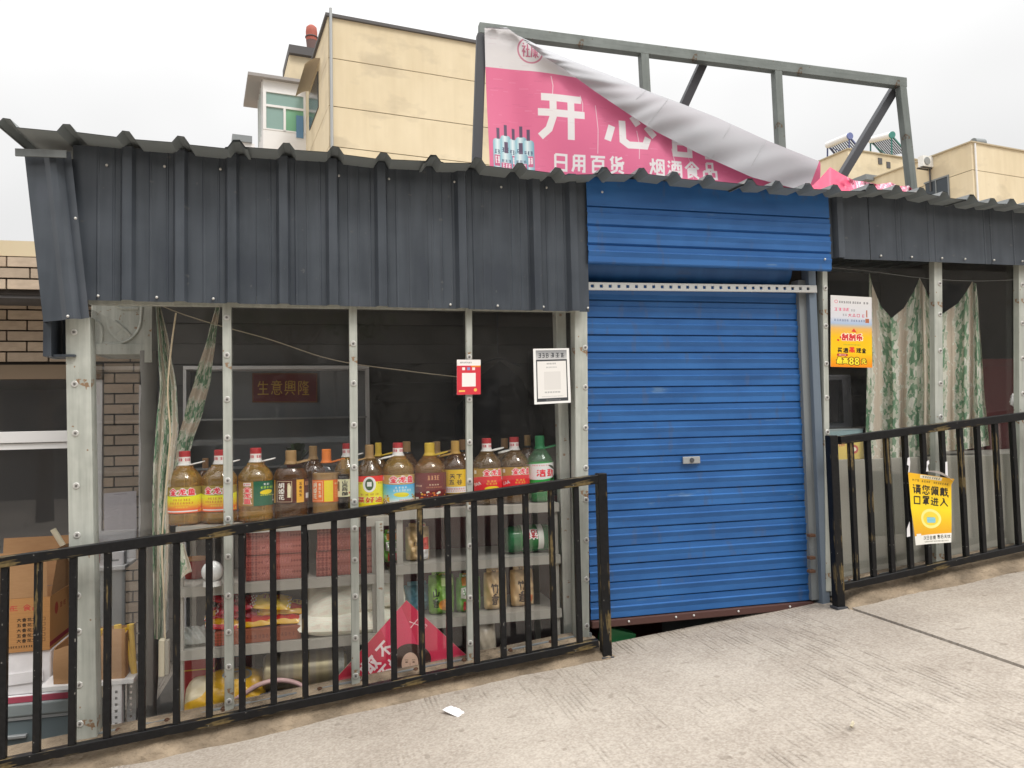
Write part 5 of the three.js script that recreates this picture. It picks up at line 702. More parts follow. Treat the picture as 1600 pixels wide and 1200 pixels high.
// ---- bags on the right rack
{
  const bagTex = (base, draw) => phys('#ffffff', 0.35, { map: paintTex(192, 256, (g, w, h) => { fillAll(g, w, h, base); draw(g, w, h); }, 1.14), clearcoat: 0.25 });
  const green = bagTex('#6f9a3a', (g, w, h) => { words(g, '山香', 24, 80, 60, { down: true, lw: 9, colour: '#1c2a12', w: 52 }); g.fillStyle = '#d98a3a'; g.beginPath(); g.ellipse(120, 190, 50, 40, 0, 0, 7); g.fill(); g.fillStyle = '#b8cc8a'; g.fillRect(90, 20, 90, 50); });
  const greenRed = bagTex('#5d8c3c', (g, w, h) => { g.fillStyle = '#b8323c'; g.fillRect(50, 170, 100, 70); g.fillStyle = '#d8dccb'; g.fillRect(30, 70, 110, 80); fine(g, 40, 84, 90, 40, 3, '#3a6a2a'); g.fillStyle = '#c98a4a'; g.fillRect(40, 6, 110, 50); });
  const beige = bagTex('#c8ad84', (g, w, h) => { words(g, '竹香', 50, 70, 70, { down: true, lw: 11, colour: '#33200f', w: 64 }); g.fillStyle = '#c9703a'; g.beginPath(); g.arc(150, 200, 26, 0, 7); g.fill(); });
  const kraft = bagTex('#b29a72', (g, w, h) => { g.fillStyle = '#e8e0d0'; g.fillRect(100, 100, 80, 150); g.fillStyle = '#b0392e'; g.fillRect(120, 80, 60, 90); fine(g, 60, 110, 30, 30, 2, '#444'); });
  const blue = bagTex('#6f9fb2', () => {});
  const rice = (px, lvl, w, h, d, m, label, z = -0.17, tilt = 0, name = 'rice_bag') => { const q = M(px, 900, z); const y = RACK.ry[lvl] + 0.001; const t = thing(name, label, 'bag', V(q.x, y, z), 'food bags on the right rack'); const g = pillow(w, h, d, 16, 18, 0.14).rotateZ(tilt).translate(q.x, y + h / 2, z); part('bag', g, m, t); part('sealed_top', pillow(w * 0.72, 0.024, 0.014, 10, 4, 0.3).rotateZ(tilt).translate(q.x, y + h + 0.003, z), m, t); };
  rice(614, 1, 0.1, 0.14, 0.07, greenRed, 'green and red vegetable bag on the second shelf beside the rack upright');
  rice(653, 1, 0.115, 0.165, 0.08, kraft, 'brown paper bag with a red patch on the second shelf');
  rice(651, 2, 0.13, 0.13, 0.07, blue, 'crumpled light blue bag behind the tip of the red board', -0.26);
  rice(689, 2, 0.125, 0.19, 0.085, green, 'plump green rice bag right of the red board tip');
  rice(731, 2, 0.12, 0.17, 0.08, greenRed, 'green bag with a red label behind the third thin post');
  rice(773, 2, 0.115, 0.185, 0.08, beige, 'beige bag with dark brush characters, left of the two on the third shelf');
  rice(815, 2, 0.12, 0.185, 0.08, beige, 'beige bag with dark brush characters and a clear top, rightmost on the third shelf', -0.19, 0.02);
  const q = M(824, 840, -0.2), y = RACK.ry[1] + 0.001, r = 0.068, t = thing('lying_detergent_bottle', 'green detergent bottle lying on its side with a white label', 'bottle', V(q.x, y, -0.2));
  const x0 = M(790, 840, -0.2).x, x1 = M(862, 840, -0.2).x;
  part('body', new THREE.LatheGeometry([[0.001, 0], [r * 0.85, 0], [r, 0.02], [r, x1 - x0 - 0.03], [r * 0.7, x1 - x0], [0.001, x1 - x0]].map((p) => new THREE.Vector2(...p)), 28).rotateZ(-Math.PI / 2).translate(x0, y + r, -0.2), phys(lin(0.03, 0.26, 0.09), 0.12, { transmission: 0.35, thickness: 0.1, ior: 1.4 }), t);
  part('label', new THREE.CylinderGeometry(r * 1.01, r * 1.01, (x1 - x0) * 0.5, 26, 1, true, -1.75, 2.5).rotateZ(-Math.PI / 2).rotateX(0).translate((x0 + x1) / 2, y + r, -0.2), mat('#ffffff', 0.5, { map: paintTex(256, 256, (g, w, h) => { fillAll(g, w, h, '#2a7a3c'); g.fillStyle = '#e6e8e0'; g.fillRect(0, 0, w, 60); g.fillRect(0, 170, w, 60); g.save(); g.translate(128, 128); g.rotate(Math.PI / 2); words(g, '洁劲', -60, -40, 70, { lw: 12, colour: '#c0303a', outline: '#fff', ow: 5 }); g.restore(); }) }), t);
  const s = M(760, 1005, -0.12); bag('clear_sack', 'clear plastic bag of dry goods on the floor right of the red board', 'bag', pillow(0.1, 0.19, 0.08, 20, 20, 0.03), phys(lin(0.46, 0.4, 0.31), 0.25, { clearcoat: 0.4 }), V(s.x, s.y, -0.13), [0, 0, 0.04]);
  const b0 = M(725, 1075, -0.13); solo('floor_crate', join([box(b0.x - 0.12, b0.x + 0.3, -0.12, s.y - 0.1, -0.42, -0.08, 0.004), box(b0.x - 0.13, b0.x + 0.31, s.y - 0.125, s.y - 0.1, -0.43, -0.075, 0.004)]), MT.maroon, 'dark red crate on the floor under the clear bag', 'crate', V(b0.x + 0.1, -0.12, -0.25));
}
// ---- bottom of the window
{
  const yB = RACK.ly[3] + 0.001;
  const g0 = M(284, 1060, -0.22), g1 = M(303, 1060, -0.22); const gb = thing('gift_box', 'red gift box with a gold line in the lower left of the rack', 'box', V(g0.x, yB, -0.25)); part('box', box(g0.x, g1.x + 0.09, yB, yB + 0.27, -0.36, -0.2, 0.003), MT.red, gb); part('gold_line', box(g0.x - 0.001, g1.x + 0.091, yB + 0.17, yB + 0.175, -0.361, -0.199), MT.yellow, gb);
  const rb = M(360, 1040, -0.3); const rx = thing('red_carton', 'dark red carton with one pale character behind the yellow bag', 'carton', V(rb.x, yB, -0.34)); part('box', boxUVfit(new RoundedBoxGeometry(0.2, 0.27, 0.14, 2, 0.003)).translate(rb.x, yB + 0.135, -0.34), mat('#ffffff', 0.6, { map: paintTex(256, 320, (g, w, h) => { fillAll(g, w, h, '#5c1420'); g.fillStyle = '#26304e'; g.fillRect(0, 0, w, 90); hanzi(g, '润', 80, 150, 80, 90, 6, '#a06a66'); }) }), rx); part('lid', box(rb.x - 0.102, rb.x + 0.102, yB + 0.2705, yB + 0.274, -0.412, -0.268), MT.maroon, rx);
  const yl = M(352, 1076, -0.15); bag('yellow_bag', 'plump yellow bag with a pale oval at the bottom of the rack', 'bag', pillow(0.34, 0.2, 0.13, 22, 14, 0.08), phys('#ffffff', 0.35, { map: paintTex(256, 160, (g, w, h) => { fillAll(g, w, h, '#d9a81c'); g.fillStyle = '#cfc2a0'; g.beginPath(); g.ellipse(30, 80, 44, 50, 0, 0, 7); g.fill(); g.strokeStyle = '#8f98a0'; g.lineWidth = 7; g.fillStyle = '#a8926a'; g.beginPath(); g.ellipse(165, 54, 44, 22, 0, 0, 7); g.fill(); g.stroke(); }), clearcoat: 0.3 }), V(yl.x, yB + 0.075, -0.18), [-0.95, 0, 0.05]);
  const t0 = M(412, 1050, -0.2), t1 = M(542, 1040, -0.2); const tin = thing('wrapped_roll', 'shiny silver and gold wrapped roll lying at the bottom of the rack', 'roll', V((t0.x + t1.x) / 2, yB, -0.22)); const tr = 0.08, yR = yB + 0.05; part('pad', box(t0.x + 0.02, t1.x - 0.02, yB, yR - 0.001, -0.3, -0.16, 0.003), MT.cardIn, tin);
  part('roll', new THREE.LatheGeometry([[0.001, 0], [tr * 0.88, 0], [tr, 0.015], [tr, t1.x - t0.x - 0.015], [tr * 0.9, t1.x - t0.x], [0.001, t1.x - t0.x]].map((p) => new THREE.Vector2(...p)), 28).rotateZ(-Math.PI / 2).translate(t0.x, yR + tr, -0.2), mat('#ffffff', 0.3, { metalness: 0.55, map: paintTex(256, 256, (g, w, h) => { fillAll(g, w, h, '#a59c86'); for (let k = 0; k < 40; k++) { g.fillStyle = k % 2 ? 'rgba(200,180,120,0.35)' : 'rgba(80,76,66,0.25)'; g.fillRect(0, rnd() * h, w, rr(2, 9)); } g.fillStyle = '#4a4740'; g.fillRect(40, 30, 26, 70); fine(g, 100, 34, 120, 60, 6, '#6a6658'); }) }), tin);
  part('tape', new THREE.CylinderGeometry(tr * 1.006, tr * 1.006, 0.03, 28, 1, true).rotateZ(-Math.PI / 2).translate(t1.x - 0.03, yR + tr, -0.2), MT.galv, tin);
  const hp = [[318, 1120], [345, 1100], [380, 1085], [400, 1072], [432, 1063], [462, 1067], [484, 1080], [496, 1095], [500, 1120]].map(([x, y]) => M(x, y, -0.105)); solo('pink_hose', tube(hp, 0.0105, 60, 10), mat(lin(0.62, 0.4, 0.39), 0.5), 'pale pink hose arching behind the railing at the bottom of the window', 'hose', hp[0].clone());
  const dk = M(398, 1102, -0.12); solo('dark_bottle', new THREE.LatheGeometry([[0.001, 0], [0.025, 0], [0.028, 0.008], [0.028, 0.07], [0.014, 0.09], [0.012, 0.11], [0.001, 0.11]].map((p) => new THREE.Vector2(...p)), 20).rotateZ(-1.4).translate(dk.x, yB + 0.03, -0.12), MT.steelDark, 'small dark bottle lying beside the yellow bag', 'bottle', V(dk.x, yB, -0.12));
  // red board standing on its corner
  const Z = -0.058, t = M(635, 938, Z), l = M(505, 1082, Z).sub(t).normalize(), r = V(-l.y, l.x, 0); if (r.y > 0) r.negate(); const bw = 0.57, bh = 0.42, th = 0.008;
  const board = paintTex(1024, 700, (g, w, h) => { // x runs from the lower left corner up to the top corner, y down the right edge
    fillAll(g, w, h, '#c2213f'); const gr = g.createLinearGradient(0, 0, w, h); gr.addColorStop(0, '#b81c38'); gr.addColorStop(1, '#d8365c'); g.fillStyle = gr; g.fillRect(0, 0, w, h); g.fillStyle = 'rgba(232,80,120,0.5)'; g.beginPath(); g.moveTo(720, 0); g.lineTo(960, 0); g.lineTo(640, h); g.lineTo(440, h); g.fill();
    words(g, '敢', 400, 60, 130, { lw: 20, colour: '#eddfe0' }); words(g, '不怕', 440, 200, 110, { lw: 17, colour: '#eddfe0' }); words(g, '不', 560, 70, 120, { lw: 19, colour: '#eddfe0' }); words(g, '敢不', 230, 80, 100, { lw: 14, colour: '#eddfe0' });
    g.save(); g.translate(735, 320); g.scale(0.85, 0.85); g.rotate(0.83); g.fillStyle = '#3a211b'; g.beginPath(); g.ellipse(10, 20, 170, 120, 0.2, 0, 7); g.fill(); g.beginPath(); g.ellipse(-110, 110, 60, 140, -0.2, 0, 7); g.fill(); g.beginPath(); g.ellipse(150, 120, 110, 60, 0.6, 0, 7); g.fill(); g.fillStyle = '#d9b9a4'; g.beginPath(); g.ellipse(-20, 80, 78, 102, 0.1, 0, 7); g.fill(); g.fillRect(10, 150, 120, 70); for (const x of [-52, 14]) { g.fillStyle = '#53362c'; g.beginPath(); g.ellipse(x, 68, 13, 6, 0, 0, 7); g.fill(); g.fillRect(x - 17, 46, 34, 4); } g.fillStyle = '#c39a86'; g.fillRect(-24, 74, 9, 26); g.fillStyle = '#b25c58'; g.beginPath(); g.ellipse(-18, 124, 20, 7, 0, 0, 7); g.fill(); g.restore();
    fine(g, 905, 235, 90, 24, 4, '#f0d8d8'); g.strokeStyle = '#f0d8d8'; g.lineWidth = 7; g.beginPath(); g.moveTo(915, 130); g.lineTo(945, 210); g.moveTo(885, 170); g.lineTo(975, 166); g.stroke();
  });
  const P = (a, b, d) => t.clone().addScaledVector(l, a * bw).addScaledVector(r, b * bh).add(V(0, 0, d));
  const bd = thing('red_advert_board', 'red printed advertising board standing on one corner behind the railing', 'board', P(0.5, 0.5, 0));
  part('print', grid(1, 1, (u, v) => P(1 - u, v, 0), (u, v) => [u, 1 - v]), mat('#ffffff', 0.4, { map: board }), bd);
  part('core', (() => { const s = new THREE.Shape([P(0, 0, 0), P(1, 0, 0), P(1, 1, 0), P(0, 1, 0)].map((p) => new THREE.Vector2(p.x, p.y))); return boxUV(new THREE.ExtrudeGeometry(s, { depth: th, bevelEnabled: false }).translate(0, 0, Z - th - 0.001)); })(), MT.cream, bd);
}
// ------------------------------------------------------------------ curtains, papers, signs
function drape(rows, z, nu, nv, fold) { // rows of pixel polylines, top to bottom
  const row = (k, u) => along(rows[k], u);
  return grid(nu, nv, (u, v) => { const s = v * (rows.length - 1), i = Math.min(rows.length - 2, Math.floor(s)), f = s - i, e = f * f * (3 - 2 * f) * 0.4 + f * 0.6, a = row(i, u), b = row(i + 1, u); return M(lerp(a[0], b[0], e), lerp(a[1], b[1], f), z + fold(u, v)); });
}
const uvScale = (g, su, sv, turn) => { const u = g.attributes.uv; for (let i = 0; i < u.count; i++) { const a = u.getX(i), b = u.getY(i); turn ? u.setXY(i, b * su, a * sv) : u.setXY(i, a * su, b * sv); } return g; };
const curtainThing = (label, geos, group = 'patterned curtains behind the glass') => { const g0 = geos[0]; g0.computeBoundingBox(); const c = g0.boundingBox.getCenter(V()); const t = thing('curtain', label, 'curtain', V(c.x, g0.boundingBox.min.y, c.z), group); geos.forEach((g) => part('cloth', g, MT.curtain, t)); return t; };
curtainThing('bunched green and beige curtain hanging down the left edge of the shop window', [
  uvScale(drape([[[243, 470], [246, 470], [250, 470]], [[247, 540], [255, 540], [265, 540]], [[250, 605], [262, 605], [276, 605]], [[244, 660], [260, 665], [279, 670]], [[239, 740], [254, 748], [270, 745]], [[238, 800], [252, 800], [266, 800]], [[239, 900], [252, 900], [264, 900]], [[241, 998], [250, 1000], [258, 1000]]], -0.14, 26, 60, (u, v) => 0.016 * Math.sin(u * 15 + v * 3) + 0.012 * Math.sin(u * 29)), 0.3, 1.1),
  uvScale(drape([[[337, 478], [340, 476], [344, 478]], [[326, 520], [332, 520], [338, 522]], [[305, 590], [318, 592], [330, 590]], [[290, 640], [306, 645], [318, 640]], [[277, 690], [290, 695], [300, 695]], [[272, 735], [278, 738], [285, 738]]], -0.3, 20, 36, (u, v) => 0.012 * Math.sin(u * 11 + v * 4)), 0.85, 0.3, true),
  uvScale(drape([[[281, 850], [286, 850], [288, 850]], [[281, 880], [292, 882], [300, 893]], [[281, 904], [285, 903], [290, 898]]], -0.065, 10, 10, (u) => 0.006 * Math.sin(u * 9)), 0.1, 0.15)]);
curtainThing('green and beige curtain hung from two peaks, left of the right window post', [uvScale(drape([[[1358, 424], [1363, 445], [1376, 478], [1393, 497], [1412, 482], [1428, 455], [1437, 434], [1446, 452], [1458, 482]], [[1354, 600], [1368, 602], [1384, 604], [1398, 604], [1412, 602], [1428, 600], [1442, 598], [1450, 598], [1461, 598]], [[1352, 722], [1368, 722], [1384, 720], [1398, 718], [1412, 716], [1428, 714], [1442, 712], [1452, 710], [1463, 708]]], -0.16, 80, 40, (u, v) => (0.012 + 0.02 * v) * Math.sin(u * 15 + 2.2 * u * u * 6 + v * 0.9) + 0.012 * Math.sin(u * 38 + 1 - v * 1.6) * (0.3 + v * 0.5) + 0.006 * Math.sin(u * 71 + v * 3)), 0.52, 0.62)]);
curtainThing('green and beige curtain hung from one peak, right of the right window post', [uvScale(drape([[[1470, 492], [1482, 484], [1497, 474], [1511, 454], [1519, 440], [1525, 443], [1529, 474]], [[1470, 600], [1482, 600], [1497, 600], [1510, 600], [1520, 600], [1528, 600], [1537, 600]], [[1470, 706], [1482, 705], [1497, 703], [1511, 702], [1522, 700], [1534, 698], [1546, 696]]], -0.16, 60, 40, (u, v) => (0.012 + 0.02 * v) * Math.sin(u * 11 + 6 * u * u + 1 + v) + 0.01 * Math.sin(u * 31 - v) * (0.4 + 0.4 * v) + 0.005 * Math.sin(u * 57)), 0.4, 0.62)]);
// wires
const wire = (name, label, pts, r, m) => solo(name, tube(pts, r, 60, 6), m, label, 'wire', pts[0].clone());
wire('curtain_wire', 'pale sagging cord across the top of the left shop windows', [[244, 474], [275, 487], [330, 505], [420, 530], [520, 562], [640, 580], [725, 590]].map(([x, y], i) => M(x, y, -0.16 - i * 0.03)), 0.0028, mat(lin(0.42, 0.37, 0.28), 0.8));
wire('curtain_wire', 'thin wire carrying the curtains behind the right window', [[1300, 418], [1360, 424], [1437, 434], [1520, 439], [1610, 436]].map(([x, y]) => M(x, y, -0.16)), 0.0016, MT.steel);
wire('power_cable', 'cream cable running down the left curtain to the socket strip', [[275, 489], [268, 540], [262, 610], [266, 680], [261, 740], [256, 800], [253, 860], [256, 930], [258, 1000]].map(([x, y]) => M(x, y, -0.085)), 0.004, mat(lin(0.6, 0.5, 0.34), 0.6));
{ const a = M(248, 1000, -0.06), b = M(264, 1056, -0.06), t = thing('socket_strip', 'cream plastic socket strip hanging at the foot of the left curtain', 'socket', V(a.x, b.y, -0.08)); part('casing', box(a.x, a.x + 0.024, b.y, a.y, -0.09, -0.052, 0.004), MT.cream, t); part('socket_face', box(a.x + 0.0245, a.x + 0.04, b.y + 0.005, a.y - 0.005, -0.09, -0.056, 0.002), mat(lin(0.32, 0.3, 0.25), 0.5), t); }
// a flat print between four corner pixels, with paper thickness
function sheet(name, label, cat, px, z, draw, w, h, o = {}) {
  const [A, B, C, D] = px.map((p) => M(p[0], p[1], z)); const n = o.n ?? 1, cv = o.curve ?? (() => 0);
  const g = grid(n, n, (u, v) => { const p = A.clone().lerp(B, u).lerp(D.clone().lerp(C, u), v); p.z += cv(u, v); return p; }, (u, v) => [u, 1 - v]);
  const t = thing(name, label, cat, A.clone().lerp(C, 0.5)); part('print', g, mat('#ffffff', o.rough ?? 0.6, { map: paintTex(w, h, draw) }), t);
  part('back', grid(n, n, (u, v) => { const p = A.clone().lerp(B, u).lerp(D.clone().lerp(C, u), v); p.z += cv(u, v) - (o.thick ?? 0.0012); return p; }), MT.paper, t); return t;
}
sheet('payment_card', 'small red and white payment card fixed to the third thin post', 'card', [[714, 562], [751, 562], [751, 616], [714, 617]], 0.012, (g, w, h) => { fillAll(g, w, h, '#d23a46'); g.fillStyle = '#efeae6'; g.fillRect(0, 0, w, h * 0.17); fine(g, w * 0.12, h * 0.06, w * 0.5, h * 0.045, 10, '#555'); g.fillStyle = '#e88a2a'; g.fillRect(w * 0.6, h * 0.17, w * 0.4, h * 0.04); for (const [x, c] of [[0.22, '#f0ece6'], [0.43, '#7d95c8'], [0.64, '#f0e4e0']]) { g.fillStyle = c; g.fillRect(w * x, h * 0.22, w * 0.12, h * 0.08); } g.fillStyle = '#efece8'; g.fillRect(w * 0.21, h * 0.38, w * 0.58, h * 0.39); g.fillStyle = '#f0c060'; g.fillRect(w * 0.08, h * 0.87, w * 0.26, h * 0.05); g.beginPath(); g.arc(w * 0.78, h * 0.87, w * 0.07, 0, 7); g.fill(); }, 256, 384, { thick: 0.004, rough: 0.35 });
sheet('payment_notice', 'black and white framed payment notice taped inside the glass by the end post', 'notice', [[833, 545], [889, 544], [892, 629], [835, 632]], 0.006, (g, w, h) => { fillAll(g, w, h, '#ecebe8'); g.fillStyle = '#3a3c40'; g.fillRect(w * 0.07, h * 0.03, w * 0.86, h * 0.93); const gr = g.createLinearGradient(0, 0, 0, h * 0.2); gr.addColorStop(0, '#7d7e80'); gr.addColorStop(1, '#c4c4c4'); g.fillStyle = gr; g.fillRect(w * 0.07, h * 0.03, w * 0.86, h * 0.17); fine(g, w * 0.13, h * 0.08, w * 0.3, h * 0.09, 3, '#33353a'); fine(g, w * 0.46, h * 0.08, w * 0.42, h * 0.09, 3, '#33353a'); g.fillStyle = '#e6e3df'; g.fillRect(w * 0.1, h * 0.23, w * 0.8, h * 0.67); fine(g, w * 0.36, h * 0.26, w * 0.26, h * 0.03, 6, '#77787a'); fine(g, w * 0.34, h * 0.33, w * 0.3, h * 0.025, 8, '#98999a'); g.fillStyle = '#dad7d3'; g.fillRect(w * 0.28, h * 0.42, w * 0.46, h * 0.33); fine(g, w * 0.28, h * 0.78, w * 0.44, h * 0.028, 10, '#77787a'); fine(g, w * 0.2, h * 0.86, w * 0.6, h * 0.018, 18, '#aaa'); fine(g, w * 0.32, h * 0.925, w * 0.4, h * 0.02, 12, '#9a9a9a'); }, 384, 576, { n: 4, curve: (u, v) => 0.002 * Math.sin(u * 3) * v });
sheet('price_list', 'white typed price list taped to the brick pier in the left window', 'notice', [[162, 771], [213, 767], [214, 842], [163, 848]], WALLZ + 0.05, (g, w, h) => { fillAll(g, w, h, '#cfc9ce'); fine(g, w * 0.3, h * 0.03, w * 0.4, h * 0.02, 10, '#77737a'); for (let k = 0; k < 26; k++) { fine(g, w * 0.1, h * (0.08 + k * 0.03), w * rr(0.3, 0.42), h * 0.014, 12, '#a8a2a8'); if (k > 2) fine(g, w * 0.55, h * (0.08 + k * 0.03), w * rr(0.1, 0.3), h * 0.014, 8, '#b4aeb4'); } g.fillStyle = '#a49fa6'; g.fillRect(w * 0.02, h * 0.9, w * 0.96, 3); }, 384, 540, {});
sheet('lottery_poster', 'yellow and white scratch-prize poster with characters beside the shutter', 'poster', [[1298, 461], [1362, 464.5], [1363, 574.5], [1298, 573]], 0.012, (g, w, h) => {
  const gr = g.createLinearGradient(0, 0, 0, h); gr.addColorStop(0, '#dcd9d6'); gr.addColorStop(0.3, '#d4d4da'); gr.addColorStop(0.39, '#a9bcd6'); gr.addColorStop(0.46, '#e8b262'); gr.addColorStop(0.58, '#f3bf1e'); gr.addColorStop(0.8, '#f5c61c'); gr.addColorStop(1, '#ee8a16'); g.fillStyle = gr; g.fillRect(0, 0, w, h);
  g.strokeStyle = '#d8486a'; g.lineWidth = 4; g.beginPath(); for (let k = 0; k <= 5; k++) { const a = k * 1.2566 - 1.57; g.lineTo(w * 0.13 + Math.cos(a) * 18, h * 0.085 + Math.sin(a) * 18); } g.stroke(); fine(g, w * 0.2, h * 0.075, w * 0.3, h * 0.03, 6, '#3a3a40'); fine(g, w * 0.52, h * 0.075, w * 0.22, h * 0.03, 4, '#3a3a40'); fine(g, w * 0.78, h * 0.075, w * 0.14, h * 0.03, 2, '#3a3a40');
  fine(g, w * 0.08, h * 0.17, w * 0.38, h * 0.045, 4, '#d8466e'); fine(g, w * 0.48, h * 0.185, w * 0.12, h * 0.03, 2, '#8a8a90'); fine(g, w * 0.28, h * 0.255, w * 0.12, h * 0.03, 2, '#8a8a90'); words(g, '大众口', w * 0.42, h * 0.245, h * 0.05, { lw: 5, colour: '#c83a5a', gap: 0.2 }); fine(g, w * 0.75, h * 0.25, w * 0.08, h * 0.045, 1, '#c83a5a'); fine(g, w * 0.08, h * 0.33, w * 0.36, h * 0.03, 6, '#54628c'); fine(g, w * 0.48, h * 0.33, w * 0.36, h * 0.03, 6, '#54628c'); g.fillStyle = '#b06a4a'; g.fillRect(w * 0.86, h * 0.19, w * 0.03, h * 0.1); g.fillRect(w * 0.84, h * 0.31, w * 0.09, h * 0.06);
  g.fillStyle = '#d83a34'; g.beginPath(); g.moveTo(w * 0.5, h * 0.5); g.lineTo(w * 0.56, h * 0.455); g.lineTo(w * 0.63, h * 0.51); g.fill(); for (const [x, y] of [[0.18, 0.625], [0.24, 0.585]]) { g.beginPath(); g.ellipse(w * x, h * y, w * 0.03, h * 0.014, 0.5, 0, 7); g.fill(); }
  words(g, '刮刮乐', w * 0.26, h * 0.53, h * 0.095, { w: w * 0.165, lw: 15, colour: '#d03438', outline: '#f6e6c8', ow: 5, gap: 0.06 }); fine(g, w * 0.3, h * 0.675, w * 0.42, h * 0.02, 12, '#8aa038');
  words(g, '买酒', w * 0.16, h * 0.73, h * 0.068, { w: w * 0.115, lw: 10, colour: '#2c2418', gap: 0.22 }); words(g, '赢', w * 0.435, h * 0.715, h * 0.085, { w: w * 0.15, lw: 9, colour: '#e0402e' }); words(g, '现金', w * 0.61, h * 0.73, h * 0.068, { w: w * 0.115, lw: 10, colour: '#2c2418', gap: 0.14 }); g.fillStyle = '#b8302c'; g.beginPath(); g.roundRect(w * 0.15, h * 0.812, w * 0.26, h * 0.036, 10); g.fill(); fine(g, w * 0.19, h * 0.82, w * 0.18, h * 0.022, 6, '#f6e6d0');
  words(g, '最高', w * 0.14, h * 0.865, h * 0.09, { w: w * 0.14, lw: 11, colour: '#f8e23a', outline: '#6a4a10', ow: 5, gap: 0.02 }); g.font = 'bold ' + Math.round(h * 0.14) + 'px sans-serif'; g.lineJoin = 'round'; g.lineWidth = 16; g.strokeStyle = '#6a4a10'; g.strokeText('88', w * 0.43, h * 0.965); g.fillStyle = '#f8e23a'; g.fillText('88', w * 0.43, h * 0.965); words(g, '元', w * 0.73, h * 0.875, h * 0.075, { w: w * 0.13, lw: 10, colour: '#f8e23a', outline: '#6a4a10', ow: 5 });
}, 448, 768, { rough: 0.3, thick: 0.003 });
{ // torn yellow mask notice taped to the bars
  const Z = 0.117, A = M(1418, 738, Z), B = M(1487, 748, Z), C = M(1484, 847, Z), D = M(1430, 852, Z), L = M(1421, 793, Z), t = thing('mask_notice', 'curling yellow notice with black characters taped to the right railing', 'notice', A.clone().lerp(C, 0.5));
  const print = mat('#ffffff', 0.55, { map: paintTex(512, 768, (g, w, h) => {
    const gr = g.createLinearGradient(0, 0, 0, h); gr.addColorStop(0, '#eeb41c'); gr.addColorStop(0.5, '#f0d81e'); gr.addColorStop(0.88, '#e6a41c'); g.fillStyle = gr; g.fillRect(0, 0, w, h); g.fillStyle = '#ece6cc'; g.fillRect(w * 0.24, 6, w * 0.5, h * 0.05); fine(g, w * 0.28, 14, w * 0.42, h * 0.03, 8, '#4a4030');
    words(g, '为了您', w * 0.07, h * 0.082, h * 0.032, { lw: 3, gap: 0.1, colour: '#4a3a12' }); fine(g, w * 0.27, h * 0.085, w * 0.22, h * 0.03, 4, '#4a3a12'); fine(g, w * 0.56, h * 0.085, w * 0.38, h * 0.03, 7, '#4a3a12');
    words(g, '请您佩戴', w * 0.06, h * 0.15, h * 0.145, { w: w * 0.2, lw: 14, gap: 0.12, colour: '#211a10' }); words(g, '口罩进入', w * 0.06, h * 0.315, h * 0.135, { w: w * 0.2, lw: 14, gap: 0.12, colour: '#211a10' });
    g.fillStyle = '#f6ec8e'; g.beginPath(); g.ellipse(w * 0.5, h * 0.64, w * 0.26, h * 0.14, 0, 0, 7); g.fill(); g.fillStyle = '#f0d444'; g.beginPath(); g.ellipse(w * 0.5, h * 0.64, w * 0.2, h * 0.1, 0, 0, 7); g.fill(); g.fillStyle = '#7fc0d0'; g.beginPath(); g.roundRect(w * 0.4, h * 0.62, w * 0.22, h * 0.08, 14); g.fill(); g.strokeStyle = '#a8dbe4'; g.lineWidth = 3; for (let k = 1; k < 4; k++) { g.beginPath(); g.moveTo(w * 0.41, h * (0.62 + 0.02 * k)); g.lineTo(w * 0.61, h * (0.62 + 0.02 * k)); g.stroke(); }
    g.fillStyle = '#eceae2'; g.beginPath(); g.moveTo(0, h * 0.88); g.lineTo(w, h * 0.85); g.lineTo(w, h); g.lineTo(0, h); g.fill(); g.fillRect(w * 0.06, h * 0.85, w * 0.14, h * 0.12); words(g, '次日自提', w * 0.26, h * 0.885, h * 0.055, { w: w * 0.08, lw: 5, colour: '#2a261c', gap: 0.08 }); words(g, '售后无忧', w * 0.63, h * 0.875, h * 0.055, { w: w * 0.08, lw: 5, colour: '#2a261c', gap: 0.08 }); fine(g, w * 0.28, h * 0.955, w * 0.64, h * 0.022, 18, '#5a564a');
  }) });
  const f = (u, v, d) => { const lft = v < 0.5 ? A.clone().lerp(L, v * 2) : L.clone().lerp(D, v * 2 - 1), q = lft.lerp(B.clone().lerp(C, v), u); q.z += 0.006 * Math.sin(u * 5 + v * 3) + 0.02 * sstep(1 - v, 0.9, 1) * u + d; return q; };
  part('print', grid(14, 20, (u, v) => f(u, v, 0.004), (u, v) => [u, 1 - v]), print, t); part('back', grid(14, 20, (u, v) => f(u, v, 0.003)), MT.paper, t);
  part('curled_edge', grid(10, 3, (u, v) => M(lerp(1446, 1490, u), lerp(737, 752, u * u) - v * 4 * Math.sin(u * 3) + 0, Z + 0.012 + 0.012 * v)), MT.paper, t);
  const scrap = (pts, z) => { const s = new THREE.Shape(pts.map(([x, y]) => { const q = M(x, y, z); return new THREE.Vector2(q.x, q.y); })); part('torn_strip', boxUV(new THREE.ExtrudeGeometry(s, { depth: 0.0012, bevelEnabled: false }).translate(0, 0, z)), MT.paper, t); };
  scrap([[1418, 716], [1421, 714], [1422, 722], [1421, 738], [1419, 738], [1420, 728], [1417, 726]], 0.115); scrap([[1448, 721], [1451, 719], [1452, 724], [1449, 728], [1451, 737], [1447, 737], [1448, 729]], 0.115); scrap([[1477, 722], [1480, 721], [1481, 744], [1477, 743]], 0.115); scrap([[1417, 826], [1421, 815], [1422, 838], [1417, 839]], 0.115);
}
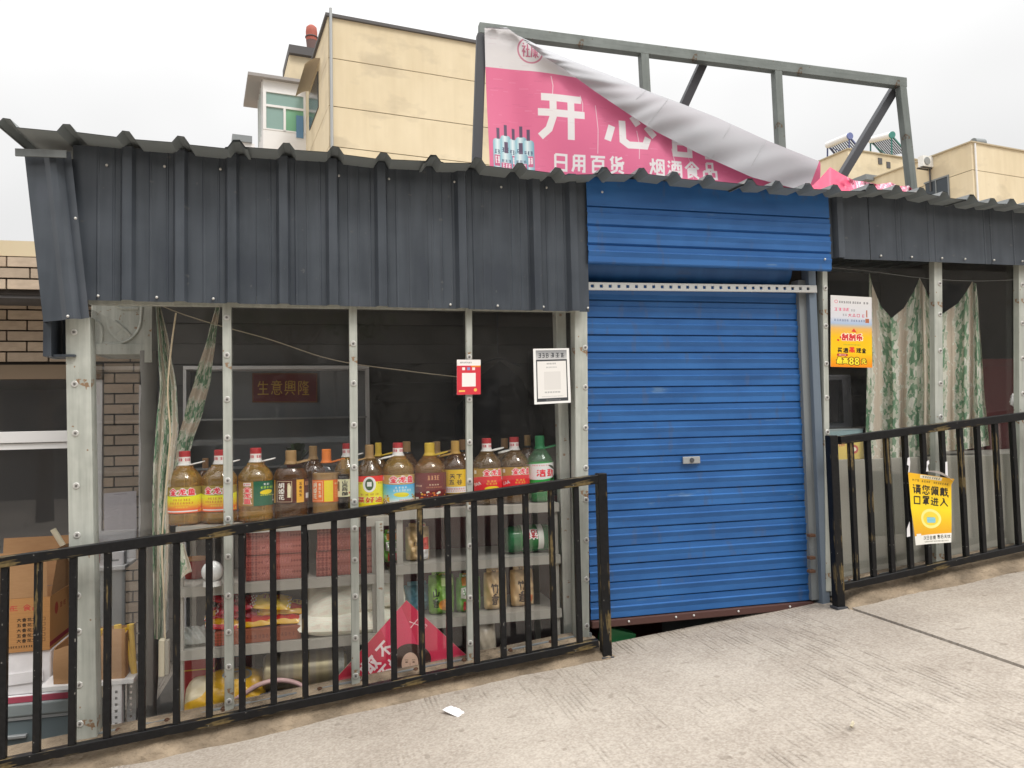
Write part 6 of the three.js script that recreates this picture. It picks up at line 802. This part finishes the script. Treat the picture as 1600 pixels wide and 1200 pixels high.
// red wall sign at the back of the shop
sheet('wall_sign', 'dark red wall sign with gold characters at the back of the shop', 'sign', [[394, 583], [496, 583], [496, 629], [394, 629]], -2.28, (g, w, h) => { fillAll(g, w, h, '#6a1512'); g.strokeStyle = '#8a6a24'; g.lineWidth = 6; g.strokeRect(8, 8, w - 16, h - 16); words(g, '生意興隆', w * 0.07, h * 0.24, h * 0.52, { lw: 12, colour: '#c9a13a', gap: 0.08, w: w * 0.19 }); }, 768, 340, { thick: 0.01 });
{ // what stands deep inside the shop
  const Z = -2.1, x0 = M(286, 600, Z).x, x1 = M(577, 600, Z).x, y1 = M(400, 577, Z).y, y0 = M(400, 735, Z).y, t = thing('display_cabinet', 'pale-framed display cabinet against the back wall under the red sign', 'cabinet', V((x0 + x1) / 2, -0.12, Z - 0.1));
  part('back', box(x0, x1, -0.11, y1, Z - 0.2, Z - 0.19), mat(lin(0.2, 0.21, 0.22), 0.6), t); part('frame', join([box(x0, x1, y1, y1 + 0.025, Z - 0.2, Z, 0.003), box(x0, x0 + 0.02, -0.11, y1 - 0.001, Z - 0.18, Z), box(x1 - 0.02, x1, -0.11, y1 - 0.001, Z - 0.18, Z)]), MT.white, t); for (const k of [0.02, 0.5]) part('shelf', box(x0 + 0.021, x1 - 0.021, lerp(y0, y1, k), lerp(y0, y1, k) + 0.012, Z - 0.18, Z - 0.01), MT.steel, t);
  part('glass_door', box(M(500, 600, Z).x, x1 - 0.022, lerp(y0, y1, 0.52), y1 - 0.005, Z - 0.012, Z - 0.006), MT.glass, t);
  const c = thing('counter_desk', 'dark counter deep inside the shop behind the oil bottles', 'counter', V(-0.1, -0.12, -1.4)); part('top', box(-0.75, 0.75, 1.0, 1.03, -1.65, -1.2, 0.004), MT.steelDark, c); part('front', box(-0.73, 0.73, -0.11, 0.998, -1.26, -1.24), MT.maroon, c);
  const hx = M(372, 650, -1.4).x; const cp = thing('flower_pot', 'dark red pot with a plant on the counter deep inside', 'plant', V(hx + 0.35, 1.03, -1.4)); part('pot', new THREE.LatheGeometry([[0.001, 0], [0.05, 0], [0.07, 0.1], [0.075, 0.11]].map((p) => new THREE.Vector2(...p)), 20).translate(hx + 0.35, 1.19, -1.4), MT.maroon, cp); part('saucer', new THREE.CylinderGeometry(0.07, 0.08, 0.155, 20).translate(hx + 0.35, 1.109, -1.4), MT.steelDark, cp); const lv = []; for (let k = 0; k < 26; k++) lv.push(new THREE.PlaneGeometry(0.03, 0.12).translate(0, 0.07, 0).rotateX(rr(-0.9, 0.9)).rotateY(rr(0, 6)).translate(hx + 0.35, 1.28, -1.4)); const lf = part('leaves', join(lv), mat(lin(0.04, 0.08, 0.03), 0.7), cp); lf.userData.kind = 'stuff';
  const a = M(276, 688, -0.6), b = M(548, 684, -0.6); const L = b.x - a.x, s = new THREE.Shape([[0, 0], [L, 0], [L, 0.03], [0, 0.03]].map((p) => new THREE.Vector2(...p))); for (let x = 0.03; x < L - 0.03; x += 0.05) { const o = new THREE.Path(); o.absarc(x, 0.015, 0.005, 0, 6.283, true); s.holes.push(o); } const rl = thing('slotted_rail', 'thin perforated steel rail crossing behind the oil bottles', 'rail', V(a.x, a.y, -0.6)); part('rail', boxUV(new THREE.ExtrudeGeometry(s, { depth: 0.003, bevelEnabled: false })).translate(a.x, a.y - 0.03, -0.6), MT.steelGrey, rl); part('support', join([box(a.x, a.x + 0.025, -0.12, a.y - 0.031, -0.615, -0.595), box(b.x - 0.025, b.x, -0.12, a.y - 0.031, -0.615, -0.595)]), MT.steelGrey, rl);
  const u = M(722, 640, -1.3); const cl = thing('added_silhouette', 'black coat standing in for the viewer mirrored in the glass, behind the third thin post', 'silhouette', V(M(780, 640, -1.3).x, 1.0, -1.3)); const cx = M(780, 640, -1.3).x, cw = M(848, 640, -1.3).x - cx; part('silhouette', grid(24, 16, (p, q) => { const e = p * 2 - 1, ww = cw * (0.55 + 0.45 * sstep(q, 0, 0.25)); return V(cx + e * ww, lerp(M(780, 565, -1.3).y, 0.9, q) - Math.abs(e) * 0.12 * (1 - q), -1.3 + 0.05 * (1 - e * e) + 0.012 * Math.sin(p * 20) * q); }), mat(lin(0.008, 0.008, 0.01), 0.9), cl); part('hanger', tube([V(cx - cw * 0.5, M(780, 572, -1.3).y, -1.3), V(cx, M(780, 560, -1.3).y, -1.3), V(cx + cw * 0.5, M(780, 572, -1.3).y, -1.3)], 0.006, 16, 6), MT.steelDark, cl); part('hook', bar(V(cx, M(780, 562, -1.3).y, -1.3), V(cx, 2.68, -1.3), 0.006, 0.006), MT.steelDark, cl);  // added black shape with hanger, imitating the viewer mirrored in the glass
}
// ------------------------------------------------------------------ left bay
{
  const Z = -0.75, a = M(142, 468, Z), b = M(230, 553, Z); const t = thing('pressed_metal_unit', 'dirty grey pressed-metal unit hung under the roof in the left bay', 'metal unit', V((a.x + b.x) / 2, b.y, Z - 0.15));
  part('casing', box(a.x, b.x, b.y, a.y, Z - 0.3, Z, 0.01), mat('#ffffff', 0.6, { map: galvC, metalness: 0.2 }), t); const R = (pts) => part('pressed_rib', tube(pts.map(([x, y]) => M(x, y, Z + 0.001)), 0.008, 24, 6), mat('#ffffff', 0.6, { map: galvC, metalness: 0.2 }), t);
  R([[146, 500], [158, 508], [160, 535]]); R([[160, 537], [190, 536], [206, 528], [218, 512], [222, 480]]); R([[180, 502], [192, 512], [205, 524]]); R([[182, 478], [190, 482], [216, 482]]); part('lower_flange', box(a.x, b.x + 0.01, b.y - 0.004, b.y + 0.05, Z + 0.002, Z + 0.012, 0.003), mat('#ffffff', 0.6, { map: galvC, metalness: 0.2 }), t);
  part('hanger', join([box(a.x + 0.02, a.x + 0.04, a.y, 2.68, Z - 0.2, Z - 0.18), box(b.x - 0.04, b.x - 0.02, a.y, 2.68, Z - 0.2, Z - 0.18)]), MT.steelDark, t);
}
const FZ = -0.42;
{ // low grey-blue chest, white-wrapped box, big carton
  const y0 = M(60, 1097, FZ).y, x1 = M(112, 1100, FZ).x; const f = thing('chest_freezer', 'grey-blue metal chest at the far left behind the railing', 'chest', V(x1 - 0.4, -0.14, FZ - 0.4));
  const fm = mat(lin(0.14, 0.175, 0.185), 0.5); part('body', box(x1 - 0.9, x1, -0.13, y0 - 0.075, FZ - 0.62, FZ - 0.012, 0.01), fm, f); part('lid', box(x1 - 0.92, x1 + 0.01, y0 - 0.06, y0, FZ - 0.64, FZ, 0.01), mat(lin(0.26, 0.29, 0.29), 0.45), f); part('trim', box(x1 - 0.91, x1 + 0.005, y0 - 0.074, y0 - 0.061, FZ - 0.63, FZ - 0.005), MT.steel, f); part('grip', box(x1 - 0.3, x1 - 0.18, y0 - 0.15, y0 - 0.135, FZ - 0.011, FZ + 0.012, 0.004), MT.steel, f);
  const w1 = M(76, 1050, FZ).x, wy = M(40, 1020, FZ).y; const mg = thing('magazine', 'pink and white printed sheet under the white-wrapped box', 'magazine', V(w1 - 0.1, y0, FZ - 0.15)); part('pages', box(w1 - 0.3, w1 + 0.1, y0 + 0.001, y0 + 0.028, FZ - 0.35, FZ - 0.01, 0.002), mat('#ffffff', 0.6, { map: paintTex(256, 64, (g, w, h) => { fillAll(g, w, h, '#cdb9bd'); g.fillStyle = '#b04a5e'; g.fillRect(0, 40, w, 24); fine(g, 10, 8, 236, 26, 12, '#a04a60'); }) }), mg); part('cover', box(w1 - 0.3, w1 + 0.1, y0 + 0.0285, y0 + 0.03, FZ - 0.35, FZ - 0.012), MT.paper, mg);
  const wb = thing('wrapped_box', 'white paper-wrapped box under the open brown carton', 'box', V(w1 - 0.13, y0 + 0.03, FZ - 0.18)); part('wrap', box(w1 - 0.27, w1, y0 + 0.031, wy - 0.002, FZ - 0.33, FZ - 0.03, 0.008), MT.paper, wb); part('paper_fold', bar(V(w1 - 0.24, y0 + 0.1, FZ - 0.026), V(w1 - 0.03, y0 + 0.11, FZ - 0.026), 0.05, 0.004), MT.paper, wb);
  const cx1 = M(76, 940, FZ).x, cy0 = wy, cyF = M(40, 936, FZ).y, cy1 = M(60, 862, FZ).y, wd = 0.3, dp = 0.28, cf = FZ - 0.02;
  const c = thing('open_carton', 'open brown cardboard carton with red and black lettering at far left', 'carton', V(cx1 - wd / 2, cy0, cf - dp / 2));
  const front = mat('#ffffff', 0.85, { map: paintTex(512, 512, (g, w, h) => { fillAll(g, w, h, '#b3824f'); for (let k = 0; k < 300; k++) { g.fillStyle = 'rgba(90,56,26,0.07)'; g.fillRect(0, rnd() * h, w, 1.5); } words(g, '食品', 320, 60, 62, { lw: 7, colour: '#b5443a' }); fine(g, 220, 66, 80, 50, 1, '#b5443a'); for (let k = 0; k < 5; k++) { words(g, k % 2 ? '五香花生' : '大香花生', 280, 190 + k * 50, 34, { lw: 5, gap: 0.06, colour: '#2a1c12' }); g.strokeStyle = '#2a1c12'; g.lineWidth = 3; g.strokeRect(452, 194 + k * 50, 26, 28); } fine(g, 200, 452, 250, 20, 14, '#2a1c12'); }) });
  part('front_panel', grid(1, 1, (u, v) => V(lerp(cx1 - wd, cx1, u), lerp(cy0, cyF, v), cf), (u, v) => [u, v]), front, c);
  const side = mat('#ffffff', 0.85, { map: paintTex(256, 512, (g, w, h) => { fillAll(g, w, h, '#b3824f'); g.fillStyle = '#8a2230'; g.fillRect(0, h * 0.86, w, h * 0.09); g.fillStyle = '#a0402e'; g.beginPath(); g.ellipse(80, 150, 22, 60, 0, 0, 7); g.fill(); fine(g, 120, 120, 90, 50, 2, '#8a3a26');  }) });
  part('side_panel', grid(1, 1, (u, v) => V(cx1, lerp(cy0, cyF, v), lerp(cf, cf - dp, u)), (u, v) => [u, v]), side, c);
  part('shell', join([box(cx1 - wd + 0.002, cx1 - 0.002, cy0, cy0 + 0.005, cf - dp, cf - 0.002), box(cx1 - wd, cx1 - 0.002, cy0 + 0.006, cyF, cf - dp - 0.003, cf - dp), box(cx1 - wd, cx1 - wd + 0.003, cy0 + 0.006, cyF, cf - dp + 0.001, cf - 0.004)]), MT.card, c);
  part('front_flap', grid(1, 1, (u, v) => V(lerp(cx1 - wd, cx1 - 0.012, u), lerp(cyF + 0.002, cy1, v), cf + 0.012 * v)), MT.card, c); part('side_flap', grid(1, 1, (u, v) => V(cx1 + 0.03 * v, lerp(cyF + 0.002, cy1 + 0.01, v), lerp(cf - 0.012, cf - dp, u))), MT.card, c); part('rear_flap', grid(1, 1, (u, v) => V(lerp(cx1 - wd, cx1, u), lerp(cyF + 0.002, cy1 + 0.03, v), cf - dp - 0.004 - 0.02 * v)), MT.card, c);
  const rp = M(87, 837, cf - 0.15); solo('paper_tube', new THREE.CylinderGeometry(0.013, 0.013, 0.3, 16).rotateZ(0.5).translate(rp.x + 0.06, rp.y - 0.1, cf - 0.15), MT.cream, 'cream paper tube sticking out of the open carton', 'tube', V(rp.x + 0.1, rp.y - 0.2, cf - 0.15));
}
{ // torn box with yellow-capped tubes, slotted angle, white cabinet
  const Z = -0.3, x0 = M(84, 1040, Z).x, x1 = M(196, 1030, Z).x, y0 = M(150, 1062, Z).y, y1 = M(150, 1000, Z).y, t = thing('torn_box', 'torn brown cardboard box holding yellow-capped tubes beside the corner post', 'box', V((x0 + x1) / 2, y0, Z - 0.1));
  part('front', grid(6, 4, (u, v) => V(lerp(x0, x1, u), lerp(y0 - 0.01 * Math.sin(u * 9), y1 + 0.05 * u - 0.03 * (1 - u) + 0.008 * Math.sin(u * 17), v), Z + 0.012 * Math.sin(v * 3) + 0.006 * Math.sin(u * 8))), MT.card, t); part('sides', join([box(x0, x0 + 0.004, y0, y1 - 0.02, Z - 0.2, Z - 0.004), box(x1 - 0.004, x1, y0, y1 + 0.02, Z - 0.2, Z - 0.004), box(x0, x1, y0 - 0.003, y0, Z - 0.2, Z)]), MT.card, t); part('rear', box(x0, x1, y0, y1 + 0.01, Z - 0.205, Z - 0.201), MT.cardIn, t);
  [[147, 977, 'leftmost yellow-capped tube in the torn box, at the corner post', -0.08], [155, 985, 'short yellow-capped tube beside the leftmost one in the torn box', -0.06], [184, 978, 'upright yellow-capped tube in the middle of the torn box', 0.05], [193, 984, 'leaning yellow-capped tube in front of the rightmost in the torn box', 0.22], [204, 977, 'rightmost yellow-capped tube in the torn box', 0.08]].forEach(([px, py, label, tl]) => { const q = M(px, py, Z - 0.06), s = thing('yellow_tube', label, 'tube', V(q.x, y0, Z - 0.06), 'yellow-capped tubes in the torn box'); const L = q.y - y0 - 0.005, mv = (g) => g.translate(0, -0.0, 0).rotateZ(tl).translate(q.x, q.y, Z - 0.06); part('tube', mv(new THREE.CylinderGeometry(0.013, 0.012, L, 14).translate(0, -L / 2 - 0.012, 0)), MT.yellow, s); part('cap', mv(new THREE.CylinderGeometry(0.0155, 0.0155, 0.018, 16).translate(0, -0.004, 0)), MT.yellow, s); });
  // what the torn box stands on
  const s = thing('white_stand', 'low white stand of slotted angle under the torn box', 'stand', V((x0 + x1) / 2, -0.14, Z - 0.1)); part('top', box(x0 - 0.05, x1 + 0.04, y0 - 0.022, y0 - 0.004, Z - 0.25, Z + 0.03), MT.white, s);
  const leg = (px, z) => { const w = 0.036, yb = -0.13, H = y0 - 0.024 - yb, sh = new THREE.Shape([[0, 0], [w, 0], [w, H], [0, H]].map((p) => new THREE.Vector2(...p))); for (let y = 0.02; y < H - 0.03; y += 0.028) { const o = new THREE.Path(); o.moveTo(0.012, y); o.lineTo(0.023, y); o.lineTo(0.023, y + 0.012); o.lineTo(0.012, y + 0.012); o.closePath(); sh.holes.push(o); } const q = M(px, 1090, z); part('slotted_leg', boxUV(new THREE.ExtrudeGeometry(sh, { depth: 0.003, bevelEnabled: false })).translate(q.x - w / 2, yb, z), MT.white, s); part('leg_flange', box(q.x + w / 2 + 0.0005, q.x + w / 2 + 0.004, yb, y0 - 0.024, z - 0.034, z + 0.003), MT.white, s); };
  leg(182, Z + 0.025); leg(205, Z - 0.22); part('basin', box(M(146, 1075, Z).x, M(164, 1075, Z).x, M(150, 1094, Z).y, y0 - 0.03, Z - 0.15, Z - 0.02, 0.01), MT.cream, s);
  const cz = -1.15, ca = M(143, 889, cz), cb = M(195, 889, cz), cab = thing('white_cabinet', 'white wall cabinet with an open shelf in the left bay', 'cabinet', V((ca.x + cb.x) / 2, -0.14, cz - 0.15)); part('panel', box(ca.x - 0.05, cb.x, -0.13, ca.y - 0.012, cz - 0.02, cz), mat(lin(0.42, 0.43, 0.42), 0.6), cab); part('shelf', box(ca.x - 0.05, cb.x + 0.005, ca.y - 0.01, ca.y + 0.008, cz - 0.25, cz + 0.02), MT.white, cab); part('back', box(ca.x - 0.05, cb.x, ca.y + 0.009, M(170, 838, cz).y, cz - 0.27, cz - 0.255), MT.white, cab); part('side', box(ca.x - 0.06, ca.x - 0.051, -0.13, M(170, 838, cz).y, cz - 0.27, cz), MT.white, cab);
  const bq = M(181, 886, cz - 0.05), bt = thing('medicine_box', 'small white paper box on the cabinet shelf', 'box', V(bq.x, ca.y + 0.009, cz - 0.07)); part('carton', box(bq.x - 0.045, bq.x + 0.045, ca.y + 0.009, ca.y + 0.08, cz - 0.11, cz - 0.03, 0.002), MT.paper, bt); part('stripe', box(bq.x - 0.03, bq.x + 0.02, ca.y + 0.03, ca.y + 0.04, cz - 0.0298, cz - 0.029), MT.steelGrey, bt);
  const rq = M(147, 876, cz - 0.05); solo('red_book', join([box(rq.x - 0.01, rq.x + 0.008, ca.y + 0.009, ca.y + 0.12, cz - 0.14, cz - 0.03), box(rq.x - 0.013, rq.x - 0.0105, ca.y + 0.009, ca.y + 0.124, cz - 0.142, cz - 0.028)]), MT.red, 'red book standing at the left of the cabinet shelf', 'book', V(rq.x, ca.y, cz - 0.08));
}
// ------------------------------------------------------------------ right bay, door gap, litter
{
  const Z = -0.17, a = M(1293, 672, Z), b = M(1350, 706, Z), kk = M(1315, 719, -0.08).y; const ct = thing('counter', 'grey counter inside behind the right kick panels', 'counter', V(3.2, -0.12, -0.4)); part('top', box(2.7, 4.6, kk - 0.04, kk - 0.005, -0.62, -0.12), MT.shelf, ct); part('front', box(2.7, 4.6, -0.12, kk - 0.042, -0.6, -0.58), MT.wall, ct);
  const y = kk - 0.004, h = 0.165, t = thing('yellow_carton', 'yellow printed carton with pale blue top, beside the shutter post', 'carton', V((a.x + b.x) / 2, y, Z - 0.1)); part('box', boxUVfit(new RoundedBoxGeometry(b.x - a.x, h, 0.2, 2, 0.003)).translate((a.x + b.x) / 2, y + h / 2, Z - 0.1), mat('#ffffff', 0.6, { map: paintTex(256, 128, (g, w, h2) => { fillAll(g, w, h2, '#d8bf5c'); g.fillStyle = '#8fa8ac'; g.fillRect(0, 0, w, 36); fine(g, 30, 52, 90, 18, 6, '#b8402e'); g.fillStyle = '#c2564e'; g.beginPath(); g.ellipse(180, 84, 36, 20, 0, 0, 7); g.fill(); g.fillStyle = '#efe6cc'; g.beginPath(); g.ellipse(180, 84, 22, 10, 0, 0, 7); g.fill(); }) }), t); part('lid', box(a.x - 0.002, b.x + 0.002, y + h + 0.0005, y + h + 0.006, Z - 0.202, Z + 0.002), mat(lin(0.3, 0.38, 0.4), 0.6), t);
  const m = thing('black_appliance', 'black appliance with a dark front standing on the yellow carton', 'appliance', V((a.x + b.x) / 2, y + h, Z - 0.2)); part('casing', box(a.x - 0.03, b.x + 0.02, y + h + 0.008, y + h + 0.32, Z - 0.4, Z - 0.1, 0.012), MT.steelDark, m); part('door', box(a.x - 0.01, b.x - 0.05, y + h + 0.04, y + h + 0.29, Z - 0.099, Z - 0.09, 0.004), phys(lin(0.01, 0.01, 0.012), 0.1), m);
  const rc = M(1575, 640, -0.7); const rk = thing('red_cupboard', 'dark red cupboard deep inside at the far right', 'cupboard', V(rc.x + 0.2, -0.12, -0.9)); part('body', box(rc.x - 0.22, rc.x + 0.9, -0.12, M(1560, 560, -0.7).y, -1.1, -0.72, 0.005), MT.maroon, rk); part('door', box(rc.x - 0.2, rc.x + 0.3, -0.08, M(1560, 572, -0.7).y, -0.7195, -0.7, 0.004), MT.maroon, rk);
  const wb = M(1586, 626, -0.1); bag('white_bag', 'small crumpled white bag against the glass at the right edge', 'bag', pillow(0.07, 0.075, 0.03, 16, 14, 0.25), MT.paper, V(wb.x, wb.y, -0.1), [0, 0.2, -0.3]);
  const gp = M(962, 1000, -0.16); const gc = thing('green_package', 'dark green package with white lettering under the raised shutter edge', 'package', V(gp.x, -0.12, -0.2)); part('box', boxUVfit(new RoundedBoxGeometry(0.16, gp.y + 0.2, 0.1, 2, 0.006)).rotateZ(-0.3).translate(gp.x - 0.07, (gp.y - 0.06) / 2, -0.16), mat('#ffffff', 0.5, { map: paintTex(256, 512, (g, w, h) => { fillAll(g, w, h, '#0f4a2c'); g.fillStyle = '#2e7a48'; g.fillRect(0, 0, w, 70); g.fillStyle = '#e8efe6'; g.font = 'bold 64px sans-serif'; g.fillText('on', 150, 150); }) }), gc);
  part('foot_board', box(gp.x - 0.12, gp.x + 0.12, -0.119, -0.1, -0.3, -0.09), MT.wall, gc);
  // litter
  const litter = (px, py, w, d, label, m = MT.paper) => { const dd = sight(px, py), n = V(-0.1, 1, 0), tt = V(0, 0.262, 0).sub(EYE).dot(n) / dd.dot(n), p = EYE.clone().addScaledVector(dd, tt); bag('paper_scrap', label, 'litter', pillow(w, d, 0.012, 14, 10, 0.45), m, V(p.x, p.y + 0.009, p.z), [-Math.PI / 2 + 0.12, 0.1, 0.7], 'litter on the pavement'); };
  litter(710, 1115, 0.055, 0.09, 'crumpled white paper scrap on the concrete before the left railing'); litter(1522, 906, 0.03, 0.03, 'tiny pale scrap at the foot of the right railing', MT.cream); litter(1332, 1136, 0.035, 0.01, 'tiny pale scrap on the bare concrete at lower right', MT.cream);
  const pq = M(60, 1196, 0.03); solo('white_pipe', join([new THREE.CylinderGeometry(0.022, 0.022, 0.3, 20, 1, true).rotateZ(Math.PI / 2 - 0.1), new THREE.CylinderGeometry(0.018, 0.018, 0.3, 20, 1, true).rotateZ(Math.PI / 2 - 0.1)].map((g) => g.translate(pq.x - 0.04, pq.y - 0.005, 0.03))), MT.cream, 'short white plastic pipe lying at the foot of the left railing', 'pipe', pq.clone());
}
renderer.render(scene, camera);
